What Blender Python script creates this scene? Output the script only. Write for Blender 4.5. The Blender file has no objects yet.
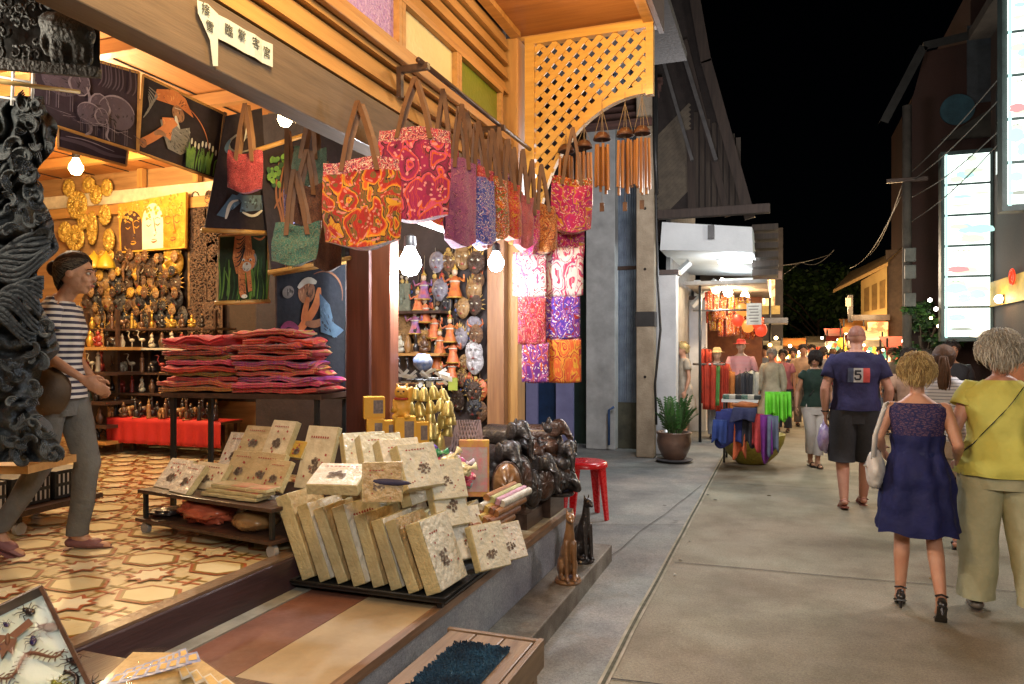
import bpy, bmesh, math, random
from mathutils import Vector, Matrix, noise
R = math.radians
rnd = random.Random(7)
scene = bpy.context.scene
COL = scene.collection
CT, ST, F = math.cos(R(19.9)), math.sin(R(19.9)), 740.0
CZ = 1.6

# ---- camera geometry used to survey the place: pixel -> world point on a chosen plane
def P(px, py, d):
    u = (px-512)/F*d
    return Vector((u*CT-d*ST, u*ST+d*CT, CZ+(350-py)/F*d))
def PX(px, py, X):
    k = (px-512)/F
    return P(px, py, X/(k*CT-ST))
def PY(px, py, Y):
    k = (px-512)/F
    return P(px, py, Y/(k*ST+CT))
def PZ(px, py, Z):
    return P(px, py, F*(CZ-Z)/(py-350))
def dep(p): return -p[0]*ST+p[1]*CT

# ---------------------------------------------------------------- materials
MC = {}
def _new(name):
    m = bpy.data.materials.new(name); m.use_nodes = True
    nt = m.node_tree; b = nt.nodes['Principled BSDF']
    return m, nt, b
def _n(nt, t, **k):
    n = nt.nodes.new(t)
    for a, v in k.items(): setattr(n, a, v)
    return n
def c4(c): return (c[0], c[1], c[2], 1)
def mat(name, c, rough=.6, c2=None, sc=6, bump=.15, bsc=40, metal=0, coat=0, det=6, stretch=(1,1,1), spec=.5, sheen=0):
    if name in MC: return MC[name]
    m, nt, b = _new(name); L = nt.links.new
    tc = _n(nt, 'ShaderNodeTexCoord'); mp = _n(nt, 'ShaderNodeMapping')
    mp.inputs['Scale'].default_value = stretch
    L(tc.outputs['Object'], mp.inputs[0])
    n1 = _n(nt, 'ShaderNodeTexNoise'); n1.inputs['Scale'].default_value = sc; n1.inputs['Detail'].default_value = det
    n1.inputs['Roughness'].default_value = .6
    L(mp.outputs[0], n1.inputs['Vector'])
    if c2 is None: c2 = tuple(x*.55 for x in c)
    rp = _n(nt, 'ShaderNodeValToRGB')
    rp.color_ramp.elements[0].position = .32; rp.color_ramp.elements[1].position = .68
    rp.color_ramp.elements[0].color = c4(c2); rp.color_ramp.elements[1].color = c4(c)
    L(n1.outputs[0], rp.inputs[0]); L(rp.outputs[0], b.inputs['Base Color'])
    n2 = _n(nt, 'ShaderNodeTexNoise'); n2.inputs['Scale'].default_value = bsc; n2.inputs['Detail'].default_value = 4
    L(mp.outputs[0], n2.inputs['Vector'])
    bp = _n(nt, 'ShaderNodeBump'); bp.inputs['Strength'].default_value = bump; bp.inputs['Distance'].default_value = .02
    L(n2.outputs[0], bp.inputs['Height']); L(bp.outputs[0], b.inputs['Normal'])
    mr = _n(nt, 'ShaderNodeMapRange'); mr.inputs['To Min'].default_value = max(.03, rough-.13); mr.inputs['To Max'].default_value = min(1, rough+.13)
    L(n2.outputs[0], mr.inputs[0]); L(mr.outputs[0], b.inputs['Roughness'])
    b.inputs['Metallic'].default_value = metal
    b.inputs['Coat Weight'].default_value = coat; b.inputs['Coat Roughness'].default_value = .12
    b.inputs['Specular IOR Level'].default_value = spec
    if sheen: b.inputs['Sheen Weight'].default_value = sheen
    MC[name] = m; return m
def emit(name, c, s, c2=None, sc=3):
    if name in MC: return MC[name]
    m, nt, b = _new(name)
    b.inputs['Base Color'].default_value = c4([x*.08 for x in c]); b.inputs['Emission Color'].default_value = c4(c)
    b.inputs['Emission Strength'].default_value = s
    if c2:
        tc = _n(nt, 'ShaderNodeTexCoord'); n1 = _n(nt, 'ShaderNodeTexNoise'); n1.inputs['Scale'].default_value = sc
        n1.inputs['Detail'].default_value = 4
        rp = _n(nt, 'ShaderNodeValToRGB'); rp.color_ramp.elements[0].position = .42; rp.color_ramp.elements[1].position = .55
        rp.color_ramp.elements[0].color = c4(c2); rp.color_ramp.elements[1].color = c4(c)
        nt.links.new(tc.outputs['Object'], n1.inputs[0]); nt.links.new(n1.outputs[0], rp.inputs[0])
        nt.links.new(rp.outputs[0], b.inputs['Emission Color'])
    MC[name] = m; return m
def wood(name, c, c2, rough=.45, axis=1, coat=.1, sc=5, bump=.12):
    st = [9, 9, 9]; st[axis] = .7
    return mat(name, c, rough, c2, sc=sc*.6, bump=bump, bsc=14, stretch=tuple(x*1.0 for x in st), coat=coat)
def paisley(name, cols, sc=7, rough=.8, dark=(.05,.01,.03)):
    """printed or embroidered cloth: warped cells with concentric rings, small flowers and stitches"""
    if name in MC: return MC[name]
    m, nt, b = _new(name); L = nt.links.new
    tc = _n(nt, 'ShaderNodeTexCoord')
    nz = _n(nt, 'ShaderNodeTexNoise'); nz.inputs['Scale'].default_value = sc*.45
    L(tc.outputs['UV'], nz.inputs['Vector'])
    mx = _n(nt, 'ShaderNodeMix', data_type='VECTOR'); mx.inputs['Factor'].default_value = .30
    L(tc.outputs['UV'], mx.inputs[4]); L(nz.outputs['Color'], mx.inputs[5])
    def ramp(src, stops, const=True):
        r = _n(nt, 'ShaderNodeValToRGB'); cr = r.color_ramp
        cr.interpolation = 'CONSTANT' if const else 'LINEAR'
        while len(cr.elements) > 1: cr.elements.remove(cr.elements[-1])
        for i, (p, c) in enumerate(stops):
            e = cr.elements[0] if i == 0 else cr.elements.new(p)
            e.position = p; e.color = c4(c)
        L(src, r.inputs[0]); return r
    v1 = _n(nt, 'ShaderNodeTexVoronoi'); v1.inputs['Scale'].default_value = sc; v1.inputs['Randomness'].default_value = .9
    el = _n(nt, 'ShaderNodeMapping'); el.inputs['Scale'].default_value = (1.25,.7,1); el.inputs['Rotation'].default_value = (0,0,.5)
    L(mx.outputs[1], el.inputs[0]); L(el.outputs[0], v1.inputs['Vector'])
    # ring pattern
    mm = _n(nt, 'ShaderNodeMath', operation='MULTIPLY'); mm.inputs[1].default_value = 2.3
    L(v1.outputs['Distance'], mm.inputs[0])
    fr = _n(nt, 'ShaderNodeMath', operation='FRACT'); L(mm.outputs[0], fr.inputs[0])
    k = len(cols)
    r1 = ramp(fr.outputs[0], [(0, cols[0]), (.22, cols[1 % k]), (.34, cols[2 % k]), (.5, dark), (.58, cols[3 % k]), (.8, cols[0])])
    # per cell colour
    sp = _n(nt, 'ShaderNodeSeparateColor'); L(v1.outputs['Color'], sp.inputs[0])
    r2 = ramp(sp.outputs[0], [(0, cols[0]), (.3, cols[1 % k]), (.55, cols[2 % k]), (.75, cols[3 % k])])
    v2 = _n(nt, 'ShaderNodeTexVoronoi'); v2.inputs['Scale'].default_value = sc*3.3
    L(mx.outputs[1], v2.inputs['Vector'])
    r3 = ramp(v2.outputs['Distance'], [(0, (1,1,1)), (.28, (0,0,0))])
    w = _n(nt, 'ShaderNodeTexWave'); w.inputs['Scale'].default_value = sc*.8; w.inputs['Distortion'].default_value = 9
    w.inputs['Detail'].default_value = 2
    L(tc.outputs['UV'], w.inputs['Vector'])
    r4 = ramp(w.outputs[0], [(0, (0,0,0)), (.62, (1,1,1)), (.8, (0,0,0))])
    a = _n(nt, 'ShaderNodeMix', data_type='RGBA'); L(r4.outputs[0], a.inputs[0]); L(r1.outputs[0], a.inputs[6]); L(r2.outputs[0], a.inputs[7])
    bb = _n(nt, 'ShaderNodeMix', data_type='RGBA'); L(r3.outputs[0], bb.inputs[0]); L(a.outputs[2], bb.inputs[6])
    bb.inputs[7].default_value = c4(cols[-1])
    gg = _n(nt, 'ShaderNodeGamma'); gg.inputs[1].default_value = 1.45; L(bb.outputs[2], gg.inputs[0]); L(gg.outputs[0], b.inputs['Base Color'])
    b.inputs['Roughness'].default_value = rough
    n2 = _n(nt, 'ShaderNodeTexNoise'); n2.inputs['Scale'].default_value = 90; L(tc.outputs['UV'], n2.inputs[0])
    ad = _n(nt, 'ShaderNodeMath', operation='ADD'); L(n2.outputs[0], ad.inputs[0]); L(fr.outputs[0], ad.inputs[1])
    bp = _n(nt, 'ShaderNodeBump'); bp.inputs['Strength'].default_value = .35; bp.inputs['Distance'].default_value = .006
    L(ad.outputs[0], bp.inputs['Height']); L(bp.outputs[0], b.inputs['Normal'])
    b.inputs['Sheen Weight'].default_value = .2
    MC[name] = m; return m
def flat(name, c, rough=.6, **k): return mat(name, c, rough, tuple(x*.8 for x in c), bump=.05, **k)
def stripes(name, ca, cb, freq, duty=.5, rough=.8, axis=2):
    if name in MC: return MC[name]
    m, nt, b = _new(name); L = nt.links.new
    tc = _n(nt, 'ShaderNodeTexCoord'); sx = _n(nt, 'ShaderNodeSeparateXYZ'); L(tc.outputs['Object'], sx.inputs[0])
    mm = _n(nt, 'ShaderNodeMath', operation='MULTIPLY'); mm.inputs[1].default_value = freq; L(sx.outputs[axis], mm.inputs[0])
    fr = _n(nt, 'ShaderNodeMath', operation='FRACT'); L(mm.outputs[0], fr.inputs[0])
    gt = _n(nt, 'ShaderNodeMath', operation='GREATER_THAN'); gt.inputs[1].default_value = duty; L(fr.outputs[0], gt.inputs[0])
    mx = _n(nt, 'ShaderNodeMix', data_type='RGBA'); L(gt.outputs[0], mx.inputs[0])
    mx.inputs[6].default_value = c4(ca); mx.inputs[7].default_value = c4(cb); L(mx.outputs[2], b.inputs['Base Color'])
    b.inputs['Roughness'].default_value = rough
    MC[name] = m; return m

# ---------------------------------------------------------------- mesh builder
class MB:
    def __init__(s): s.v = []; s.f = []; s.m = []; s.uv = []; s.M = None
    def at(s, loc=(0,0,0), rot=(0,0,0), sc=1):
        from mathutils import Euler
        s.M = Matrix.Translation(loc) @ Euler(rot).to_matrix().to_4x4() @ (Matrix.Scale(sc, 4) if not hasattr(sc, '__len__') else Matrix.Diagonal((*sc, 1)))
        return s
    def mx(s, M): s.M = M; return s
    def av(s, pts):
        i = len(s.v)
        for p in pts:
            p = Vector(p)
            if s.M is not None: p = s.M @ p
            s.v.append(p)
        return i
    def face(s, idx, m=0, uv=None):
        s.f.append(tuple(idx)); s.m.append(m); s.uv.append(uv)
    def poly(s, pts, m=0, uv=None):
        i = s.av(pts); s.face(range(i, i+len(pts)), m, uv or ([(0,0),(1,0),(1,1),(0,1)] if len(pts) == 4 else None)); return s
    def box(s, c, sz, m=0, rz=0, rx=0, ry=0):
        from mathutils import Euler
        E = Euler((rx, ry, rz)).to_matrix(); c = Vector(c); h = [x/2 for x in sz]
        pts = [c + E @ Vector((x*h[0], y*h[1], z*h[2])) for x in (-1,1) for y in (-1,1) for z in (-1,1)]
        i = s.av(pts)
        X, Y, Z = sz
        for q, (a, b) in (((0,1,3,2),(Z,Y)), ((4,6,7,5),(Y,Z)), ((0,4,5,1),(X,Z)), ((2,3,7,6),(Z,X)), ((0,2,6,4),(Y,X)), ((1,5,7,3),(X,Y))):
            s.face([i+k for k in q], m, [(0,0),(a,0),(a,b),(0,b)])
        return s
    def span(s, a, b, m=0):
        a = Vector(a); b = Vector(b); return s.box((a+b)/2, [abs(x) for x in (b-a)], m)
    def grid(s, fn, nu, nv, m=0, uvs=(1,1), mf=None):
        pts = [fn(i/nu, j/nv) for j in range(nv+1) for i in range(nu+1)]
        o = s.av(pts)
        for j in range(nv):
            for i in range(nu):
                a = o+j*(nu+1)+i
                u0, u1, v0, v1 = i/nu*uvs[0], (i+1)/nu*uvs[0], j/nv*uvs[1], (j+1)/nv*uvs[1]
                s.face((a, a+1, a+nu+2, a+nu+1), mf((i+.5)/nu, (j+.5)/nv) if mf else m, [(u0,v0),(u1,v0),(u1,v1),(u0,v1)])
        return s
    def tube(s, pts, r, n=8, m=0, caps=True, ref=(0,1,0), ry=None, uvl=1):
        pts = [Vector(p) for p in pts]; k = len(pts)
        rs = r if hasattr(r, '__len__') else [r]*k
        rys = ry if hasattr(ry, '__len__') else ([ry]*k if ry is not None else rs)
        rings = []
        for i, p in enumerate(pts):
            t = (pts[min(i+1, k-1)]-pts[max(i-1, 0)])
            t = t.normalized() if t.length > 1e-9 else Vector((0,0,1))
            sd = t.cross(Vector(ref))
            if sd.length < 1e-3: sd = t.cross(Vector((1,.01,0)))
            sd.normalize(); up = sd.cross(t)
            rings.append([p+sd*math.cos(2*math.pi*j/n)*rs[i]+up*math.sin(2*math.pi*j/n)*rys[i] for j in range(n)])
        o = s.av([q for g in rings for q in g])
        for i in range(k-1):
            for j in range(n):
                a = o+i*n+j; b = o+i*n+(j+1) % n
                s.face((a, b, b+n, a+n), m, [(j/n, i/k*uvl), ((j+1)/n, i/k*uvl), ((j+1)/n, (i+1)/k*uvl), (j/n, (i+1)/k*uvl)])
        if caps:
            s.face([o+j for j in reversed(range(n))], m); s.face([o+(k-1)*n+j for j in range(n)], m)
        return s
    def cap(s, a, b, ra, rb=None, n=12, m=0, ref=(0,1,0), flat=1.0, st=5):
        """closed tapered capsule"""
        a = Vector(a); b = Vector(b); rb = ra if rb is None else rb
        t = (b-a); L = t.length; t = t.normalized() if L > 1e-9 else Vector((0,0,1))
        pts = []; rr = []
        for i in range(4):
            an = math.pi/2*(1-i/4); pts.append(a-t*ra*math.sin(an)); rr.append(max(ra*math.cos(an), ra*.08))
        for i in range(st+1):
            w = i/st; pts.append(a.lerp(b, w)); rr.append(ra+(rb-ra)*w)
        for i in range(1, 5):
            an = math.pi/2*i/4; pts.append(b+t*rb*math.sin(an)); rr.append(max(rb*math.cos(an), rb*.08))
        # explicit tangent keeps the frame even
        sd = t.cross(Vector(ref))
        if sd.length < 1e-3: sd = t.cross(Vector((1,.01,0)))
        sd.normalize(); up = sd.cross(t); k = len(pts)
        o = s.av([p+sd*math.cos(2*math.pi*j/n)*q+up*math.sin(2*math.pi*j/n)*q*flat for p, q in zip(pts, rr) for j in range(n)])
        for i in range(k-1):
            for j in range(n):
                x = o+i*n+j; y = o+i*n+(j+1) % n; s.face((x, y, y+n, x+n), m)
        s.face([o+j for j in reversed(range(n))], m); s.face([o+(k-1)*n+j for j in range(n)], m)
        return s
    def ball(s, c, r, n=12, m=0, k=8, nz=0, nsc=3, seed=0):
        c = Vector(c); r = r if hasattr(r, '__len__') else (r, r, r)
        rows = []
        for i in range(k+1):
            th = math.pi*i/k
            for j in range(n):
                ph = 2*math.pi*j/n
                d = Vector((math.sin(th)*math.cos(ph), math.sin(th)*math.sin(ph), math.cos(th)))
                q = 1+(nz*noise.noise(d*nsc+Vector((seed*7.1, seed*3.3, 0))) if nz else 0)
                rows.append(c+Vector((d.x*r[0], d.y*r[1], d.z*r[2]))*q)
        o = s.av(rows)
        for i in range(k):
            for j in range(n):
                a = o+i*n+j; b = o+i*n+(j+1) % n
                s.face((a, a+n, b+n, b), m, [(j/n, i/k), (j/n, (i+1)/k), ((j+1)/n, (i+1)/k), ((j+1)/n, i/k)])
        return s
    def lathe(s, prof, c=(0,0,0), n=20, m=0, cap=True):
        c = Vector(c)
        o = s.av([c+Vector((r*math.cos(2*math.pi*j/n), r*math.sin(2*math.pi*j/n), z)) for r, z in prof for j in range(n)])
        for i in range(len(prof)-1):
            for j in range(n):
                a = o+i*n+j; b = o+i*n+(j+1) % n; s.face((a, b, b+n, a+n), m, [(j/n, i), ((j+1)/n, i), ((j+1)/n, i+1), (j/n, i+1)])
        if cap:
            s.face([o+j for j in reversed(range(n))], m); s.face([o+(len(prof)-1)*n+j for j in range(n)], m)
        return s
    def ribbon(s, pts, w, m=0, side=None, th=0):
        pts = [Vector(p) for p in pts]; k = len(pts)
        ws = w if hasattr(w, '__len__') else [w]*k; o = []
        for i, p in enumerate(pts):
            t = pts[min(i+1, k-1)]-pts[max(i-1, 0)]
            sd = Vector(side) if side is not None else t.cross(Vector((0,0,1)))
            if sd.length < 1e-6: sd = Vector((1,0,0))
            sd.normalize(); o += [p-sd*ws[i]/2, p+sd*ws[i]/2]
        b = s.av(o)
        for i in range(k-1):
            s.face((b+2*i, b+2*i+1, b+2*i+3, b+2*i+2), m, [(0, i/k), (1, i/k), (1, (i+1)/k), (0, (i+1)/k)])
        return s
    def build(s, name, mats, parent=None, smooth=False, world=False, bevel=0, solid=0):
        me = bpy.data.meshes.new(name); me.from_pydata([tuple(v) for v in s.v], [], s.f)
        if not isinstance(mats, (list, tuple)): mats = [mats]
        for x in mats: me.materials.append(x)
        me.polygons.foreach_set('material_index', s.m)
        if any(u for u in s.uv):
            ul = me.uv_layers.new(name='uv'); dat = []
            for f, u in zip(s.f, s.uv):
                if u and len(u) == len(f): dat += [q for t in u for q in t]
                else: dat += [0.0]*(2*len(f))
            ul.data.foreach_set('uv', dat)
        if smooth is not False:
            me.polygons.foreach_set('use_smooth', [True]*len(s.f))
        me.update()
        if smooth == 'auto': me.set_sharp_from_angle(angle=R(40))
        o = bpy.data.objects.new(name, me); COL.objects.link(o)
        if parent is not None:
            o.parent = parent
            if world:
                o.matrix_parent_inverse = WM(parent).inverted()
        if bevel:
            md = o.modifiers.new('b', 'BEVEL'); md.width = bevel; md.segments = 2; md.limit_method = 'ANGLE'
        if solid:
            md = o.modifiers.new('s', 'SOLIDIFY'); md.thickness = solid; md.offset = 0
        return o
def WM(o):
    M = o.matrix_basis.copy()
    if o.parent is not None: M = WM(o.parent) @ o.matrix_parent_inverse @ M
    return M
def bake(o, voxel, smooth=4, fac=.5):
    """union the overlapping closed pieces of a body into one continuous surface"""
    md = o.modifiers.new('r', 'REMESH'); md.mode = 'VOXEL'; md.voxel_size = voxel; md.use_smooth_shade = True
    if smooth:
        m2 = o.modifiers.new('s', 'SMOOTH'); m2.factor = fac; m2.iterations = smooth
    bpy.context.view_layer.update()
    ev = o.evaluated_get(bpy.context.evaluated_depsgraph_get())
    me = bpy.data.meshes.new_from_object(ev); mats = [x for x in o.data.materials]
    o.modifiers.clear(); o.data = me
    if not me.materials:
        for x in mats: me.materials.append(x)
    me.polygons.foreach_set('use_smooth', [True]*len(me.polygons)); return o
def thing(name, label, cat, loc=(0,0,0), rz=0, group=None, rot=None):
    o = bpy.data.objects.new(name, None); o.empty_display_size = .1; COL.objects.link(o)
    o.location = loc; o.rotation_euler = rot or (0,0,rz); o['label'] = label; o['category'] = cat
    if group: o['group'] = group
    return o
def tag(o, label, cat, group=None):
    o['label'] = label; o['category'] = cat
    if group: o['group'] = group
    return o
def struct(o): o['kind'] = 'structure'; return o
KIDS = {}
def dup(root, loc, rz=None, label=None, group=None, scale=None, mats=None, rot=None):
    c = root.copy(); COL.objects.link(c); c.location = loc
    if rz is not None: c.rotation_euler = (0,0,rz)
    if rot is not None: c.rotation_euler = rot
    if scale is not None: c.scale = (scale,)*3 if not hasattr(scale, '__len__') else scale
    if label: c['label'] = label
    if group: c['group'] = group
    def kids(a, b):
        for ch in [k for k in list(COL.objects) if k.parent == a] if a not in KIDS else KIDS[a]:
            q = ch.copy(); COL.objects.link(q); q.parent = b; kids(ch, q)
    kids(root, c)
    if mats:
        for sl, mm in mats.items():
            c.material_slots[sl].link = 'OBJECT'; c.material_slots[sl].material = mm
    return c
def cache(root):
    def rec(a):
        KIDS[a] = [k for k in COL.objects if k.parent == a]
        for k in KIDS[a]: rec(k)
    rec(root)
ORD = 'first second third fourth fifth sixth seventh eighth ninth tenth eleventh twelfth thirteenth fourteenth fifteenth sixteenth seventeenth eighteenth nineteenth twentieth'.split()
def lamp(name, loc, w, c, r=.05, parent=None):
    l = bpy.data.lights.new(name, 'POINT'); l.energy = w; l.color = c; l.shadow_soft_size = r
    o = bpy.data.objects.new(name, l); COL.objects.link(o); o.location = loc; return o
WARM, AMB, COOL, NEU = (1,.62,.28), (1,.5,.16), (.8,.92,1), (1,.86,.72)

# common materials
DKWOOD = wood('dark wood', (.075,.04,.028), (.03,.016,.012), .4)
TEAK = wood('teak', (.50,.27,.08), (.34,.17,.05), .5)
TEAKZ = wood('teak upright', (.50,.27,.08), (.34,.17,.05), .5, axis=2)
TEAKX = wood('teak across', (.50,.27,.08), (.34,.17,.05), .5, axis=0)
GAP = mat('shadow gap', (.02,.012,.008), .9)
BLACKM = mat('black painted metal', (.02,.02,.02), .45)
BRONZE = mat('carved bronze black', (.060,.072,.080), .6, (.016,.022,.028), sc=9, bump=.7, bsc=70, spec=.3)
ROPE = mat('thin cord', (.35,.26,.16), .9)
WHITEP = mat('white paint', (.72,.74,.72), .6, (.5,.53,.52), sc=3)
# ================================================================ ground and street
def slabmat(name, a, b, sc, stain):
    m, nt, bs = _new(name); L = nt.links.new
    tc = _n(nt, 'ShaderNodeTexCoord')
    def nz(s, d=8, r=.65):
        n = _n(nt, 'ShaderNodeTexNoise'); n.inputs['Scale'].default_value = s; n.inputs['Detail'].default_value = d; n.inputs['Roughness'].default_value = r
        L(tc.outputs['Object'], n.inputs[0]); return n
    def rp(src, p0, c0, p1, c1):
        r = _n(nt, 'ShaderNodeValToRGB'); e = r.color_ramp.elements
        e[0].position = p0; e[0].color = c4(c0); e[1].position = p1; e[1].color = c4(c1); L(src, r.inputs[0]); return r
    def mul(x, y, mode='MULTIPLY', f=1):
        k = _n(nt, 'ShaderNodeMix', data_type='RGBA', blend_type=mode); k.inputs[0].default_value = f
        L(x, k.inputs[6]); L(y, k.inputs[7]); return k.outputs[2]
    base = rp(nz(sc).outputs[0], .35, b, .65, a)
    st = rp(nz(1.1, 5, .7).outputs[0], .36, stain, .6, (1,1,1))
    gr = rp(nz(70, 4, .8).outputs[0], .3, (.6,.6,.6), .7, (1.25,1.25,1.25))
    tn = rp(nz(.8, 4, .6).outputs[0], .35, (1.06,.98,.90), .65, (.94,1.0,.92)); o1 = mul(mul(mul(base.outputs[0], st.outputs[0]), gr.outputs[0]), tn.outputs[0])
    sp = rp(nz(160, 3, .9).outputs[0], .36, (.55,.55,.55), .5, (1,1,1)); o2 = mul(o1, sp.outputs[0]); L(o2, bs.inputs['Base Color'])
    bp = _n(nt, 'ShaderNodeBump'); bp.inputs['Strength'].default_value = .35; bp.inputs['Distance'].default_value = .01
    L(nz(45, 8, .75).outputs[0], bp.inputs['Height']); L(bp.outputs[0], bs.inputs['Normal'])
    rr = _n(nt, 'ShaderNodeMapRange'); rr.inputs['To Min'].default_value = .5; rr.inputs['To Max'].default_value = .85
    L(nz(3).outputs[0], rr.inputs[0]); L(rr.outputs[0], bs.inputs['Roughness'])
    MC[name] = m; return m
ROAD = slabmat('street concrete', (.33,.30,.24), (.24,.215,.165), 1.6, (.66,.64,.58))
WALK = slabmat('forecourt concrete', (.38,.38,.38), (.24,.25,.26), 1.3, (.60,.62,.66))
g = MB().span((-40,-8,-.12), (40,90,-.02)).build('ground', mat('ground soil', (.12,.10,.08), .9)); struct(g)
g = MB().grid(lambda u, v: Vector((-.775+u*4.2, -6+v*76, 0)), 4, 60).build('street', ROAD); struct(g)
g = MB().grid(lambda u, v: Vector((-9+u*8.185, -6+v*30, -.004)), 4, 20).build('forecourt', WALK); struct(g)
# gutter strip between the two pours
mb = MB(); ys = [-6+i*.35 for i in range(90)]
def gx(y): return -.795+.012*noise.noise(Vector((0, y*.8, 3)))
for a, b in zip(ys, ys[1:]):
    mb.poly([(gx(a)-.028,a,.004),(gx(a)+.024,a,.004),(gx(b)+.024,b,.004),(gx(b)-.028,b,.004)], 0)
    mb.poly([(gx(a)-.010,a,.008),(gx(a)+.008,a,.008),(gx(b)+.008,b,.008),(gx(b)-.010,b,.008)], 1)
o = mb.build('street_joint', [mat('pale gutter mortar', (.42,.37,.30), .8, (.22,.22,.15), sc=5), mat('gutter crack', (.10,.10,.07), .9, (.05,.05,.03), sc=20)]); struct(o)
mb = MB()
def crack(p0, p1, w=.012, k=14, amp=.03, sd=0):
    pts = []
    for i in range(k+1):
        t = i/k; q = Vector(p0).lerp(Vector(p1), t); q += Vector((noise.noise(Vector((t*5, sd, 0))), noise.noise(Vector((t*5, sd, 9))), 0))*amp
        pts.append((q.x, q.y, .006))
    mb.ribbon(pts, [w*(.5+.5*abs(noise.noise(Vector((i*.9, sd, 4))))+.2) for i in range(k+1)], 0)
for y in (3.55, 5.65, 9.2, 13.4, 17.8, 23): crack((-.77,y,0), (3.2,y+.12,0), .013, 22, .035, y)
for y in (6.9, 10.4): crack((-.82,y,0), (-3.4,y-.9,0), .011, 14, .02, y)
crack((-1.25,5.6,0), (-.86,9.0,0), .008, 12, .03, 1.2)
o = mb.build('street_crack', mat('slab joint', (.075,.065,.055), .95)); struct(o)

r = random.Random(44)
LIT = [mat('dry leaf', (.25,.16,.06), .8), mat('paper scrap', (.55,.52,.45), .8), mat('gum spot', (.07,.065,.06), .8)]
for i in range(16):
    x, y = r.choice((r.uniform(-.78,-.6), r.uniform(-1.15,-.85), r.uniform(-.7,2.6))), r.uniform(2.8,12); a = r.uniform(0,6.28); k = r.choice((0,1,2,2)); w = r.uniform(.008,.018); l = w*r.uniform(1.2,2.2)
    o = MB().mx(Matrix.Translation((x,y,.010)) @ Matrix.Rotation(a,4,'Z')).grid(lambda u, v: Vector(((u-.5)*w*2*math.sin(math.pi*min(max(v,.06),.94)), (v-.5)*l*2, .006*math.sin(u*3+v*4)*(k < 2))), 3, 5).build(['dry_leaf','dry_leaf','gum_spot'][k] if k != 1 else 'paper_scrap', LIT[k], smooth=True)
    tag(o, ['small dry leaf lying on the concrete lane','pale scrap of paper lying on the concrete lane','dark gum spot trodden into the concrete lane'][k], ['leaf','paper scrap','gum spot'][k], ['dry leaves on the lane','paper scraps on the lane','gum spots on the lane'][k])
# ================================================================ plinth and steps of the shop
CONC = slabmat('plinth render', (.42,.43,.50), (.30,.31,.38), 2.5, (.7,.7,.75))
STEPM = slabmat('step concrete', (.34,.33,.31), (.17,.15,.13), 2.2, (.5,.42,.36))
YE = 5.15
o = MB().span((-1.20,-3,-.01), (-1.452,5.55,.12)).build('step', STEPM, bevel=.008); struct(o)
o = MB().span((-1.45,-3,-.01), (-8,YE,.43)).build('plinth', CONC, bevel=.006); struct(o)
BEI = mat('beige screed', (.38,.30,.18), .7, (.26,.20,.12), sc=3, bump=.1)
o = MB().span((-1.445,-3,.432), (-1.79,YE,.46)).build('plinth_ledge', BEI, bevel=.004); struct(o)
o = MB().span((-1.40,-3,.425), (-1.442,YE,.463)).build('plinth_edge_board', wood('plinth edge board', (.24,.14,.08), (.12,.07,.04), .5)); struct(o)
o = MB().span((-1.793,-3,.432), (-2.10,YE,.458)).build('step_tile_strip', mat('terracotta strip', (.19,.08,.05), .6, (.11,.045,.03), sc=4, bump=.1)); struct(o)
o = MB().span((-2.103,-3,.432), (-2.178,YE,.463)).build('step_grey_strip', mat('grey grout strip', (.30,.30,.26), .7)); struct(o)
o = MB().span((-2.18,-3,.432), (-2.245,YE,.612)).build('step_riser', wood('riser wood', (.055,.03,.035), (.03,.016,.02), .4), bevel=.006); struct(o)

# tiled floor: cream tiles with rust bordered stars and olive interlaced bands
TZ = .608
mb = MB(); mb.span((-2.246,-3,.432), (-9,6.3,TZ), 0)
p = .392; x0, y0 = -2.596, 2.12
def flatpoly(pts, z, m): mb.poly([(a, b, TZ+z) for a, b in pts], m)
def band(x1, y1, x2, y2, w, z, m):
    d = Vector((x2-x1, y2-y1)); n = Vector((-d.y, d.x)).normalized()*w/2
    flatpoly([(x1+n.x,y1+n.y),(x1-n.x,y1-n.y),(x2-n.x,y2-n.y),(x2+n.x,y2+n.y)], z, m)
for i in range(-16, 2):
    for j in range(-7, 11):
        cx, cy = x0+i*p, y0+j*p
        if cx > -2.32 or cx < -8.8 or cy > 6 or cy < .2: continue
        def star(r1, r2, z, m, n=8):
            pts = [(cx+(r1 if k % 2 == 0 else r2)*math.cos(math.pi*k/n+.39), cy+(r1 if k % 2 == 0 else r2)*math.sin(math.pi*k/n+.39)) for k in range(2*n)]
            for k in range(2*n):
                a, b = pts[k], pts[(k+1) % (2*n)]; mb.poly([(cx,cy,TZ+z),(a[0],a[1],TZ+z),(b[0],b[1],TZ+z)], m)
        h = p/2; E = .0008
        for q in (-.020, .020):                      # double bars joining the large tiles
            band(cx+h, cy+q-h, cx+h, cy+q+h, .001, 0, 0) if 0 else None
            band(cx+q, cy+.09, cx+q, cy+p-.09, .015, E, 3 if q < 0 else 1); band(cx+.10, cy+q, cx+p-.10, cy+q, .015, 2*E, 1 if q < 0 else 3)
        for q in (-.035, .035):
            band(cx-.055, cy+h+q, cx+.055, cy+h+q, .016, 3*E, 3 if q > 0 else 1); band(cx+h+q, cy-.055, cx+h+q, cy+.055, .016, 4*E, 1 if q > 0 else 3)
        def octa(r, z, m):
            k8 = [(cx+h+r*1.28*math.cos(math.pi*k/3), cy+h+r*.92*math.sin(math.pi*k/3)) for k in range(6)]; flatpoly(k8, z, m)
        octa(.122, 5*E, 1); octa(.108, 6*E, 3); octa(.095, 7*E, 4)
        star(.112, .074, 8*E, 1); star(.085, .054, 9*E, 2)
gl = dict(coat=.25, bump=0, bsc=1.5)
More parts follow.
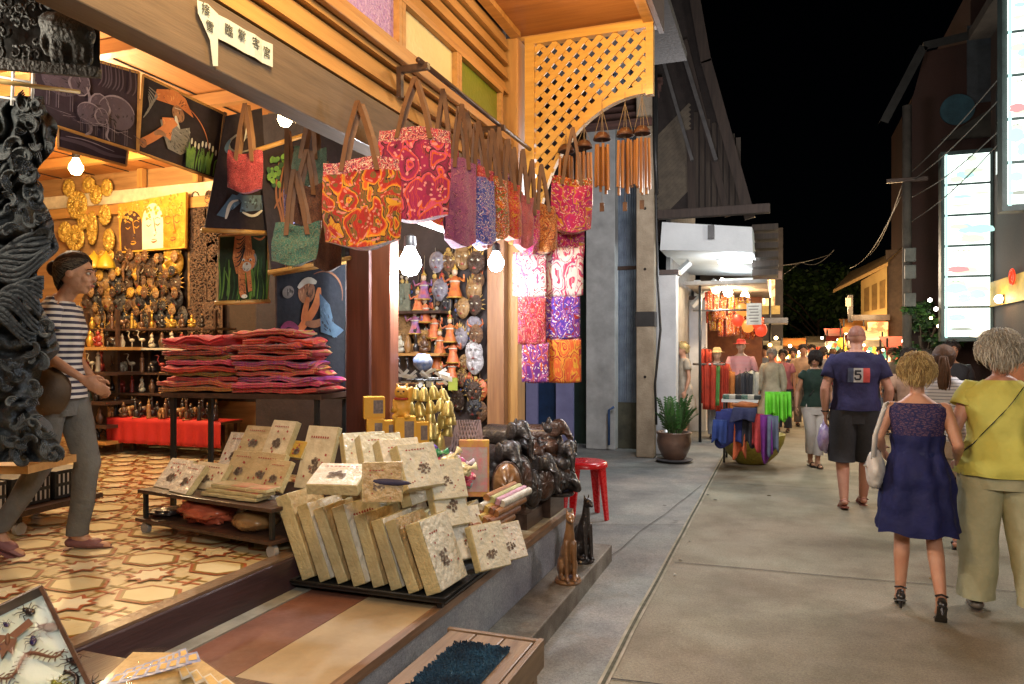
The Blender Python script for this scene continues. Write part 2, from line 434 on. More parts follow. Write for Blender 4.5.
o = mb.build('tile_floor', [mat('tile field', (.58,.50,.30), .3, (.48,.38,.20), sc=2.5, **gl), mat('tile rust', (.34,.09,.03), .3, (.24,.06,.02), **gl),
    mat('tile cream', (.72,.66,.46), .3, (.62,.54,.34), **gl), mat('tile olive', (.25,.17,.035), .3, (.18,.11,.02), **gl), mat('tile straw', (.66,.58,.36), .3, (.54,.45,.24), sc=3, **gl)])
struct(o)
mb = MB(); mb.span((-2.19,-3,TZ+.005), (-2.262,YE,TZ+.016), 0)
o = mb.build('sill_nosing', mat('sill nosing', (.20,.13,.08), .35, coat=.3)); struct(o)

# ================================================================ the shop house
XF = -1.80
CREAMB = wood('yellow clapboard', (.50,.29,.10), (.38,.21,.07), .55, sc=4)
GREYB = wood('weathered fascia', (.17,.125,.085), (.11,.08,.055), .7)
SB = thing('shop_house', 'timber souvenir shop with yellow clapboards, coloured glass transoms and open front', 'building', (-2.2,2,.46))
def part(name, mb, m, parent=None, **k): return mb.build(name, m, parent or SB, world=True, **k)
Y0, Y1 = -2.5, 4.86
part('fascia_beam', MB().span((XF+.012,Y0,2.545), (XF-.10,Y1,2.775)), GREYB, bevel=.005)
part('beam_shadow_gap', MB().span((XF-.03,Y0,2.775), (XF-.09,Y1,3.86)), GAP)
bz = [(2.782,2.872), (2.882,2.985), (2.995,3.09)]
for a, b in bz:
    mb = MB()
    mb.poly([(XF+.018,Y0,a),(XF+.018,Y1,a),(XF-.012,Y1,b),(XF-.012,Y0,b)]); mb.poly([(XF+.018,Y0,a),(XF-.04,Y0,a),(XF-.04,Y1,a),(XF+.018,Y1,a)])
    mb.poly([(XF-.012,Y0,b),(XF-.012,Y1,b),(XF-.06,Y1,b),(XF-.06,Y0,b)])
    part('clapboard', mb, CREAMB)
for a, b in ((3.385,3.475),(3.49,3.58),(3.595,3.685),(3.70,3.81)):
    mb = MB()
    mb.poly([(XF+.018,Y0,a),(XF+.018,Y1,a),(XF-.012,Y1,b),(XF-.012,Y0,b)]); mb.poly([(XF+.018,Y0,a),(XF-.04,Y0,a),(XF-.04,Y1,a),(XF+.018,Y1,a)])
    part('clapboard', mb, CREAMB)
PURPLE = mat('purple patterned glass', (.35,.20,.62), .3, (.62,.48,.80), sc=60, bump=.6, bsc=90)
CREAMG = mat('cream frosted glass', (.80,.72,.42), .35, (.68,.58,.30), sc=2)
GREENG = mat('green frosted glass', (.16,.21,.012), .35, (.12,.16,.01), sc=2)
yy = [1.55, 2.42, 3.29, 3.99, 4.72]
for k, gm in enumerate((GREENG, PURPLE, CREAMG, GREENG)):
    a, b = yy[k], yy[k+1]
    mb = MB(); w = .035
    mb.span((XF+.03,a,3.085), (XF-.03,b,3.12)); mb.span((XF+.03,a,3.345), (XF-.03,b,3.38))
    mb.span((XF+.028,a+.002,3.121), (XF-.03,a+w,3.344)); mb.span((XF+.028,b-w,3.121), (XF-.03,b-.002,3.344))
    fr = part('window', mb, TEAK)
    MB().span((XF-.005,a+w,3.121), (XF-.012,b-w,3.344)).build('pane', gm, fr, world=False).matrix_parent_inverse = Matrix.Identity(4)
part('window_rail', MB().span((XF+.05,Y0,3.03), (XF+.014,Y1,3.075)), TEAK, bevel=.004)
# hanging rail on brackets in front of the boards
part('hanging_rail', MB().tube([(XF+.16,3.2,3.0),(XF+.16,4.9,3.0)], .014, 8), DKWOOD, smooth=True)
for y in (3.24, 4.3):
    part('rail_bracket', MB().span((XF+.02,y,2.97), (XF+.19,y+.03,3.0)).span((XF+.02,y,2.85), (XF+.045,y+.03,2.97)), DKWOOD)
# corner post, soffit
part('post', MB().span((XF+.07,4.90,.46), (XF-.10,5.06,3.80)), [TEAKZ], bevel=.008)
_a, _b = PY(371,400,3.62).x, PY(390,400,3.62).x
part('post', MB().span((_a,3.62,.61), (_b,3.72,2.56)), wood('reddish post', (.22,.075,.04), (.12,.04,.025), .4, axis=2), bevel=.006)
part('post', MB().span((PY(487,400,4.80).x,4.80,.47), (PY(504,400,4.80).x,4.88,2.56)), wood('aged post', (.34,.17,.07), (.2,.09,.04), .5, axis=2), bevel=.006)
PLY = wood('soffit plywood', (.36,.15,.045), (.26,.10,.03), .5, axis=0)
part('soffit', MB().span((XF+.02,Y0,3.83), (-.78,5.10,3.85)), PLY)
mb = MB()
for y in (5.03, 3.55, 2.1): mb.span((XF+.03,y-.05,3.80), (-.80,y+.05,3.83))
mb.span((XF+.02,Y0,3.79), (XF+.09,4.90,3.829)); mb.span((-.86,Y0,3.79), (-.79,5.09,3.829))
part('soffit_batten', mb, TEAKX)
part('eave_fascia', MB().span((-.779,Y0,3.77), (-.745,5.12,4.05)), wood('dark eave', (.10,.06,.04), (.10,.06,.04), .6))
part('upper_wall', MB().span((XF-.1,5.0,3.852), (-6,5.12,6.5)), mat('upper wall boards', (.08,.055,.04), .8))
part('roof', MB().span((-.74,Y0,4.052), (-8.5,6.4,4.12)), mat('dark roof', (.04,.035,.03), .9))
# interior shell
INW = wood('inner wall boards', (.42,.24,.10), (.28,.15,.06), .6, axis=0)
part('inner_wall', MB().span((-2.4,6.2,.61), (-9,6.28,3.6)), INW)
part('inner_wall', MB().span((-9.0,-2,.61), (-8.92,6.2,3.6)), INW)
part('inner_wall', MB().span((-2.3,-1.7,.61), (-8.9,-1.62,3.6)), INW)
part('partition', MB().span((-1.92,4.94,.61), (-4.0,4.98,3.5)), mat('partition backing', (.045,.03,.028), .7))
part('outer_side_wall', MB().span((-1.93,5.07,.46), (-3.98,5.13,3.8)).span((-3.92,5.135,.46), (-3.98,6.3,3.8)), mat('side wall boards', (.22,.13,.07), .7))
CEI = wood('orange ceiling boards', (.50,.20,.05), (.38,.14,.035), .5, axis=1)
mb = MB(); mb.span((-1.93,-1.6,3.56), (-8.95,6.2,3.58), 0)
for k in range(14): mb.span((-2.2-k*.5,-1.6,3.552), (-2.215-k*.5,6.19,3.559), 2)
part('inner_ceiling', mb, [CEI, TEAK, GAP])
for y in (.5,1.5,2.5,3.5,4.5,5.5): part('ceiling_joist', MB().span((-1.93,y,3.46), (-8.9,y+.07,3.551)), wood('joist', (.52,.25,.07), (.40,.17,.05), .5, axis=0))
part('door_leaf', MB().span((PY(346,400,3.72).x,3.72,.62), (PY(369,400,3.72).x,3.77,2.5)), wood('dark red door', (.10,.03,.025), (.05,.015,.012), .35, axis=2), bevel=.004)
# white tubes / beams over the back wall
part('back_transom', MB().span((-7.9,6.12,3.20), (-4.8,6.18,3.34)), mat('pale transom bar', (.75,.66,.48), .6))
part('back_transom', MB().span((-7.9,6.10,3.08), (-4.6,6.18,3.19)), TEAKX)
for x in (-7.3,-6.5,-5.75,-5.0): part('back_mullion', MB().span((x,6.11,3.345), (x+.07,6.17,3.55)), TEAKZ)

# ---- lattice bracket at the corner
LT = thing('lattice_bracket', 'yellow timber trellis panel with arched lower edge under the eave corner', 'trellis', (-1.7,5.0,3.0))
YL = 4.99
LATM = wood('trellis slats', (.62,.36,.08), (.50,.27,.05), .45, axis=0)
xL, xR, zT, zB = XF+.10, -.845, 3.76, 2.35
zR = 3.34
def arch(x):                                         # lower edge height at x : a quarter ellipse
    t = (x-(xL+.09))/(xR-(xL+.09)); t = min(max(t, 0), 1)
    return 2.36+(zR-2.36)*math.sqrt(max(0, 1-(1-t)**2.0)) if t < 1 else zR
fr = MB()
fr.span((xL,YL-.03,zB), (xL+.07,YL+.03,zT)); fr.span((xL,YL-.032,zT), (xR+.05,YL+.032,zT+.05)); fr.span((xR,YL-.03,zR-.03), (xR+.05,YL+.03,zT))
fr.build('frame', LATM, LT, world=True)
arc = MB(); N = 30
for i in range(N):
    xa, xb = xL+.075+(xR-xL-.075)*i/N, xL+.075+(xR-xL-.075)*(i+1)/N
    za, zb = arch(xa), arch(xb)
    for yy_, s in ((YL-.028, 1),):
        arc.poly([(xa,YL-.028,za-.02),(xb,YL-.028,zb-.02),(xb,YL-.028,zb+.035),(xa,YL-.028,za+.035)])
        arc.poly([(xa,YL+.028,za-.02),(xb,YL+.028,zb-.02),(xb,YL-.028,zb-.02),(xa,YL-.028,za-.02)])
arc.build('arched_rail', LATM, LT, world=True)
def slats(dirn, y, mname):
    mb = MB(); s = .076; w = .041
    for k in range(-30, 60):
        c = k*s*1.414
        pts = []
        # centre line z = zB + dirn*(x-xL) + c ; clip by sampling
        n = 140; seg = []
        for i in range(n+1):
            x = xL+.07+(xR-xL-.07)*i/n; z = zB+dirn*(x-xL)+c-(0 if dirn > 0 else -0)
            ok = arch(x)+.0 <= z <= zT
            if ok: seg.append((x, z))
            if (not ok or i == n) and len(seg) > 3:
                a, b = seg[0], seg[-1]; d = Vector((b[0]-a[0], b[1]-a[1])).normalized(); nn = Vector((-d.y, d.x))*w/2
                q = [(a[0]+nn.x,a[1]+nn.y),(a[0]-nn.x,a[1]-nn.y),(b[0]-nn.x,b[1]-nn.y),(b[0]+nn.x,b[1]+nn.y)]
                mb.poly([(u,y-.006,v) for u, v in q]); mb.poly([(u,y+.006,v) for u, v in q])
                mb.poly([(q[0][0],y-.006,q[0][1]),(q[3][0],y-.006,q[3][1]),(q[3][0],y+.006,q[3][1]),(q[0][0],y+.006,q[0][1])])
                mb.poly([(q[1][0],y-.006,q[1][1]),(q[2][0],y-.006,q[2][1]),(q[2][0],y+.006,q[2][1]),(q[1][0],y+.006,q[1][1])])
                seg = []
            elif not ok: seg = []
    mb.build('trellis_slats', LATM, LT, world=True)
slats(1, YL-.008, 'a'); slats(-1, YL+.008, 'b')

# paper banner with brush characters on the fascia
pb = thing('paper_banner', 'white paper banner with brushed black characters pinned across the grey fascia', 'banner', (-1.75,2.3,2.6))
XB = XF+.022
pa = [PX(197,0,XB), PX(272,44,XB), PX(272,67,XB), PX(220,38,XB), PX(219,40,XB)]
mb = MB()
def bb(px, py): return PX(px, py, XB+.004)
for (x1, x2) in [(218+i*9, 218+(i+1)*9) for i in range(6)]:
    tz = lambda x: 14+(x-218)*.565; bz_ = lambda x: 38+(x-218)*.545
    w = lambda x: .004*math.sin(x*.4)
    a, b, c, d = bb(x1,tz(x1)), bb(x2,tz(x2)), bb(x2,bz_(x2)), bb(x1,bz_(x1))
    a.x += w(x1); d.x += w(x1); b.x += w(x2); c.x += w(x2); mb.poly([a,b,c,d])
mb.poly([bb(197,0), bb(208,4), bb(218,14), bb(218,38), bb(218,66), bb(213,66), bb(210,40), bb(198,13)])
PAP = mat('white paper', (.58,.66,.66), .8, (.48,.58,.56), sc=4)
mb.build('paper', PAP, pb, world=True)
INK = mat('black ink', (.10,.11,.10), .8)
def text(body, name, loc, rot, size, m, parent, ext=.0008, align='CENTER', bold=False):
    cu = bpy.data.curves.new(name, 'FONT'); cu.body = body; cu.size = size; cu.extrude = ext; cu.align_x = align; cu.align_y = 'CENTER'
    if bold: cu.offset = size*.012
    o = bpy.data.objects.new(name, cu); COL.objects.link(o); cu.materials.append(m)
    M = Matrix.Translation(loc) @ rot.to_matrix().to_4x4()
    bpy.context.view_layer.update(); me = bpy.data.meshes.new_from_object(o.evaluated_get(bpy.context.evaluated_depsgraph_get())); bpy.data.objects.remove(o)
    if not me.materials: me.materials.append(m)
    o = bpy.data.objects.new(name, me); COL.objects.link(o)
    if parent: o.parent = parent; o.matrix_parent_inverse = WM(parent).inverted()
    o.matrix_basis = M; return o
from mathutils import Euler
ER = Euler((R(90), 0, R(90)))
for ch, px, py in (('臨',229,31), ('掌',242,36), ('客',256,44), ('宮',267,53)):
    q = PX(px, py, XB+.008); text(ch, 'brush_character', q, ER, .042, INK, pb)
for ch, px, py in (('接',206,10), ('雪',210,27)):
    q = PX(px, py, XB+.008); text(ch, 'brush_character', q, ER, .038, INK, pb)
# ================================================================ hanging bags
STRAP = mat('brown leather strap', (.16,.075,.03), .6, (.10,.045,.02))
LINER = mat('bag lining', (.10,.05,.05), .9)
def tote(label, ctop, w, h, yaw, hook, m, top_m=None, puff=.05, swing=0, group='embroidered shoulder bags hanging along the shop front', strap=STRAP, name='shoulder_bag', sw=.022, cat='bag'):
    """ctop: middle of the bag mouth. hook: height of the strap loop above the mouth. faces -Y turned by yaw"""
    t = thing(name, label, cat, ctop, yaw, group, rot=(0, rnd.uniform(-.07,.07), yaw+rnd.uniform(-.08,.08)))
    def side(s, off=0):
        def fn(u, v):
            x = (u-.5)*w*(1+.05*math.sin(v*3)); z = -h*(1-v)
            b = math.sin(math.pi*min(max(u,0),1))**.5*puff*(1-v*.75)*(1-abs(.25-v)**2*.8)
            zz = z - .03*h*math.sin(math.pi*u)*(1-v)*1.5 + .012*math.sin(u*math.pi*2+ctop[0]*9)*v - .010*math.cos((u-.5)*6)*(1-v)
            bz = .018*noise.noise(Vector((u*3, v*3.5, ctop[1]*3+s)))+.008*noise.noise(Vector((u*9, v*7, ctop[1]*5+s)))
            return Vector((x+swing*(1-v)*h, s*(b+.004)+bz, zz))
        return fn
    mb = MB()
    mf = (lambda u, v: 1 if v > .84 else 0) if top_m else None
    mb.grid(side(-1), 14, 14, 0, (1, h/w), mf); mb.grid(side(1), 14, 14, 0, (1, h/w), mf)
    # bottom seam
    f1, f2 = side(-1), side(1)
    for i in range(14):
        a, b = i/14, (i+1)/14; mb.poly([f1(a,0), f1(b,0), f2(b,0), f2(a,0)], 0, [(a,0),(b,0),(b,.1),(a,.1)])
    mb.build('bag_body', [m, top_m or m], t, smooth=True)
    for s in (-1, 1):
        pts = []
        for k in range(13):
            a = k/12; x = (-1 if a < .5 else 1)*w*.24*(1-math.sin(math.pi*a)**.8)
            pts.append((x+.004*s, s*(.012+puff*.2), -.05+(hook+.05)*math.sin(math.pi*a)**.62))
        MB().ribbon(pts, sw, 0, side=(1,.25*s,0)).build('strap', strap, t, solid=.003)
    return t
CRM, MAG, ORG, RED, PNK, YEL, BLU, PUR, GRN, WHT, TEA = (.62,.52,.30), (.38,.02,.16), (.62,.17,.03), (.42,.025,.03), (.60,.14,.26), (.62,.38,.05), (.07,.11,.42), (.20,.04,.30), (.14,.25,.06), (.72,.66,.62), (.07,.22,.20)
PA = dict(
 orange=paisley('orange paisley', [RED, ORG, YEL, (.22,.16,.05), (.60,.30,.28)], 6),
 magenta=paisley('magenta paisley', [MAG, ORG, PNK, (.28,.02,.12), (.66,.34,.36)], 5),
 purple=paisley('lilac plain paisley', [(.34,.13,.28), (.42,.16,.30), (.30,.10,.26), (.48,.24,.32), (.40,.2,.3)], 9),
 blue=paisley('blue floral', [BLU, (.16,.22,.6), (.5,.3,.45), BLU, WHT], 9, dark=(.02,.03,.2)),
 redyel=paisley('red yellow floral', [RED, YEL, ORG, GRN, WHT], 8),
 redor=paisley('red orange floral', [RED, ORG, (.5,.07,.04), YEL, PNK], 8),
 pinkplain=paisley('dusty pink', [(.46,.13,.18), (.52,.2,.2), (.4,.1,.16), (.5,.24,.22), (.55,.3,.3)], 12),
 orangef=paisley('orange floral', [(.52,.22,.06), (.6,.35,.12), RED, (.3,.14,.05), (.7,.5,.3)], 8),
 pinkf=paisley('pink sunflower', [(.56,.03,.20), (.62,.10,.30), YEL, (.45,.03,.25), (.74,.5,.5)], 6, dark=(.3,.02,.2)),
 whitered=paisley('white red paisley', [WHT, RED, WHT, PNK, (.75,.7,.68)], 5, dark=(.5,.1,.12)),
 white=paisley('white paisley', [WHT, PNK, WHT, (.62,.1,.2), (.75,.72,.7)], 4, dark=(.4,.1,.3)),
 red=paisley('red brocade', [RED, PNK, RED, (.6,.2,.16), (.65,.38,.34)], 7),
 bluef=paisley('purple blue floral', [(.16,.05,.42), (.1,.12,.5), RED, (.45,.2,.45), WHT], 6, dark=(.05,.02,.25)),
 purp=paisley('violet paisley', [PUR, MAG, (.5,.2,.4), ORG, WHT], 5, dark=(.08,.01,.1)),
 oryel=paisley('orange yellow paisley', [ORG, YEL, RED, YEL, (.66,.28,.05)], 4.5, dark=(.5,.05,.02)),
 teal=paisley('teal sequins', [TEA, (.12,.28,.24), (.05,.14,.13), (.24,.3,.22), (.3,.36,.3)], 13),
 green=paisley('sage sequins', [(.12,.20,.15), (.17,.26,.19), (.08,.13,.1), (.2,.26,.18), (.25,.3,.22)], 13),
 brown=paisley('brown felt', [(.14,.06,.035), (.18,.08,.05), (.10,.045,.03), (.2,.1,.06), (.22,.12,.08)], 12),
 crimson=paisley('crimson sequins', [(.30,.02,.07), (.38,.06,.10), (.2,.01,.05), (.42,.1,.14), (.5,.16,.2)], 14),
 headband=paisley('pale red border', [(.55,.12,.16), WHT, RED, (.3,.08,.2), (.7,.6,.5)], 14),
 headgrn=paisley('pale green border', [(.35,.30,.18), WHT, ORG, (.2,.2,.1), (.7,.6,.5)], 14))
FT = R(19.9)
def bag_px(label, x0, x1, y0, y1, hk, d, m, top=None, turn=0, **k):
    c = P((x0+x1)/2, y0, d); w = (x1-x0)/F*d/max(.5, math.cos(turn)); h = (y1-y0)/F*d; hook = (y0-hk)/F*d
    return tote(label, c, w, h, FT+turn, hook, PA[m], PA.get(top), **k)
bag_px('large orange and red paisley shoulder bag hanging from the grey fascia', 323, 399, 160, 243, 102, 3.15, 'orange', 'headband', 0)
bag_px('large magenta paisley bag with pink border beside the orange one', 380, 450, 129, 216, 78, 3.48, 'magenta', 'headband', .05)
bag_px('plain lilac pink bag behind the magenta paisley bag', 446, 474, 160, 242, 105, 3.9, 'purple', None, .7)
bag_px('blue floral bag hanging between the lilac and the red yellow bag', 466, 492, 168, 240, 122, 4.05, 'blue', 'red', .7)
bag_px('red, yellow and green floral bag with orange trim', 481, 506, 178, 236, 130, 4.25, 'redyel', None, .6)
bag_px('narrow red and orange bag nearest the teak corner post', 499, 519, 183, 236, 140, 4.4, 'redor', None, .6)
bag_px('dusty pink plain bag hanging before the corner post', 513, 533, 196, 246, 150, 4.55, 'pinkplain', None, .3)
bag_px('orange floral bag hanging under the trellis', 531, 555, 205, 250, 165, 4.8, 'orangef', None, .3)
bag_px('pink bag with yellow sunflowers hanging highest under the wind chimes', 552, 592, 178, 230, 128, 4.9, 'pinkf', 'redyel', 0)
bag_px('second sunflower bag, hanging lower and partly behind the first', 549, 584, 226, 262, 200, 5.0, 'pinkf', None, .1)
bag_px('sage green sequinned bag at the top of the left bag cluster', 294, 327, 149, 184, 110, 3.35, 'green', None, 0, puff=.02)
bag_px('brown felt bag with flap below the sage green bag', 288, 326, 184, 222, 150, 3.3, 'brown', None, 0, puff=.02)
bag_px('pale teal sequinned bag hanging lowest of the left cluster', 276, 320, 224, 262, 170, 3.25, 'teal', None, .1, puff=.02, swing=-.15)
bag_px('brown bag showing behind the pale teal bag', 313, 340, 228, 268, 160, 3.5, 'brown', None, 0, puff=.02)
bag_px('narrow blue bag squeezed behind the brown felt bag', 284, 297, 188, 220, 130, 3.5, 'blue', None, .3, puff=.02)
bag_px('small crimson sequinned bag hanging over the glass painting', 229, 262, 152, 190, 104, 3.75, 'crimson', None, .1, puff=.02)
for lb, x0, x1, y0, y1, hk, d, m, tn in (('wide coral and gold bag tucked behind the magenta one', 428, 458, 142, 222, 90, 3.95, 'redor', .2), ('second blue floral bag behind the row, nearer the street end', 458, 480, 160, 232, 112, 4.3, 'bluef', .5), ('small white and pink bag low in the row beside the tube light', 474, 494, 196, 246, 140, 4.5, 'whitered', .4),
  ('violet bag between the floral bags near the post', 490, 508, 172, 234, 128, 4.6, 'purp', .5), ('orange and yellow bag last in the row before the post', 506, 522, 190, 240, 148, 4.7, 'oryel', .4), ('pink sunflower bag squeezed before the trellis foot', 520, 540, 208, 252, 160, 4.75, 'pinkf', .3)): bag_px(lb, x0, x1, y0, y1, hk, d, m, None, tn)
# cushion covers pinned in a grid
def cover(label, x0, x1, y0, y1, m, d):
    c = P((x0+x1)/2, (y0+y1)/2, d); w = (x1-x0)/F*d; h = (y1-y0)/F*d
    t = thing('cushion_cover', label, 'cushion cover', c, FT, 'embroidered cushion covers hanging in a grid beside the corner post')
    def fn(u, v):
        e = (1-abs(2*u-1)**4)*(1-abs(2*v-1)**4)
        return Vector(((u-.5)*w, -.012*e+.006*noise.noise(Vector((u*4, v*4, c.z*5)))-.0, (v-.5)*h+.008*math.sin(u*math.pi)*(-1 if v < .5 else .3)))
    mb = MB().grid(fn, 16, 16, 0, (1, 1)); mb.build('cover_cloth', PA[m], t, smooth=True, solid=.006)
    b = MB(); b.box((0,.004,h/2+.004), (w,.01,.014)); b.build('hem', PA['headband'], t)
cover('white cushion cover with red paisley, upper left of the grid', 513, 547, 254, 296, 'whitered', 4.86)
cover('white cushion cover with pink scroll, upper right of the grid', 542, 583, 248, 295, 'white', 4.90)
cover('pink sunflower cushion cover above the white ones', 545, 580, 228, 254, 'pinkf', 5.03)
cover('red brocade cushion cover in the middle left of the grid', 518, 546, 298, 344, 'red', 4.86)
cover('violet blue floral cushion cover in the middle right of the grid', 545, 580, 297, 338, 'bluef', 4.90)
cover('violet paisley cushion cover at the bottom left of the grid', 522, 549, 344, 382, 'purp', 4.86)
cover('orange and yellow paisley cushion cover at the bottom right of the grid', 547, 581, 340, 382, 'oryel', 4.90)

# ================================================================ bamboo wind chimes
BAM = wood('bamboo tube', (.50,.23,.06), (.22,.08,.02), .35, axis=2, coat=.4)
COCO = mat('coconut shell', (.12,.05,.025), .5)
for i, (px, py0, py1, ph, y) in enumerate(((566,152,212,130,4.93), (584,148,208,120,4.93), (602,140,197,98,4.90), (625,136,196,92,4.88), (642,134,194,84,4.90))):
    c = PY(px, py0, y); L = (py1-py0)/F*dep(c)*.92; hk = (py0-ph)/F*dep(c)
    t = thing('wind_chime', f'bamboo wind chime hanging from the trellis arch, {ORD[i]} from the corner post', 'wind chime', c, 0, 'bamboo wind chimes under the trellis arch')
    MB().lathe([(.012,.055),(.03,.05),(.055,.02),(.06,0),(.052,0),(.03,.03)], n=16).build('coconut_cap', COCO, t, smooth=True)
    mb = MB()
    for k in range(4):
        a = k*math.pi/2+.4; mb.tube([(.055*math.cos(a),.055*math.sin(a),.01),(0,0,hk*.75)], .0018, 4)
    mb.tube([(0,0,hk*.75),(0,0,hk)], .002, 4); mb.tube([(0,0,0),(0,0,-L*1.25)], .0015, 4)
    mb.build('cord', ROPE, t)
    MB().box((0,0,-L*1.28), (.03,.004,.06)).build('wind_sail', COCO, t)
    for k in range(8):
        a = k*2*math.pi/8+i; r = .038+.008*(k % 2); l = L*(.78+.22*rnd.random()); z0 = -.03-.01*rnd.random()
        MB().tube([(r*math.cos(a),r*math.sin(a),z0),(r*math.cos(a)*1.08,r*math.sin(a)*1.08,z0-l*.5),(r*math.cos(a)*1.1,r*math.sin(a)*1.1,z0-l)], [.010,.0115,.0105], 8).build('bamboo_tube', BAM, t, smooth='auto')

# ================================================================ paintings
def lerp2(q, u, v):
    a = q[0].lerp(q[1], u); b = q[3].lerp(q[2], u); return b.lerp(a, v)      # q = TL TR BR BL, v up
PV = {}
class Canvas:
    def __init__(s, label, quad, bg, frame=None, name='painting', cat='painting', rods=None, th=.012):
        s.q = [Vector(p) for p in quad]
        s.n = (s.q[1]-s.q[0]).cross(s.q[3]-s.q[0]).normalized()
        if s.n.dot(Vector((0,0,CZ))-s.q[0]) < 0: s.n = -s.n
        c = sum(s.q, Vector())/4; s.c = c
        s.t = thing(name, label, cat, c)
        s.mb = MB(); s.mats = [bg]; q = s.q; b = [p-s.n*th for p in q]
        s.mb.grid(lambda u, v: lerp2(q, u, v)+s.n*.002*math.sin(u*9), 8, 8, 0)
        s.mb.poly(b, 0)
        for i in range(4): s.mb.poly([q[i], q[(i+1) % 4], b[(i+1) % 4], b[i]], 0)
        if frame:
            mb = MB()
            for i in range(4): mb.tube([q[i]+s.n*.002, q[(i+1) % 4]+s.n*.002], .007, 4)
            mb.build('frame', frame, s.t, world=True)
        if rods:
            for e in rods:
                a, b2 = (q[3], q[2]) if e == 'b' else (q[0], q[1])
                dx = (b2-a)*.04; MB().tube([a-dx, b2+dx], .013, 8).build('bamboo_rod', wood('gilt rod', (.55,.33,.10), (.4,.2,.05), .4), s.t, world=True, smooth=True)
        s.z = .004
    def mi(s, m):
        if m not in s.mats: s.mats.append(m)
        return s.mats.index(m)
    def pt(s, u, v): return lerp2(s.q, u, v)+s.n*s.z
    def poly(s, pts, m):
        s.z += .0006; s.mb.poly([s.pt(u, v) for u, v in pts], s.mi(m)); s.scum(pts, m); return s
    def scum(s, pts, m):
        """brushwork inside a painted shape"""
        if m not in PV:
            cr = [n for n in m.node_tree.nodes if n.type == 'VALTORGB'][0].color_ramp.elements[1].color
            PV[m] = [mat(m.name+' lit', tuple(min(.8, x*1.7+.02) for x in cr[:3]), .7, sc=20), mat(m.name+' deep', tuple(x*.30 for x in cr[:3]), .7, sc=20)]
        us = [p[0] for p in pts]; vs = [p[1] for p in pts]; cu, cv = sum(us)/len(us), sum(vs)/len(vs)
        def ins(x, y):
            c = False; j = len(pts)-1
            for i in range(len(pts)):
                if (vs[i] > y) != (vs[j] > y) and x < (us[j]-us[i])*(y-vs[i])/(vs[j]-vs[i]+1e-9)+us[i]: c = not c
                j = i
            return c
        A = (max(us)-min(us))*(max(vs)-min(vs)); z = s.z
        for k in range(int(8+A*500)):
            x, y = rnd.uniform(min(us), max(us)), rnd.uniform(min(vs), max(vs)); a = .7+.8*noise.noise(Vector((x*4, y*4, cu*9))); L = rnd.uniform(.015,.06)
            x2, y2 = x+L*math.cos(a*3), y+L*math.sin(a*3)
            if ins(x, y) and ins(x2, y2):
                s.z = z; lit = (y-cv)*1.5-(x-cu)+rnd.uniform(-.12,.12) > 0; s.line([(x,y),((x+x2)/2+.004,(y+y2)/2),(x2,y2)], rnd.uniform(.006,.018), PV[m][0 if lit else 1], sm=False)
        s.z = z+.0006
    def ell(s, u, v, a, b, m, rot=0, n=18, a0=0, a1=6.2832, sc=1):
        s.z += .0006; k = [(u+a*math.cos(t)*math.cos(rot)-b*math.sin(t)*math.sin(rot), v+a*math.cos(t)*math.sin(rot)+b*math.sin(t)*math.cos(rot)) for t in [a0+(a1-a0)*i/n for i in range(n+1)]]
        for i in range(n): s.mb.poly([s.pt(u, v), s.pt(*k[i]), s.pt(*k[i+1])], s.mi(m))
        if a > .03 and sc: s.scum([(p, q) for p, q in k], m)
        return s
    def line(s, pts, w, m, taper=True, sm=True):
        s.z += .0004
        pts = [Vector((a, b)) for a, b in pts]
        if sm and len(pts) > 2:
            for _ in range(2):
                q = [pts[0]]
                for a, b in zip(pts, pts[1:]): q += [a.lerp(b, .25), a.lerp(b, .75)]
                pts = q+[pts[-1]]
        k = len(pts); asp = (s.q[1]-s.q[0]).length/max(1e-6, (s.q[3]-s.q[0]).length)
        L = []
        for i, p in enumerate(pts):
            t = pts[min(i+1, k-1)]-pts[max(i-1, 0)]
            t = Vector((t.x*asp, t.y)).normalized(); nn = Vector((-t.y/asp, t.x))
            ww = w*(.35+.65*math.sin(math.pi*i/(k-1))) if taper else w
            L.append((s.pt(*(p+nn*ww/2)), s.pt(*(p-nn*ww/2))))
        for a, b in zip(L, L[1:]): s.mb.poly([a[0], a[1], b[1], b[0]], s.mi(m))
        return s
    def arc(s, u, v, a, b, a0, a1, w, m, n=12):
        return s.line([(u+a*math.cos(a0+(a1-a0)*i/n), v+b*math.sin(a0+(a1-a0)*i/n)) for i in range(n+1)], w, m, sm=False)
    def done(s):
        s.mb.build('canvas', s.mats, s.t, world=True); return s.t
VELVET = mat('black velvet', (.012,.008,.010), .9, (.02,.01,.014))
VELPUR = mat('plum velvet', (.035,.018,.032), .9, (.015,.008,.015), sc=4)
LILAC = mat('lilac paint', (.30,.25,.31), .7, (.12,.09,.13), sc=14); DLIL = mat('dull lilac paint', (.075,.05,.075), .8, (.08,.06,.09), sc=12)
P_OR = mat('orange paint', (.60,.20,.05), .6, (.38,.10,.02), sc=10); P_SK = mat('painted skin', (.34,.16,.07), .6, (.18,.07,.03), sc=12)
P_WH = mat('white artist paint', (.65,.63,.55), .7); P_GR = mat('green artist paint', (.14,.28,.03), .7, (.05,.13,.02), sc=12); P_DG = mat('deep green paint', (.025,.08,.02), .8, (.01,.03,.01), sc=8)
P_BL = mat('blue artist paint', (.06,.13,.21), .6, (.02,.05,.1), sc=8); P_BR = mat('brown artist paint', (.24,.09,.03), .7, (.14,.05,.02), sc=8); P_BK = mat('black artist paint', (.012,.01,.01), .8); P_GY = mat('grey artist paint', (.20,.19,.18), .8, (.12,.11,.1), sc=8)
CANBK = mat('canvas edge', (.26,.17,.10), .8)
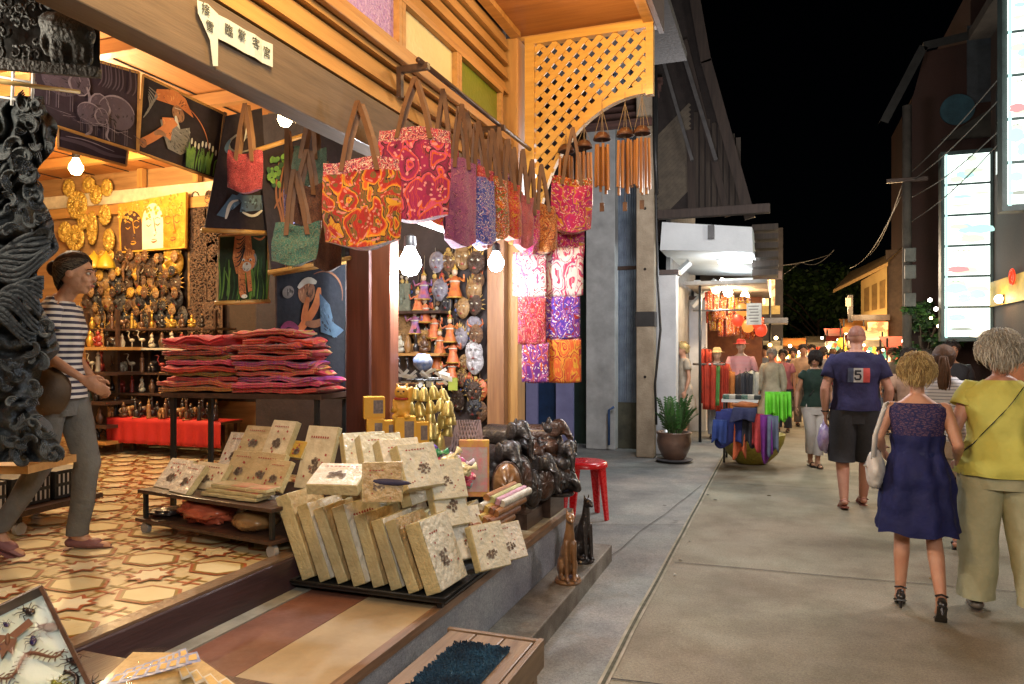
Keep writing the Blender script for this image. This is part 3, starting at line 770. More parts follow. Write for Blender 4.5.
# elephants
c = Canvas('charcoal painting of three elephants on plum ground high on the left', [P(32,42,3.3), P(139,73,3.62), P(137,152,3.62), P(30,118,3.3)], VELPUR, TEAK)
def eleph(u, v, s, fl=1):
    c.ell(u, v, .17*s, .20*s, DLIL); c.ell(u+fl*.16*s, v+.02*s, .09*s, .14*s, DLIL)
    c.arc(u, v, .17*s, .20*s, .2, 2.9, .022*s, LILAC); c.arc(u+fl*.16*s, v+.02*s, .09*s, .15*s, 0, 6.28, .02*s, LILAC)
    c.line([(u+fl*.22*s, v), (u+fl*.26*s, v-.15*s), (u+fl*.22*s, v-.32*s), (u+fl*.28*s, v-.38*s)], .04*s, LILAC)
    c.line([(u+fl*.10*s, v+.1*s), (u+fl*.05*s, v), (u+fl*.11*s, v-.12*s)], .02*s, LILAC)
    for k in (-.12, -.04, .08): c.line([(u+k*s, v-.12*s), (u+k*s, v-.36*s)], .035*s, DLIL); c.line([(u+k*s+.02*s, v-.16*s), (u+k*s+.02*s, v-.36*s)], .012*s, LILAC)
eleph(.26, .62, 1.05); eleph(.78, .40, 1.05, -1); eleph(.52, .28, .7)
for k in range(26): a = rnd.random(); c.line([(a, .12+.1*rnd.random()), (a+.12, .10+.1*rnd.random())], .012, LILAC if k % 2 else DLIL)
for k in range(12): a = .55+.4*rnd.random(); c.line([(a, .98), (a+.02, .75), (a-.02, .66)], .018, DLIL)
c.done()
c = Canvas('long dark landscape painting hanging just below the elephant painting', [P(58,122,3.75), P(128,150,4.0), P(126,166,4.0), P(58,148,3.75)], VELPUR, TEAK)
c.line([(0,.4),(.4,.5),(.7,.3),(1,.5)], .2, DLIL); c.line([(.1,.55),(.4,.7),(.8,.6)], .05, LILAC)
c.done()
# the flute player
c = Canvas('painting of an old man in a straw cone hat playing a pipe by white flowers', [P(143,75,3.62), P(224,114,3.95), P(216,180,3.95), P(138,152,3.62)], VELVET, TEAK)
c.poly([(.16,.90),(.36,1.0),(.52,.93),(.46,.80),(.14,.76)], P_OR)
c.poly([(.34,1.02),(.5,.95),(.62,.74),(.38,.82),(.24,.84)], P_OR)
c.ell(.43,.70,.075,.11,P_SK,.2); c.line([(.38,.76),(.46,.77)], .02, P_WH); c.line([(.40,.66),(.42,.56),(.46,.5)], .05, P_WH)
c.poly([(.22,.52),(.34,.60),(.46,.50),(.58,.58),(.62,.28),(.50,.16),(.34,.18),(.26,.36)], P_GY)
c.poly([(.24,.56),(.38,.62),(.36,.30),(.28,.34)], P_OR)
c.line([(.02,.12),(.18,.28),(.40,.58)], .10, P_OR, taper=False); c.ell(.04,.13,.045,.06,P_BR)
c.line([(.3,.34),(.22,.36),(.16,.30)], .07, P_SK); c.line([(.46,.86),(.62,.80),(.78,.62),(.86,.34)], .012, P_OR)
for k in range(5): c.line([(.02+.02*k,.45+.06*k),(.10+.02*k,.62+.05*k),(.06,.75+.03*k)], .02, P_GY)
for k in range(34): a = .56+.42*rnd.random(); c.line([(a,.02),(a+.03*rnd.random()-.015,.14+.1*rnd.random()),(a+.08*rnd.random()-.04,.26+.12*rnd.random())], .022, P_GR)
for k in range(8): a = .6+.045*k; c.ell(a,.33+.1*rnd.random(),.012,.045,P_WH)
c.poly([(.955,0),(1,0),(1,1),(.955,1)], CANBK)
c.done()
# glass painting on a scroll
c = Canvas('black scroll painting of a blue guitar and glass with a gold bottom rod', [P(226,116,3.9), P(262,108,4.0), P(269,233,4.0), P(204,230,3.85)], VELVET, None, rods='b')
c.arc(.48,.74,.3,.08,0,6.28,.02,P_GY); c.line([(.2,.78),(.12,.70),(.3,.64)], .03, P_BL)
c.poly([(.36,.72),(.62,.78),(.66,.9),(.52,.96),(.44,.86)], P_GY); c.line([(.5,.95),(.56,.84),(.5,.74)], .03, P_WH)
c.poly([(.26,.20),(.5,.32),(.62,.28),(.4,.18)], P_BL); c.line([(.22,.12),(.44,.30)], .05, P_BL, False); c.poly([(.52,.16),(.9,.18),(.94,.3),(.56,.3)], P_BL)
c.line([(.3,.1),(.34,.24),(.48,.26)], .02, P_WH); c.line([(.56,.16),(.74,.12),(.9,.18)], .02, P_WH)
c.done()
# the tree painting
c = Canvas('dark scroll painting of a tall tree with green leaves, hanging behind the bags', [P(258,150,3.95), P(346,122,4.3), P(350,258,4.3), P(272,272,3.95)], VELVET, None, rods='tb')
for k in range(4): c.line([(.16+.03*k,.02),(.18+.02*k,.4),(.12+.04*k,.6),(.2+.06*k,.85)], .02, P_BR)
c.line([(.1,.5),(.2,.6),(.32,.72)], .02, P_BR)
for k in range(40): c.ell(.05+.4*rnd.random(),.66+.24*rnd.random(),.03,.022,P_GR if k % 3 else P_DG, rnd.random()*3, 8)
for k in range(20): c.line([(.1+.8*rnd.random(),.0),(.1+.8*rnd.random(),.2)], .015, P_DG)
c.done()
# tiger
c = Canvas('scroll painting of a walking tiger among green grass', [P(219,236,4.2), P(268,234,4.35), P(268,301,4.35), P(217,303,4.2)], mat('jungle ground', (.03,.055,.02), .9, (.012,.02,.01), sc=6), TEAK, rods='b')
for k in range(46):
    a = rnd.random(); b = .0+.1*rnd.random(); c.line([(a,b),(a+.05*rnd.random(),b+.2),(a+.2*rnd.random()-.1,b+.35+.3*rnd.random())], .02, P_GR if k % 2 else P_DG)
c.ell(.62,.62,.13,.14,P_GY); c.poly([(.3,.98),(.62,.98),(.66,.7),(.62,.44),(.34,.42),(.26,.66)], P_OR)
c.poly([(.36,.55),(.50,.55),(.54,.1),(.44,.06),(.40,.14)], P_OR); c.poly([(.52,.5),(.62,.48),(.66,.16),(.58,.14)], P_OR)
c.ell(.54,.60,.17,.15,P_OR); c.ell(.42,.74,.04,.04,P_OR); c.ell(.66,.73,.04,.04,P_OR)
c.ell(.54,.52,.09,.07,P_WH); c.ell(.47,.62,.03,.02,P_WH); c.ell(.61,.62,.03,.02,P_WH); c.ell(.54,.56,.025,.02,P_SK)
for a in (.47,.61): c.ell(a,.61,.012,.014,P_BK)
for k in range(7): c.line([(.30+.03*(k % 2),.52+.07*k),(.40,.55+.06*k),(.5,.80+.03*k)], .016, P_BK)
for k in range(5): c.line([(.45+.045*k,.74),(.46+.04*k,.68)], .012, P_BK); c.line([(.40,.5-.08*k),(.50,.48-.08*k)], .012, P_BK)
c.ell(.49,.08,.06,.03,P_WH); c.line([(.66,.95),(.8,.9),(.9,.96)], .03, P_OR)
c.done()
# smoker under blue light
c = Canvas('dark blue painting of a man holding a pipe in moonlight, hanging behind the textiles', [P(276,274,4.3), P(346,262,4.55), P(346,398,4.55), P(276,398,4.3)], mat('midnight canvas', (.006,.010,.022), .8, (.003,.005,.01), sc=3), DKWOOD, rods='t')
c.ell(.42,.82,.12,.09,P_SK); c.line([(.3,.86),(.42,.92),(.56,.88)], .05, P_WH); c.line([(.44,.78),(.40,.68),(.36,.6)], .05, P_OR)
c.line([(.60,.84),(.56,.70),(.36,.56),(.28,.5)], .07, P_OR); c.line([(.7,.6),(.55,.56),(.4,.58)], .06, P_SK)
c.poly([(.6,.8),(.75,.7),(.86,.45),(.62,.5)], P_BL); c.arc(.62,.76,.32,.2,-.2,1.9,.014,P_BR); c.ell(.16,.84,.08,.05,P_GY)
for k in range(7): c.line([(.62+.03*k,.66-.02*k),(.78,.56-.02*k),(.95,.5)], .014, P_BL)
c.line([(.06,.55),(.16,.6),(.3,.54)], .05, mat('plum paint', (.2,.02,.1), .7))
c.done()

# Buddha triptych with relief faces
GOLD = mat('gold leaf', (.75,.45,.07), .35, (.45,.22,.02), sc=14, bump=.5, bsc=60, metal=.55)
GOLDP = mat('ochre gold paint', (.68,.38,.05), .45, (.45,.22,.03), sc=8, bump=.25)
GREYG = mat('bright gold relief', (.78,.55,.14), .35, (.5,.30,.04), sc=25, bump=.8, bsc=60, metal=.4)
IVOR = mat('ivory paint', (.74,.70,.58), .6, (.62,.56,.42)); UMB = mat('umber paint', (.07,.035,.03), .6)
q = [PY(118,204,6.02), PY(186,192,6.02), PY(185,248,6.02), PY(120,253,6.02)]
c = Canvas('gold triptych of three serene faces, brown, white and gold, side by side', q, GOLDP, None, th=.03)
def fpoly(u0, u1, top, m):
    pts = [(u0,.03),(u1,.03),(u1,.50)]+[(u0+(u1-u0)*(.5+.5*math.cos(a)), .50+top*math.sin(a)) for a in [math.pi*i/10 for i in range(1,10)]]+[(u0,.50)]
    cc = ((u0+u1)/2, .4); c.z += .0008
    for i in range(len(pts)): c.mb.poly([c.pt(*cc), c.pt(*pts[i]), c.pt(*pts[(i+1) % len(pts)])], c.mi(m))
for k in range(90):
    u, v = rnd.random(), .62+.36*rnd.random(); b = c.pt(u, v); c.mb.ball(b, .016, 6, c.mi(GREYG), 4)
fpoly(.03,.36,.32,UMB); fpoly(.36,.68,.40,IVOR); fpoly(.68,.985,.40,GOLD)
for uc, m in ((.22,UMB),(.54,IVOR),(.83,GOLD)):
    dk = P_BR if m is not UMB else GOLDP
    s = .016
    c.line([(uc+.0,.62),(uc+.02,.42),(uc+.035,.30),(uc+.005,.27)], .025, dk)
    for e in (-.075,.06): c.line([(uc+e-.035,.50),(uc+e,.455),(uc+e+.04,.50)], .022, dk); c.line([(uc+e-.045,.58),(uc+e,.62),(uc+e+.045,.57)], .014, dk)
    c.line([(uc-.035,.17),(uc,.145),(uc+.05,.18)], .03, dk); c.line([(uc-.03,.20),(uc,.21),(uc+.045,.2)], .014, dk)
    cc = c.pt(uc+.025,.32); c.mb.ball(cc, (.018,.02,.022), 8, c.mi(m), 6)
c.done()

# ================================================================ masks
def mask_mesh(w, h, dpt, style, seed):
    r = random.Random(seed); mb = MB(); N = 22
    ny = 0; brow = r.uniform(.35,.6); nl = r.uniform(.6,1.0)
    pts = {}
    def H(x, y):
        rr = min(1, x*x+y*y); z = math.sqrt(max(0, 1-rr))*dpt*.7
        z += nl*dpt*math.exp(-(x/.13)**2)*(math.exp(-((y+.10)/.22)**2))*1.3
        z += brow*dpt*math.exp(-((y-.32)/.09)**2)*math.exp(-((abs(x)-.3)/.25)**2)*1.6
        z -= .6*dpt*math.exp(-((y-.16)/.10)**2)*math.exp(-((abs(x)-.33)/.14)**2)
        z += .6*dpt*math.exp(-((y+.52)/.10)**2)*math.exp(-(x/.30)**2)-.5*dpt*math.exp(-((y+.52)/.025)**2)*math.exp(-(x/.24)**2)
        z += .4*dpt*math.exp(-((y+.2)/.15)**2)*math.exp(-((abs(x)-.55)/.13)**2)
        return z
    def mi(x, y):
        if ((abs(x)-.33)/.12)**2+((y-.15)/.055)**2 < 1: return 1
        if (x/.26)**2+((y+.52)/.085)**2 < 1: return 2
        return 0
    K = 12; J = 26
    ring = lambda i, j: (math.sin(math.pi/2*i/K)*math.cos(2*math.pi*j/J), math.sin(math.pi/2*i/K)*math.sin(2*math.pi*j/J))
    V = [[(lambda x, y: Vector((x*w/2*(1-.22*max(0,-y)**2), -H(x,y), y*h/2)))(*ring(i, j)) for j in range(J)] for i in range(K+1)]
    o = mb.av([p for row in V for p in row])
    for i in range(K):
        for j in range(J):
            a = o+i*J+j; b = o+i*J+(j+1) % J
            x, y = ring(i+.5, j+.5); mb.face((a, b, b+J, a+J), mi(x, y))
    if style == 'horn':
        for s in (-1, 1):
            mb.tube([(s*w*.30,0,h*.38),(s*w*.55,-.01,h*.50),(s*w*.52,-.02,h*.72)], [w*.07,w*.05,w*.01], 7, 3)
            mb.tube([(s*w*.13,-dpt*.7,-h*.27),(s*w*.17,-dpt*1.3,-h*.34),(s*w*.19,-dpt*1.2,-h*.20)], [w*.025,w*.02,w*.006], 6, 1)
    elif style == 'tusk':
        mb.tube([(0,-dpt,-h*.05),(0,-dpt*1.6,-h*.35),(0,-dpt*1.4,-h*.7),(w*.08,-dpt*1.7,-h*.85)], [w*.13,w*.10,w*.07,w*.04], 8, 0)
        for s in (-1, 1):
            mb.tube([(s*w*.18,-dpt*.9,-h*.2),(s*w*.24,-dpt*1.6,-h*.38),(s*w*.22,-dpt*2.1,-h*.25)], [w*.035,w*.03,w*.006], 6, 1)
            mb.ball((s*w*.52,.0,h*.02), (w*.2,.015,h*.3), 10, 0, 6)
    elif style == 'crown':
        for k in range(-3, 4):
            mb.tube([(k*w*.11,-.01,h*.40-abs(k)*h*.04),(k*w*.14,-.01,h*.72-abs(k)*h*.08)], [w*.06,w*.008], 6, 3)
        mb.ball((0,-.015,h*.5), (w*.1,.02,h*.1), 8, 3, 6)
    elif style == 'spiky':
        for k in range(11):
            a = math.pi*(k/10*1.2-.1); mb.tube([(w*.45*math.cos(a),0,h*.45*math.sin(a)),(w*.72*math.cos(a),.01,h*.68*math.sin(a))], [w*.06,w*.005], 5, 3)
    elif style == 'curls':
        for k in range(60):
            a = math.pi*r.uniform(.05,.95); q = r.uniform(.62,1.0); mb.ball((w*.48*q*math.cos(a),-dpt*.75*math.sqrt(max(0,1-q*q))-.004,h*.50*q*math.sin(a)), w*.045, 6, 3, 4)
        mb.ball((0,0,h*.56), (w*.16,.03,h*.12), 8, 3, 6)
    return mb
EYE = mat('mask eye white', (.6,.55,.42), .5); LIP = mat('mask red lips', (.28,.04,.03), .5); BRS = mat('mask brass trim', (.50,.32,.08), .4, (.25,.14,.03), sc=20)
WK = [mat('mask dark wood', (.075,.038,.02), .6, (.03,.016,.01), sc=20, bump=.8), mat('mask mid wood', (.20,.10,.04), .6, (.06,.025,.012), sc=20, bump=.8),
      mat('mask black', (.03,.028,.03), .5, (.012,.01,.012), sc=20, bump=.6), mat('mask straw brown', (.32,.19,.07), .55, (.16,.08,.03), sc=20, bump=.5),
      mat('mask gold', (.65,.40,.07), .4, (.35,.18,.02), sc=20, bump=.5, metal=.4)]
protos = []
for k, st in enumerate(('plain','horn','tusk','crown','spiky','curls','plain','crown')):
    ob = mask_mesh(.20 if st != 'tusk' else .2, .27, .06, st, k*5+1).build('wooden_mask', [WK[0], EYE, LIP, BRS], smooth=True)
    protos.append(ob.data); bpy.data.objects.remove(ob)
def put_mask(k, loc, s, label, group, m0=None, m3=None, rz=0, name='wooden_mask', cat='mask', m1=None):
    o = bpy.data.objects.new(name, protos[k]); COL.objects.link(o); o.location = loc; o.rotation_euler = (0, rnd.uniform(-.06,.06), rz+rnd.uniform(-.2,.2)); o.scale = (s*rnd.uniform(.9,1.1), s, s)
    for sl, mm in ((0, m0), (1, m1), (3, m3)):
        if mm: o.material_slots[sl].link = 'OBJECT'; o.material_slots[sl].material = mm
    tag(o, label, cat, group); return o
rows = [(263, [100,116,131,146,160,173]), (282, [92,104,116,128,140,152,164,176]), (300, [88,99,110,121,132,143,154,166,178]), (317, [90,101,112,123,134,146,158,170,182]), (333, [92,104,116,128,140,152,163,174])]
_a, _b = PY(190,400,6.19), PY(262,196,6.19); o = MB().span((_a.x,6.185,_a.z), (_b.x,6.197,_b.z)).build('relief_darkening_board', mat('relief darkening board', (.05,.03,.022), .8)); tag(o, 'added dark board darkening the wall behind the relief panels beside the tiger painting', 'board'); _a, _b = PY(86,352,6.19), PY(187,250,6.19); o = MB().span((_a.x,6.185,_a.z), (_b.x,6.197,_b.z)).build('mask_darkening_board', mat('mask darkening board', (.035,.02,.015), .8)); tag(o, 'added dark board darkening the back wall behind the rows of masks', 'board')  # both boards are added to darken the wall behind the carvings
RN = ['top', 'second', 'third', 'fourth', 'bottom']
for ri, (py, xs) in enumerate(rows):
    for ci, px in enumerate(xs):
        q = PY(px+rnd.uniform(-2,2), py+rnd.uniform(-2,2), 6.10)
        gold = (ri == 0 and ci == 5); k = rnd.choice([0,1,3,4,6,7,5]); m = rnd.choice([WK[0],WK[1],WK[2],WK[0],WK[3]]); s = .86
        if ri == 0 and ci in (1,2,3,4): k = 2 if ci in (2,4) else 2; m = WK[0] if ci != 2 else WK[1]; s = .95
        if gold: k, m, s = 7, WK[4], 1.25
        if ri >= 2 and px > 140: m = rnd.choice([WK[2], WK[2], WK[0]])
        lb = f"carved mask, {ORD[ci]} from the left in the {RN[ri]} row on the back wall"
        if gold: lb = 'bright gold crowned mask at the right end of the top mask row'
        put_mask(k, q, s, lb, 'carved masks covering the back wall', m)
k_ = 0
for py in (256, 273, 291, 309, 326):
    for px in range(92, 182, 9):
        q = PY(px+rnd.uniform(-3,3), py+rnd.uniform(-3,3), 6.02); k_ += 1
        put_mask(rnd.choice([0,1,3,4,6]), q, rnd.uniform(.34,.5), 'palm sized carved mask hung in a gap between the larger wall masks', 'palm sized masks between the larger wall masks', rnd.choice([WK[0],WK[1],WK[2],WK[3],WK[4]]), name='small_mask')
# gold relief roundels on the left and yellow hats above the masks
for i, (px, py, a, b) in enumerate(((78,205,26,28),(76,238,24,26),(93,228,12,34),(70,262,14,18),(97,195,14,18),(86,262,12,14),(106,215,14,20),(110,240,13,22),(66,232,16,20),(90,185,14,14),(70,188,14,16),(108,188,12,16),(103,262,10,12),(84,221,12,16))):
    q = PY(px, py, 6.1); s = dep(q)/F
    t = thing('gold_ornament', f'round gilt openwork wall ornament, {ORD[i]} of those left of the triptych', 'wall ornament', q, 0, 'gilt ornaments on the back wall')
    mb = MB()
    for r in (.95,.6,.3):
        n = 16; pts = [(a*s*r*math.cos(2*math.pi*k/n)*.5, -.01, b*s*r*math.sin(2*math.pi*k/n)*.5) for k in range(n+1)]; mb.tube(pts, .012, 6, 0)
    for k in range(14):
        an = 2*math.pi*k/14; mb.ball((a*s*.40*math.cos(an), -.015, b*s*.40*math.sin(an)), (.03,.02,.03), 7, 0, 5)
        mb.tube([(0,-.01,0),(a*s*.25*math.cos(an),-.03,b*s*.25*math.sin(an)),(a*s*.5*math.cos(an+.3),-.01,b*s*.5*math.sin(an+.3))], .008, 5)
    mb.ball((0,-.02,0), (.04,.03,.05), 10, 0, 6)
    mb.build('relief', GREYG, t, smooth=True)
for i, px in enumerate((94,106)):
    q = PY(px, 261, 6.0); t = thing('bell_hat', f'yellow dome shaped ornament {"left" if i==0 else "right"} of the pair above the masks', 'ornament', q)
    MB().lathe([(.10,-.08),(.095,-.05),(.08,.0),(.055,.05),(.02,.08),(.008,.11)], n=18).build('dome', mat('yellow lacquer', (.68,.45,.04), .35, coat=.4), t, smooth=True)
# openwork brown relief panels right of the masks
CARV = mat('brown carved relief', (.15,.085,.055), .6, (.04,.022,.015), sc=45, bump=1.0, bsc=70)
for i, (x0, x1, y0, y1) in enumerate(((190,204,192,240),(206,220,192,238),(190,206,240,270),(207,220,240,300),(190,206,270,305),(192,222,302,352),(188,204,306,350),(207,221,204,262))):
    q0, q1 = PY(x0, y0, 6.12-.01*(i % 2)), PY(x1, y1, 6.12-.01*(i % 2)); c = (q0+q1)/2; w = q1.x-q0.x; h = q0.z-q1.z
    t = thing('relief_carving', f'small brown openwork relief panel, {ORD[i]} of those beside the gold mask', 'carved panel', c, 0, 'brown relief panels on the back wall')
    MB().box((0,.01,0), (w,.01,h)).build('backing', CARV, t)
    mb = MB()
    for k in range(26):
        a, b = rnd.uniform(-.42,.42)*w, rnd.uniform(-.44,.44)*h; r = rnd.uniform(.03,.055)
        mb.tube([(a+r*math.cos(an)*(1-an/9), -.006, b+r*math.sin(an)*(1-an/9)) for an in [j*.7 for j in range(9)]], .007, 5)
    mb.build('openwork', CARV, t, smooth=True)

# ================================================================ shelves with figurines in the shop
RACK = thing('display_rack', 'dark shelf rack with pale front edges under the wall of masks', 'rack', (-5.6,5.9,TZ))
def shelf(x0, x1, py, y, d=.28, m=None):
    q0, q1 = PY(x0, py, y), PY(x1, py, y); MB().span((q0.x,y,q0.z-.02), (q1.x,y+d,q0.z)).build('shelf', m or DKWOOD, RACK, world=True); return q0.z
PALE = mat('pale shelf edge', (.55,.50,.40), .5)
zs = [shelf(88,215,348,5.62,.4,PALE), shelf(88,215,372,5.62,.4), shelf(88,215,392,5.56,.45), shelf(88,215,329,5.75,.3)]
for px in (88,150,215):
    q = PY(px, 400, 5.98); MB().span((q.x-.015,5.97,TZ), (q.x+.015,6.0,2.0)).build('upright', DKWOOD, RACK, world=True)
MB().span((PY(88,400,6).x,6.02,TZ), (PY(215,400,6).x,6.04,1.75)).build('back_board', mat('rack back board', (.05,.03,.025), .8), RACK, world=True)
def fig_mesh(kind, r):
    mb = MB()
    if kind == 0:      # seated figure with topknot
        mb.ball((0,0,.03), (.05,.035,.03), 10, 0, 6); mb.ball((0,0,.08), (.032,.024,.045), 10, 0, 6); mb.ball((0,-.004,.135), (.019,.02,.022), 10, 0, 6); mb.ball((0,0,.16), (.01,.01,.013), 8, 1, 5)
        for s in (-1,1): mb.tube([(s*.03,0,.10),(s*.045,-.015,.07),(0,-.035,.05)], [.012,.010,.008], 6)
    elif kind == 1:    # small elephant
        mb.ball((0,0,.08), (.055,.032,.038), 10, 0, 6); mb.ball((.055,0,.10), (.025,.024,.027), 10, 0, 6); mb.tube([(.075,0,.10),(.095,0,.07),(.09,0,.03),(.10,0,.02)], [.011,.009,.007,.005], 6)
        for x in (-.035,.03):
            for y in (-.018,.018): mb.tube([(x,y,.07),(x,y,0)], [.014,.013], 6)
        for s in (-1,1): mb.ball((.045,s*.025,.10), (.018,.005,.024), 8, 0, 5); mb.tube([(.07,s*.012,.085),(.095,s*.014,.078)], [.004,.001], 5, 1)
    elif kind == 2:    # long necked cat
        mb.ball((0,0,.05), (.028,.035,.05), 10, 0, 6); mb.tube([(0,-.005,.08),(0,-.01,.15),(0,-.012,.19)], [.018,.012,.012], 8); mb.ball((0,-.018,.20), (.017,.02,.016), 8, 0, 6)
        for s in (-1,1): mb.tube([(s*.009,-.012,.21),(s*.012,-.01,.232)], [.006,.001], 5)
        mb.tube([(0,.03,.02),(.03,.04,.01),(.045,.02,.012)], .006, 6); mb.box((0,0,.005), (.07,.08,.01), 1)
    elif kind == 3:    # crane / heron
        mb.ball((0,0,.09), (.018,.035,.02), 8, 0, 6); mb.tube([(0,-.025,.10),(0,-.045,.14),(0,-.03,.18),(0,-.045,.19),(0,-.08,.185)], [.009,.006,.005,.006,.001], 6)
        for s in (-1,1): mb.tube([(s*.008,0,.08),(s*.008,0,.0)], .003, 5)
        mb.box((0,0,.004), (.05,.06,.008), 1)
    elif kind == 4:    # turned vase with lid
        mb.lathe([(.02,0),(.024,.006),(.034,.04),(.036,.07),(.022,.10),(.016,.12),(.022,.13),(.012,.15),(.003,.165)], n=12)
    elif kind == 5:    # standing slim figure
        mb.lathe([(.025,0),(.027,.01),(.020,.04),(.024,.09),(.017,.12),(.024,.145),(.01,.165)], n=10); mb.ball((0,0,.18), (.014,.015,.018), 8, 0, 6); mb.tube([(0,0,.195),(0,0,.22)], [.008,.001], 6, 1)
    return mb
FM = [mat('figure black', (.03,.022,.02), .35, coat=.3), mat('figure brown', (.13,.06,.03), .4, (.06,.03,.015), sc=20, coat=.2), mat('figure ochre', (.36,.19,.06), .45, (.18,.08,.03), sc=20), mat('figure red', (.30,.03,.02), .4), mat('figure cream', (.55,.5,.38), .5), mat('figure gold', (.6,.36,.06), .35, metal=.5), mat('figure green', (.05,.13,.07), .5)]
figs = []
for k in range(6):
    ob = fig_mesh(k, rnd).build('figurine', [FM[0], FM[2]], smooth=True); figs.append(ob.data); bpy.data.objects.remove(ob)
FN = ['topknot figure', 'elephant', 'long necked cat', 'heron', 'lidded vase', 'slim standing figure']
MN = {id(FM[0]):'black', id(FM[1]):'brown', id(FM[2]):'ochre', id(FM[3]):'red', id(FM[4]):'cream', id(FM[5]):'gold', id(FM[6]):'green'}
def put_fig(k, loc, s, m, where, rz=0, group='figurines on the shop shelves'):
    o = bpy.data.objects.new('figurine', figs[k]); COL.objects.link(o); o.location = loc; o.rotation_euler = (0,0,rz); o.scale = (s,)*3
    o.material_slots[0].link = 'OBJECT'; o.material_slots[0].material = m
    tag(o, f'{MN[id(m)]} {FN[k]} figurine, {where}', 'figurine', group)
SHN = ['on the pale edged shelf', 'on the shelf below the pale one', 'on the lowest dark shelf', 'on the shelf under the masks']
for si, z in enumerate(zs):
    n = 12
    for i in range(n):
        q = PY(92+i*10, 350, 5.68 if si < 3 else 5.8); k = rnd.choice([0,1,2,3,4,5]); m = rnd.choice(FM[:5] if si < 3 else [FM[0],FM[2],FM[5],FM[5],FM[1]])
        if si == 0 and i in (4, 5): k, m = 3, FM[4]
        put_fig(k, (q.x, q.y-.0, z), rnd.uniform(.85,1.0) if si != 3 else .8, m, f'{ORD[i]} from the left {SHN[si]}', rnd.uniform(-1,1)+math.pi*.5*(k == 1))
# table with a red cloth, crowded with small black animals
TB = thing('display_table', 'low table draped in bright red cloth before the figurine shelves', 'table', (-5.2,5.4,TZ))
a, b = PY(108,418,5.35), PY(222,418,5.35)
for x in (a.x+.05, b.x-.05):
    for y in (5.4, 5.56): MB().span((x,y,TZ), (x+.04,y+.04,a.z-.02)).build('leg', DKWOOD, TB, world=True)
MB().span((a.x,5.35,a.z-.02), (b.x,5.62,a.z)).build('tabletop', DKWOOD, TB, world=True)
REDC = mat('red table cloth', (.50,.02,.015), .7, (.38,.012,.01), sc=3)
mb = MB(); mb.grid(lambda u, v: Vector((a.x+(b.x-a.x)*u, 5.335+.012*math.sin(u*60)*(1-v), a.z+.006-.235*(1-v))), 80, 6)
mb.grid(lambda u, v: Vector((a.x+(b.x-a.x)*u, 5.335+.29*v, a.z+.006)), 8, 2)
tag(mb.build('table_cloth', REDC, smooth=True, solid=.003), 'bright red cloth hanging over the front of the low figurine table', 'tablecloth')
for i in range(26):
    q = PY(111+i*4.2, 412, 5.37+.09*(i % 3)); k = (1,5,2,0)[i % 4]
    put_fig(k, (q.x, q.y, a.z+.01), .85, rnd.choice([FM[0],FM[0],FM[1],FM[2]]), f'{i+1} along the red clothed table', rnd.uniform(-1,1), 'little animals crowded on the red clothed table')
# wooden boxes and tiers left of the table
SD = thing('side_shelf', 'narrow wooden tiered shelf holding boxes left of the red table', 'shelf', (-6.3,5.2,TZ))
for py in (347,372,401,424,440):
    q0, q1 = PY(66,py,5.2), PY(106,py,5.2); MB().span((q0.x,5.2,q0.z-.03), (q1.x,5.6,q0.z)).build('shelf', TEAKX if py in (347,440) else DKWOOD, SD, world=True)
for px in (67,105): q = PY(px,400,5.45); MB().span((q.x,5.57,TZ), (q.x+.03,5.6,2.0)).build('upright', DKWOOD, SD, world=True)
for i, (px, py, m) in enumerate(((98,347,3),(90,347,5),(98,372,4),(86,372,3),(98,401,0),(88,401,6),(100,424,1),(82,440,2),(95,440,0))):
    q = PY(px, py, 5.3); put_fig((0,4,5,3,1,2,4,0,1)[i], (q.x, q.y, q.z+.002), .95, FM[m], f'{ORD[i]} counted from the top on the narrow tiered shelf', rnd.uniform(-1,1))
# striped boxes on a small wheeled cart behind the woman
CT2 = thing('low_cart', 'low dark wheeled cart carrying black and white boxes behind the woman', 'cart', (-4.4,3.9,TZ))
q0 = PZ(18,512,.75); q1 = PZ(103,492,.75)
dv = (q1-q0); L2 = dv.length; an = math.atan2(dv.y, dv.x); CT2.location = (q0.x, q0.y, TZ); CT2.rotation_euler = (0,0,an)
MB().span((0,0,.11), (L2,.5,.14)).build('deck', DKWOOD, CT2)
for x in (.06, L2-.06):
    for y in (.06,.44): MB().tube([(x,y-.012,.035),(x,y+.012,.035)], .035, 12).build('wheel', mat('white caster', (.6,.58,.52), .5), CT2, smooth='auto'); MB().span((x-.01,y-.01,.05),(x+.01,y+.01,.11)).build('fork', BLACKM, CT2)
BWS = stripes('black white print', (.02,.02,.02), (.55,.55,.52), 34, .62, axis=0)
for i in range(3):
    t = thing('printed_box', f'black box with white printed squares on the low cart, {ORD[i]} from the right', 'box', CT2.matrix_basis @ Vector((L2-.14-.27*i, .2, .142)), an, 'boxes on the low cart behind the woman')
    MB().span((-.12,-.12,0), (.12,.14,.16)).build('carton', mat('black carton', (.03,.03,.03), .5), t, bevel=.004)
    for r in range(2): MB().span((-.11,-.123,.02+.07*r), (.11,-.1205,.07+.07*r)).build('printed_panel', BWS, t)
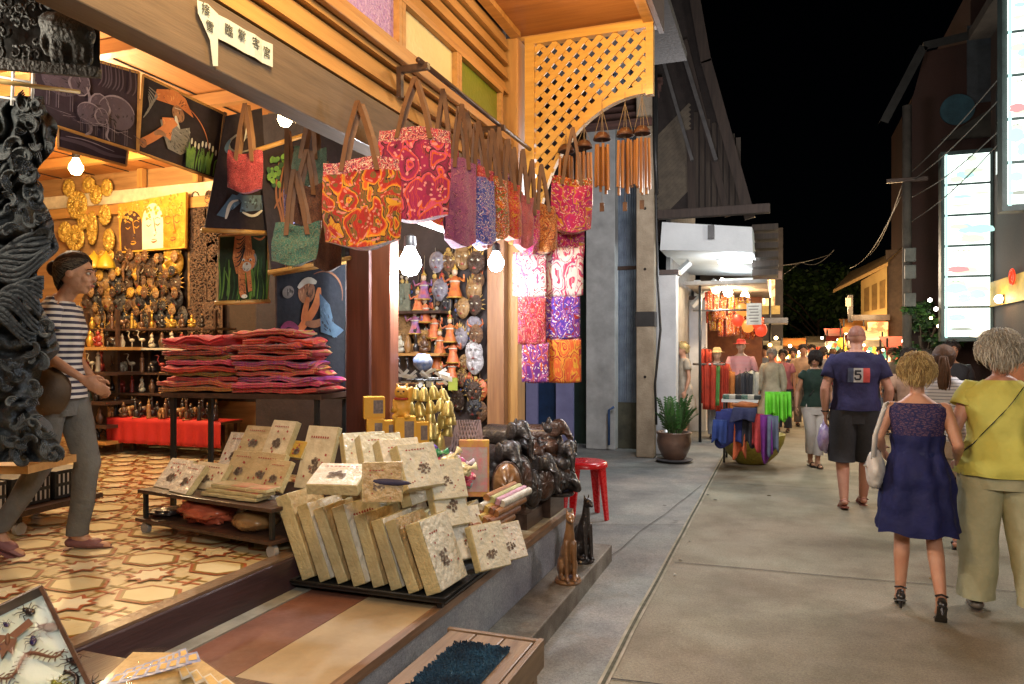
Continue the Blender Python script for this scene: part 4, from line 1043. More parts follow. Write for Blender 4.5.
# ================================================================ textile stacks
TX = thing('textile_bench', 'dark bench with thin legs holding two heaps of folded textiles', 'bench', (-3.1,3.7,TZ))
ang = R(8)
bc = P(252, 392, 4.45)
TX.location = (bc.x, bc.y, TZ); TX.rotation_euler = (0,0,ang); bh = bc.z-TZ
MB().span((-.50,-.16,bh-.03), (.53,.28,bh)).build('bench_top', DKWOOD, TX)
for x in (-.46,.47):
    for y in (-.13,.24): MB().span((x,y,0), (x+.025,y+.025,bh-.03)).build('leg', BLACKM, TX)
TXM = [paisley('txt'+str(i), c, sc, dark=dk) for i, (c, sc, dk) in enumerate((
  ([(.62,.02,.04),(.66,.05,.07),(.6,.02,.04),(.55,.02,.04),(.66,.08,.08)],9,(.5,.01,.02)), ([(.55,.03,.06),ORG,MAG,(.12,.05,.04),YEL],8,(.08,.02,.02)), ([(.68,.05,.04),(.66,.12,.2),(.7,.22,.04),(.62,.03,.04),YEL],7,(.4,.01,.02)),
  ([(.34,.30,.06),GRN,(.44,.34,.06),(.6,.05,.04),YEL],9,(.08,.08,.02)), ([(.66,.04,.04),(.7,.25,.04),YEL,(.55,.02,.2),CRM],8,(.2,.01,.02)), ([(.55,.34,.08),YEL,(.4,.12,.04),(.6,.04,.04),CRM],9,(.15,.07,.02)),
  ([(.70,.05,.14),(.72,.25,.05),(.7,.12,.25),YEL,CRM],7,(.5,.01,.06)), ([(.36,.05,.42),(.6,.03,.25),(.7,.12,.25),ORG,CRM],8,(.16,.01,.14)), ([(.72,.04,.26),(.7,.12,.3),(.6,.02,.2),ORG,CRM],8,(.5,.01,.16)), ([(.66,.04,.07),(.72,.12,.16),(.7,.2,.08),(.6,.03,.05),CRM],8,(.4,.01,.03))))]
def folded(label, loc, w, d, h, rz, m, sd, group):
    mb = MB(); n = 26; k = 12
    def fn(u, v):
        a = 2*math.pi*v; e = .32
        cx = abs(math.cos(a))**e*(1 if math.cos(a) > 0 else -1); cz = abs(math.sin(a))**.8*(1 if math.sin(a) > 0 else -1)
        x = (u-.5)*w*(1+.04*noise.noise(Vector((v*3, sd, u)))); en = min(1, (1-abs(2*u-1))*14)**.5
        wav = 0.75*h*noise.noise(Vector((u*3.2+sd*1.7, sd*3, cx*.7)))+.4*h*noise.noise(Vector((u*12, sd, cx)))
        y = cx*d/2*(1+.06*noise.noise(Vector((u*5, sd*2, 1.5))))
        return Vector((x, y, h/2+cz*h/2*en*(1+.12*noise.noise(Vector((u*10, v*8, sd))))+wav*(.6+.4*u)))
    mb.grid(fn, n, 28, 0, (w*3.0, 1.2))
    for u in (0, 1): mb.poly([fn(u, j/28) for j in range(28)], 0)
    # the folded layers at the front edge
    for q in range(2):
        z = h*(.3+.35*q); mb.tube([Vector(fn(u/10, .5))*1+Vector((0,-.002,z-h/2)) for u in range(11)], .006, 5, 0, uvl=3)
    o = mb.build('folded_textile', m, smooth=True); o.location = loc; o.rotation_euler = (0,0,rz)
    tag(o, label, 'textile', group)
W0 = Vector((bc.x, bc.y, bc.z)); ex = Vector((math.cos(ang), math.sin(ang), 0)); ey = Vector((-ex.y, ex.x, 0))
nm = ['bottom', 'second', 'third', 'fourth', 'fifth', 'sixth', 'seventh', 'eighth', 'top']
z = .003
for i, (m, h) in enumerate(((5,.03),(4,.032),(9,.03),(3,.03),(2,.034),(8,.03),(3,.03),(1,.034),(6,.034),(0,.045))):
    nn = nm[i] if i < 8 else ['ninth','top'][i-8]
    folded(f'folded {["mustard","multicolour","crimson","olive","red","magenta","green and gold","dark patterned","coral","plain red"][i]} textile, {nn} of the left heap', W0+ex*(-.26+rnd.uniform(-.03,.03))+ey*rnd.uniform(.02,.08)+Vector((0,0,z)), .50-.009*i, .36, h*1.1, ang+rnd.uniform(-.12,.12), TXM[m], i+1, 'folded textiles in the left heap'); z += h
z = .003
for i, (m, h) in enumerate(((9,.03),(8,.032),(7,.034),(6,.03),(4,.03),(7,.032),(9,.03),(6,.034),(1,.03),(2,.04),(6,.036))):
    nn = nm[i] if i < 8 else ['ninth','tenth','top'][i-8]
    folded(f'folded {["red","magenta","violet","coral","orange and red","purple and gold","scarlet","pink striped","dark multicolour","red paisley","salmon patterned"][i]} textile, {nn} of the right heap', W0+ex*(.26+rnd.uniform(-.03,.03)-.006*i)+ey*rnd.uniform(.0,.06)+Vector((0,0,z)), .53-.012*i, .38, h*1.1, ang+rnd.uniform(-.14,.14), TXM[m], i+20, 'folded textiles in the right heap'); z += h

# ================================================================ albums in plastic sleeves
SPINE = mat('handmade paper tan', (.54,.48,.27), .45, (.38,.32,.16), sc=14, bump=.4, bsc=60, coat=.45)
COVR = mat('handmade paper cream', (.68,.63,.48), .35, (.50,.44,.30), sc=14, bump=.9, bsc=9, coat=.8)
COVW = mat('white album cover in film', (.78,.77,.70), .3, (.60,.58,.50), sc=8, bump=1, bsc=22, coat=1)
DOTS = mat('dark feather print', (.09,.06,.05), .6, (.3,.25,.2), sc=90); RPR = mat('red print', (.40,.06,.05), .6); GPR = mat('green edge', (.30,.42,.10), .4, coat=.5)
def album(label, loc, rot, w, h, th, cov=0, group=None, name='album', motif=0):
    """spine side faces local -Y (width th along x), cover faces +X ; size w along y, h along z"""
    t = thing(name, label, 'album', loc, 0, group, rot=rot)
    COVX = [COVR, COVW, COVW, mat('straw leaf cover', (.50,.38,.20), .35, (.34,.24,.11), sc=18, bump=1, bsc=22, coat=1), mat('pale cover', (.72,.72,.62), .35, (.54,.54,.44), sc=14, bump=1, bsc=22, coat=1)][rnd.choice((0,3)) if not cov else rnd.choice((1,1,2,4))]
    mb = MB(); mb.box((0, w/2, h/2), (th, w, h), 0); mb.build('book_block', SPINE, t, bevel=.004)
    cb = MB(); N = 8
    def fn(u, v): return Vector((th/2+.0025+.0015*noise.noise(Vector((u*7, v*7, loc[0]*9))), .004+u*(w-.008), .004+v*(h-.008)))
    cb.grid(fn, N, N, 0); cb.build('cover', COVX, t, smooth=True)
    r = random.Random(int(loc[0]*997+loc[1]*613)); x = th/2+.0055
    def yz(pts, m, mb): mb.poly([(x, w*a, h*b) for a, b in pts], m)
    mb = MB(); cx, cy = r.uniform(.42,.6), .30+.14*r.random()
    for k in range(26):
        an = r.random()*6.28; q = r.random()**.6; ca, cb_ = cx+.17*q*math.cos(an), cy+.11*q*math.sin(an); s = .02+.02*r.random()
        yz([(ca-s,cb_-s*.6),(ca+s,cb_-s*.7),(ca+s*.7,cb_+s),(ca-s*.8,cb_+s*.6)], 0, mb)
    mb.build('printed_motif', [DOTS, RPR], t)
    mb = MB()
    tz_ = r.uniform(-.05,.04); n9 = r.randrange(4,9)
    for k in range(n9): a = .18+.075*k; yz([(a,.80+tz_+.02*r.random()),(a+.045,.80+tz_),(a+.045,.82+tz_+.03*r.random()),(a+.005,.83+tz_)], 0, mb)
    for k in range(5): a, b = r.uniform(.1,.85), r.uniform(.1,.7); yz([(a,b),(a+.03,b-.01),(a+.04,b+.02),(a+.01,b+.03)], 0, mb)
    mb.build('printed_lettering', RPR, t)
    return t
TRY = thing('display_tray', 'black wire edged tray on the ledge packed with leaning albums', 'tray', (-1.8,3.4,.46))
TZ2 = .505
mb = MB(); mb.span((-2.17,2.93,TZ2-.012), (-1.37,3.95,TZ2), 0); mb.build('tray_base', BLACKM, TRY, world=True)
mb = MB(); mb.tube([(-2.17,2.93,TZ2+.005),(-1.37,2.93,TZ2+.005),(-1.37,3.95,TZ2+.005),(-2.17,3.95,TZ2+.005),(-2.17,2.93,TZ2+.005)], .009, 6); mb.build('rim', BLACKM, TRY, world=True, smooth=True)
for x, y in ((-2.1,3.0),(-1.41,2.97),(-1.41,3.9),(-2.1,3.9)): MB().span((x-.012,y-.012,.462), (x+.012,y+.012,TZ2-.012)).build('leg', BLACKM, TRY, world=True)
lean = R(-21)
AG = 'paper albums leaning on the black tray'
names = ['leftmost']+[ORD[i] for i in range(1, 9)]
for i in range(8):
    x = -2.10+.094*i
    album(f'tall tan album leaning in the front row of the black tray, {names[i]+(" from the left" if i else "")}', (x, 2.96+rnd.uniform(-.006,.03), TZ2+.012), (0, lean+R(rnd.uniform(-2,2)), R(-3+rnd.uniform(-4,4))), .27, (.40-.012*i if i < 6 else .33)+rnd.uniform(-.02,.02), rnd.uniform(.055,.078), cov=i % 2, group=AG)
rowsp = [ # x, y, z, lean deg, rz, w, h, th, cover
 (-1.56,3.24,.0,-16,8,.27,.30,.07,1),(-1.70,3.26,.0,-18,2,.27,.42,.07,0),(-1.85,3.26,.0,-18,0,.27,.46,.07,1),(-2.0,3.27,.0,-18,-2,.27,.48,.07,0),
 (-1.50,3.55,.0,-18,6,.25,.26,.06,1),(-1.60,3.56,.0,-14,4,.25,.30,.06,0),
 (-1.70,3.20,.32,-18,-6,.27,.26,.06,1),]
wh = ['short album with green edge at the street side of the tray','tall album behind the front row beside the street','white covered album in the second row, third from the street','cream album at the inner end of the second row',
 'small album at the far street corner of the tray','cream album next to the far street corner','album resting high on the second row with feather print','white sleeve album upper tier, nearest the street','white sleeve album upper tier, second from the street','cream album upper tier, third from the street','album upper tier at the inner end']
for i, (x, y, z, ln, rz, w, h, th, cv) in enumerate(rowsp):
    album(wh[i], (x, y, TZ2+.012+z), (0, R(ln), R(rz)), w, h, th, cv, AG)
def lying(label, loc, rz, w, d, h, m, group, tilt=0, motif=True, name='album'):
    t = thing(name, label, 'album', loc, 0, group, rot=(tilt,0,rz))
    MB().box((0,0,h/2), (w,d,h)).build('book_block', SPINE, t, bevel=.003)
    MB().grid(lambda u, v: Vector(((u-.5)*(w-.006), (v-.5)*(d-.006), h+.002+.0015*noise.noise(Vector((u*7,v*7,loc[1]*5))))), 8, 8).build('cover', m, t, smooth=True)
    if motif:
        mb = MB(); r = random.Random(int(loc[0]*771))
        for k in range(24):
            an = r.random()*6.28; q = r.random()**.6; a, b = .17*w*q*math.cos(an), -.08*d+.15*d*q*math.sin(an); s = .012
            mb.poly([(a-s,b-s*.6,h+.0055),(a+s,b-s*.7,h+.0055),(a+s*.7,b+s,h+.0055),(a-s*.8,b+s*.6,h+.0055)])
        mb.build('printed_motif', DOTS, t)
        mb = MB()
        for k in range(8): a = (-.34+.085*k)*w; mb.poly([(a,d*.30,h+.0055),(a+.05*w,d*.30,h+.0055),(a+.05*w,d*.335,h+.0055),(a,d*.33,h+.0055)])
        mb.build('printed_lettering', RPR, t)
    return t
for i, (px, py, d, hh, lb) in enumerate(((345,474,3.62,.20,'innermost'),(363,476,3.58,.20,'second from the inner end'),(384,484,3.52,.21,'third from the inner end'),(404,492,3.46,.22,'nearest the cellophane pouches'))):
    q = P(px, py, d); album('white sleeve album in the upper tier of the tray, '+lb, q, (0, R(-26), R(-42+5*i)), .22, hh, .07, 1, AG)
for i, (px, py, d, hh, rz, lb) in enumerate(((478,573,3.50,.22,-30,'by the street edge, near the lime box'),(455,562,3.62,.26,-34,'just behind the row end, facing the street'),(498,564,3.72,.19,-28,'small one before the paper rolls'),(437,530,3.55,.30,-30,'large one behind the nearest cover'),(432,502,3.58,.20,-38,'middle height beside the pouches'))):
    album('feather printed album in film, '+lb, P(px, py, d), (0, R(-24), R(rz)), .19, hh, .05, 1, AG)
q = P(362,503,3.12); album('small tan album standing upright on the front row', q, (0, R(-8), R(-62)), .17, .17, .05, 0, AG)
lying('wide album lying tilted on top of the front row with red title', P(340,484,3.28), R(12), .23, .19, .05, COVW, AG, tilt=R(20))
fb = MB().ball((0,0,0), (.10,.012,.014), 12, 0, 6).build('folded_fan', mat('dark blue cloth', (.04,.04,.10), .7), smooth=True); fb.location = P(388,482,3.12); fb.rotation_euler = (0,.06,FT); tag(fb, 'closed dark blue fan lying across the albums', 'fan')

# ================================================================ low two tier cart with albums inside the shop
c0, c1 = PZ(142,560,TZ), PZ(264,570,TZ)
c0 = P(143,489,4.0); c1 = P(272,507,3.52)
an = math.atan2(c1.y-c0.y, c1.x-c0.x); L3 = (Vector((c1.x,c1.y,0))-Vector((c0.x,c0.y,0))).length; hT = c0.z-TZ
CART = thing('display_cart', 'low black two tier cart on casters with plastic wrapped albums on top', 'cart', (c0.x, c0.y, TZ), an)
MC0 = Matrix.Translation((c0.x, c0.y, TZ)) @ Matrix.Rotation(an, 4, 'Z')
MB().span((-.02,-.02,hT-.02), (L3+.02,.55,hT)).build('top_shelf', DKWOOD, CART, bevel=.003)
MB().span((-.04,-.02,.065), (L3+.02,.55,.085)).build('lower_shelf', DKWOOD, CART, bevel=.003)
for x in (0, L3-.02):
    for y in (0,.50):
        MB().span((x,y,.086), (x+.02,y+.02,hT-.021)).build('leg', BLACKM, CART)
        MB().tube([(x+.01,y+.0,.03),(x+.01,y+.025,.03)], .03, 12).build('caster', mat('grey caster', (.35,.34,.32), .5), CART, smooth='auto')
CG = 'plastic wrapped albums on the low cart'
def onc(x, y, z): return MC0 @ Vector((x, y, z))
def lean_alb(label, x, y, z, w, h, th, tilt, rz, m, flw=False):
    t = thing('album', label, 'album', onc(x, y, z), 0, CG, rot=Euler((R(-tilt), 0, an+R(rz))).to_matrix().to_euler())
    MB().box((w/2,th/2,h/2), (w,th,h)).build('book_block', SPINE, t, bevel=.003)
    MB().grid(lambda u, v: Vector((.003+u*(w-.006), -.002-.0025*noise.noise(Vector((u*6,v*6,x*9))), .003+v*(h-.006))), 10, 10).build('cover', m, t, smooth=True)
    mb = MB(); r = random.Random(int(x*331+z*77)); n = 1
    for k in range(30):
        a_ = r.random()*6.28; q = r.random()**.6; a, b = w*(.5+.15*q*math.cos(a_)), h*(.36+.12*q*math.sin(a_)); s = .009
        mb.poly([(a-s,-.006,b-s*.6),(a+s,-.006,b-s*.7),(a+s*.7,-.006,b+s),(a-s*.8,-.006,b+s*.6)])
    mb.build('printed_motif', DOTS, t)
    mb = MB()
    for k in range(8): a = w*(.2+.075*k); mb.poly([(a,-.006,h*.80),(a+.045*w,-.006,h*.80),(a+.045*w,-.006,h*.83),(a,-.006,h*.835)])
    for k in range(5): a, b = w*r.uniform(.08,.9), h*r.uniform(.1,.7); mb.poly([(a,-.006,b),(a+.012,-.006,b-.003),(a+.014,-.006,b+.008),(a+.003,-.006,b+.012)])
    mb.build('printed_lettering', RPR, t); return t
z0 = hT+.003
COVA = mat('old paper cover', (.50,.42,.26), .4, (.38,.30,.16), sc=10, bump=.9, bsc=9, coat=.8)
lean_alb('cream album with red motif at the front left of the cart', .0, .06, z0, .21, .185, .03, 38, -4, COVW)
lean_alb('cream album with brown motif beside the front left one', .185, .02, z0, .175, .18, .03, 40, -8, COVW)
lean_alb('album standing behind the two front left albums', .14, .15, z0, .27, .16, .03, 36, -3, COVR)
lean_alb('tall cream album at the back left of the cart', .13, .36, z0+.06, .20, .24, .03, 30, 4, COVW)
lean_alb('tan album in the middle of the back row, upper tier', .29, .37, z0+.17, .21, .17, .035, 30, 0, COVA)
lean_alb('tan album in the middle of the back row, lower tier', .29, .27, z0+.02, .20, .19, .03, 30, 0, COVA)
lean_alb('tall cream album with dark crest, upper tier of the cart', .50, .36, z0+.17, .19, .21, .035, 26, -3, COVR)
lean_alb('wide tan album standing below the crested album', .47, .25, z0+.02, .25, .20, .03, 30, -3, COVA)
lean_alb('tan album at the lower right of the cart', .64, .22, z0+.02, .16, .17, .03, 30, -3, COVA)
lean_alb('yellow paper album at the right of the cart', .69, .38, z0+.17, .10, .10, .03, 30, -3, mat('yellow paper cover', (.62,.42,.06), .4, coat=.6))
lean_alb('tallest album with grey crest at the right end of the cart', .77, .34, z0+.02, .21, .34, .03, 20, 2, COVR)
for i in range(9):
    lying(f'thin booklet in the flat pile on the cart, {ORD[i]} from the bottom', onc(.50+.13*(i % 3)+.02*(i//3), .08+.015*(i//3), z0+.002+.02*(i//3)), an+R(rnd.uniform(-9,9)), .125, .11, .017, [COVA, mat('red booklet cover', (.42,.06,.04), .35, (.5,.35,.2), sc=10, coat=.8)][i in (4,5,7,8)], 'thin booklets piled on the cart', motif=False, name='booklet')
# things on the lower shelf
def bagblob(label, x, y, z, r, m, sd, name='plastic_bag', cat='bag', nz=.35, nsc=3):
    o = MB().ball((0,0,0), r, 28, 0, 18, nz, nsc, sd).build(name, m, smooth=True); o.location = onc(x, y, z); o.rotation_euler = (0,0,an); tag(o, label, cat); return o
PLR = mat('orange red film', (.48,.12,.06), .3, (.30,.05,.03), sc=9, bump=1, bsc=14, coat=.8); PLB = mat('brown film', (.30,.18,.07), .3, (.2,.1,.04), sc=9, bump=1, bsc=14, coat=.8)
PLG = mat('turquoise film', (.02,.40,.30), .3, bump=.8, bsc=14, coat=.6); PLS = mat('silver film', (.30,.29,.27), .25, (.12,.11,.1), sc=14, bump=1, bsc=18, coat=.9)
bagblob('turquoise plastic bag on the lower shelf at the left', .20, .2, .13, (.045,.06,.04), PLG, 1)
bagblob('turquoise plastic bag peeping out above the red bag', .36, .3, .20, (.05,.06,.035), PLG, 2)
bagblob('crumpled orange red plastic bag on the lower shelf', .38, .12, .145, (.17,.13,.07), PLR, 3)
bagblob('shiny brown parcel at the right of the lower shelf', .74, .12, .135, (.115,.12,.055), PLB, 4, name='parcel', cat='parcel', nz=.12)
bagblob('crumpled silver bag lying on the brown parcel', .80, .16, .21, (.07,.07,.04), PLS, 5)
bagblob('dark flat bag at the left end of the lower shelf', .05, .12, .105, (.10,.10,.02), mat('black film', (.03,.02,.02), .3, coat=.5), 6)

# ================================================================ gold bells, yellow boxes and lucky cat
YB = mat('yellow carton', (.62,.34,.02), .5, (.52,.27,.015), sc=3); DK = mat('dark label print', (.06,.05,.06), .5, (.2,.15,.14), sc=60)
ST2 = thing('display_stand', 'dark step stand carrying yellow boxes and the gold cat behind the albums', 'stand', (-2.3,4.1,.46))
A0 = PY(362,446,3.72)
MB().span((A0.x,3.72,TZ+.003), (-1.78,4.45,A0.z)).build('stand_body', DKWOOD, ST2, world=True, bevel=.004)
for i, (x0, x1, y0, y1, dd) in enumerate(((364,385,397,419,3.9),(367,384,419,446,3.88),(383,396,421,446,3.92),(395,416,417,446,3.86),(414,429,422,446,3.95))):
    a, b = P(x0,y0,dd), P(x1,y1,dd); w = (x1-x0)/F*dd; h = (y1-y0)/F*dd
    t = thing('yellow_box', f'small yellow gift box with dark window print, {["upper left, stacked on another","lower left","second from the left in the bottom row","largest, under the gold cat","rightmost, beside the bells"][i]}', 'gift box', P((x0+x1)/2, y1, dd), FT+.25, 'yellow gift boxes in the bay')
    MB().span((-w/2,0,0), (w/2,.09,h)).build('carton', YB, t, bevel=.003)
    MB().span((-w*.05,-.003,h*.25), (w*.40,-.0008,h*.85)).build('window_print', DK, t)
cg = thing('lucky_cat', 'gold beckoning cat statuette sitting on the yellow boxes', 'statuette', P(402,418,3.9), FT)
mb = MB(); mb.ball((0,0,.055), (.048,.04,.055), 14, 0, 10); mb.ball((0,-.005,.135), (.04,.036,.036), 14, 0, 10)
mb.cap((.04,-.01,.09), (.052,-.015,.155), .014, .013); mb.cap((-.035,-.01,.09), (-.03,-.04,.05), .014, .012); mb.cap((.03,-.03,.012), (.03,-.045,.012), .016); mb.cap((-.03,-.03,.012), (-.03,-.045,.012), .016)
for s in (-1,1): mb.cap((s*.022,0,.165), (s*.028,0,.182), .012, .004)
bake(mb.build('body', GOLDP, cg), .005, 3)
MB().tube([(.036*math.cos(a),-.005+.034*math.sin(a),.103) for a in [k*.5236 for k in range(13)]], .006, 6).build('collar', mat('red collar', (.4,.03,.02), .5), cg, smooth=True)
mb = MB()
for s in (-1,1): mb.ball((s*.014,-.038,.142), (.006,.003,.005), 8, 0, 5)
mb.ball((0,-.041,.13), (.004,.003,.003), 6, 0, 4); mb.build('face_marks', P_BK, cg)
# brass bells
BR = mat('polished brass', (.62,.52,.22), .38, (.40,.32,.10), sc=12, metal=.7, bump=.2)
bell = tag(MB().lathe([(.034,-.075),(.036,-.07),(.029,-.05),(.024,-.02),(.014,0),(.004,.004),(.004,.02)], n=18).build('brass_bell', BR, smooth=True), 'x', 'bell')
first = True
for r_, (py, n, hw) in enumerate(((388,5,22),(400,6,30),(412,6,32),(424,6,28),(436,4,22))):
    for i in range(n):
        px = 425+(i-(n-1)/2)*hw*2/(n)+rnd.uniform(-1.5,1.5); q = P(px, py+rnd.uniform(-2,2), 4.05+rnd.uniform(-.06,.06))
        lb = 'small polished brass bell in the cluster hanging under paper tags'
        if first: bell.location = q; bell['label'] = lb; bell['group'] = 'brass bells in the hanging cluster'; first = False
        else: dup(bell, q, label=lb, rot=(rnd.uniform(-.2,.2), rnd.uniform(-.2,.2), 0), scale=rnd.uniform(.85,1.15))
hk = thing('bell_stand', 'thin black stand whose ring holds the brass bells', 'stand', P(425,446,4.08))
mb = MB(); b0 = P(425,446,4.1); t0 = P(425,378,4.1); mb.tube([b0,t0], .008, 6); mb.tube([t0+Vector((.10*math.cos(a),.10*math.sin(a),-.01)) for a in [k*.5236 for k in range(13)]], .005, 6)
mb.build('pole', BLACKM, hk, world=True)
TAGM = mat('white tag paper', (.70,.70,.68), .7)
mb = MB()
for i in range(34):
    q = P(424+rnd.uniform(-24,24), 378+rnd.uniform(-8,7), 4.25+rnd.uniform(-.06,.06)); a = rnd.uniform(-.9,.9)
    mb.at(q, (rnd.uniform(-.6,.6), a, FT)); mb.poly([(-.028,0,-.009),(.028,.004,-.009),(.028,0,.009),(-.028,-.004,.009)])
mb.M = None; o = mb.build('paper_tags', TAGM, hk, world=True); o['kind'] = 'stuff'; o.name = 'paper_tag'

# ================================================================ hanging masks, puppets and plaques of the second bay
SH2 = thing('wall_shelf', 'dark wall shelf with pale edge in the bright bay beside the post', 'shelf', (-2.9,4.8,1.5))
for py in (311,353,384): a, b = PY(388,py,4.72), PY(440,py,4.72); MB().span((a.x,4.72,a.z-.02), (b.x,4.93,a.z)).build('shelf', TEAKX if py == 353 else DKWOOD, SH2, world=True)
G2 = 'carvings and puppets hanging in the bright bay'
TRK = [mat('charm red', (.5,.05,.03), .5), mat('charm cream', (.55,.5,.4), .6), mat('charm brown', (.22,.11,.05), .6), mat('charm gold', (.6,.4,.1), .4), mat('charm blue', (.08,.12,.35), .5), mat('charm black', (.04,.035,.035), .5)]
for i in range(56):
    px, py = rnd.uniform(394,482), rnd.uniform(256,410); c0_ = PY(px, py, 4.88+rnd.uniform(-.03,.03)); mb = MB(); n_b = rnd.randrange(3,7); m_ = rnd.sample(range(3), 3)
    for k in range(n_b): mb.ball((rnd.uniform(-.006,.006),0,-.034*k), (rnd.uniform(.010,.022),.010,rnd.uniform(.012,.02)), 8, m_[k % 3], 6)
    mb.tube([(0,0,.07),(0,0,-.034*n_b)], .002, 4, m_[0]); o = mb.build('bead_charm', rnd.sample(TRK, 3), smooth=True); o.location = c0_; tag(o, 'short string of carved beads dangling among masks and puppets in the bright bay', 'charm', 'strings of carved beads in the bright bay')
GRM = mat('grey green plaque', (.22,.24,.17), .6, (.12,.13,.09), sc=12, bump=.6)
def plaque(label, x0, x1, y0, y1, m, y=4.86):
    a, b = PY(x0,y0,y), PY(x1,y1,y); t = thing('carved_plaque', label, 'plaque', (a+b)/2, 0, G2); w, h = b.x-a.x, a.z-b.z
    MB().box((0,.006,0), (w,.02,h)).build('board', m, t, bevel=.003)
    mb = MB()
    for k in range(9): an_ = rnd.uniform(-1,1); cx, cz = rnd.uniform(-.3,.3)*w, rnd.uniform(-.35,.35)*h; mb.tube([(cx+.03*math.cos(j*.9+an_)*(1-j/8), -.008, cz+.035*math.sin(j*.9+an_)*(1-j/9)) for j in range(7)], .006, 5)
    mb.build('relief', m, t, smooth=True)
plaque('grey green square plaque with a carved sprig', 390, 410, 284, 312, GRM)
plaque('ochre carved plaque left of the red puppets', 393, 417, 315, 344, WK[3])
plaque('small ochre carved plaque on the wall shelf', 411, 430, 330, 351, mat('honey wood', (.42,.24,.07), .5, (.22,.1,.03), sc=18, bump=.6))
plaque('red plaque half hidden by the bay post', 387, 394, 315, 341, mat('red lacquer plaque', (.38,.03,.02), .5))
for i in range(5): q = PY(392+i*8, 353, 4.76); put_fig((4,0,4,2,0)[i], (q.x,q.y,q.z+.001), .8, [FM[4],FM[4],FM[2],FM[0],FM[1]][i], f'{ORD[i]} from the left, upper shelf of the bright bay')
for i in range(5): q = PY(392+i*8, 384, 4.76); put_fig(2, (q.x,q.y,q.z+.001), .9, FM[0], f'{ORD[i]} from the left, lower shelf of the bright bay')
PM = {'r':mat('puppet red', (.50,.05,.02), .5, (.5,.2,.06), sc=30), 'o':mat('puppet orange', (.55,.17,.03), .5, (.3,.06,.02), sc=24), 'b':mat('puppet blue', (.08,.09,.28), .5, (.4,.08,.06), sc=22), 'g':mat('pewter', (.24,.22,.24), .45, (.12,.1,.12), sc=25, bump=.6), 's':mat('silver lacquer', (.52,.50,.50), .4, (.35,.32,.32), sc=30, bump=.5), 'w':WK[1], 'd':WK[2], 't':WK[3], 'k':WK[0]}
def puppet(label, px, py, s, m, y):
    t = thing('string_puppet', label, 'puppet', PY(px,py,y), 0, G2)
    mb = MB(); mb.ball((0,0,0), (.035,.022,.05), 10, 0, 7); mb.lathe([(.022,.0),(.05,-.09),(.055,-.10),(.0,-.08)], n=12, cap=False); mb.build('robe', m, t, smooth=True).scale = (s,)*3
    mb = MB(); mb.ball((0,-.004,.07), (.02,.02,.024), 10, 0, 7); mb.build('head', mat('puppet face', (.6,.42,.28), .5), t, smooth=True).scale = (s,)*3
    mb = MB(); mb.tube([(0,0,.09),(0,0,.13)], [.016,.001], 8); mb.ball((0,0,.09), (.024,.02,.012), 8, 0, 5); mb.build('headdress', mat('puppet gilt', (.55,.34,.06), .4, metal=.4), t, smooth=True).scale = (s,)*3
    for q in (-1,1): mb = MB(); mb.tube([(q*.03,0,.03),(q*.07,-.01,.01),(q*.075,-.03,.05)], [.010,.008,.006], 6); mb.build('arm', m, t, smooth=True).scale = (s,)*3
    MB().tube([(.052*math.cos(a),.052*math.sin(a),-.095) for a in [j*.5236 for j in range(13)]], .006, 5).build('hem', MC['puppet gilt'], t, smooth=True).scale = (s,)*3; MB().tube([(.034*math.cos(a),.021*math.sin(a),.01) for a in [j*.5236 for j in range(13)]], .006, 5).build('sash', mat('puppet sash', (.5,.45,.35), .7), t, smooth=True).scale = (s,)*3
    mb = MB(); mb.tube([(0,0,.12),(0,.01,.24)], .0015, 4); mb.build('string', ROPE, t).scale = (s,)*3
for i, (px, py, s, m, w) in enumerate(((424,287,.95,'b','blue and white robe, top left'),(425,310,.95,'r','red robe below the blue one'),(434,325,1.0,'r','scarlet robe, between the plaques and orange ones'),(415,322,.9,'b','dark blue robe, beside the ochre plaque'),(440,342,.9,'o','orange robe, upper of the middle column'),(437,358,.9,'o','orange robe, lower of the middle column'),(450,330,.9,'o','bright orange robe, right of the middle column'),(453,350,.95,'r','brick red robe, centre'),(455,283,1.1,'o','copper robe, top row centre'),(418,300,.8,'r','small red robe beside the light'),(452,368,.9,'r','crimson robe near the green packet'),(441,375,.8,'o','amber robe, lowest'))):
    puppet(f'string puppet in {w}', px, py, s, PM[m], 4.78+.03*(i % 3))
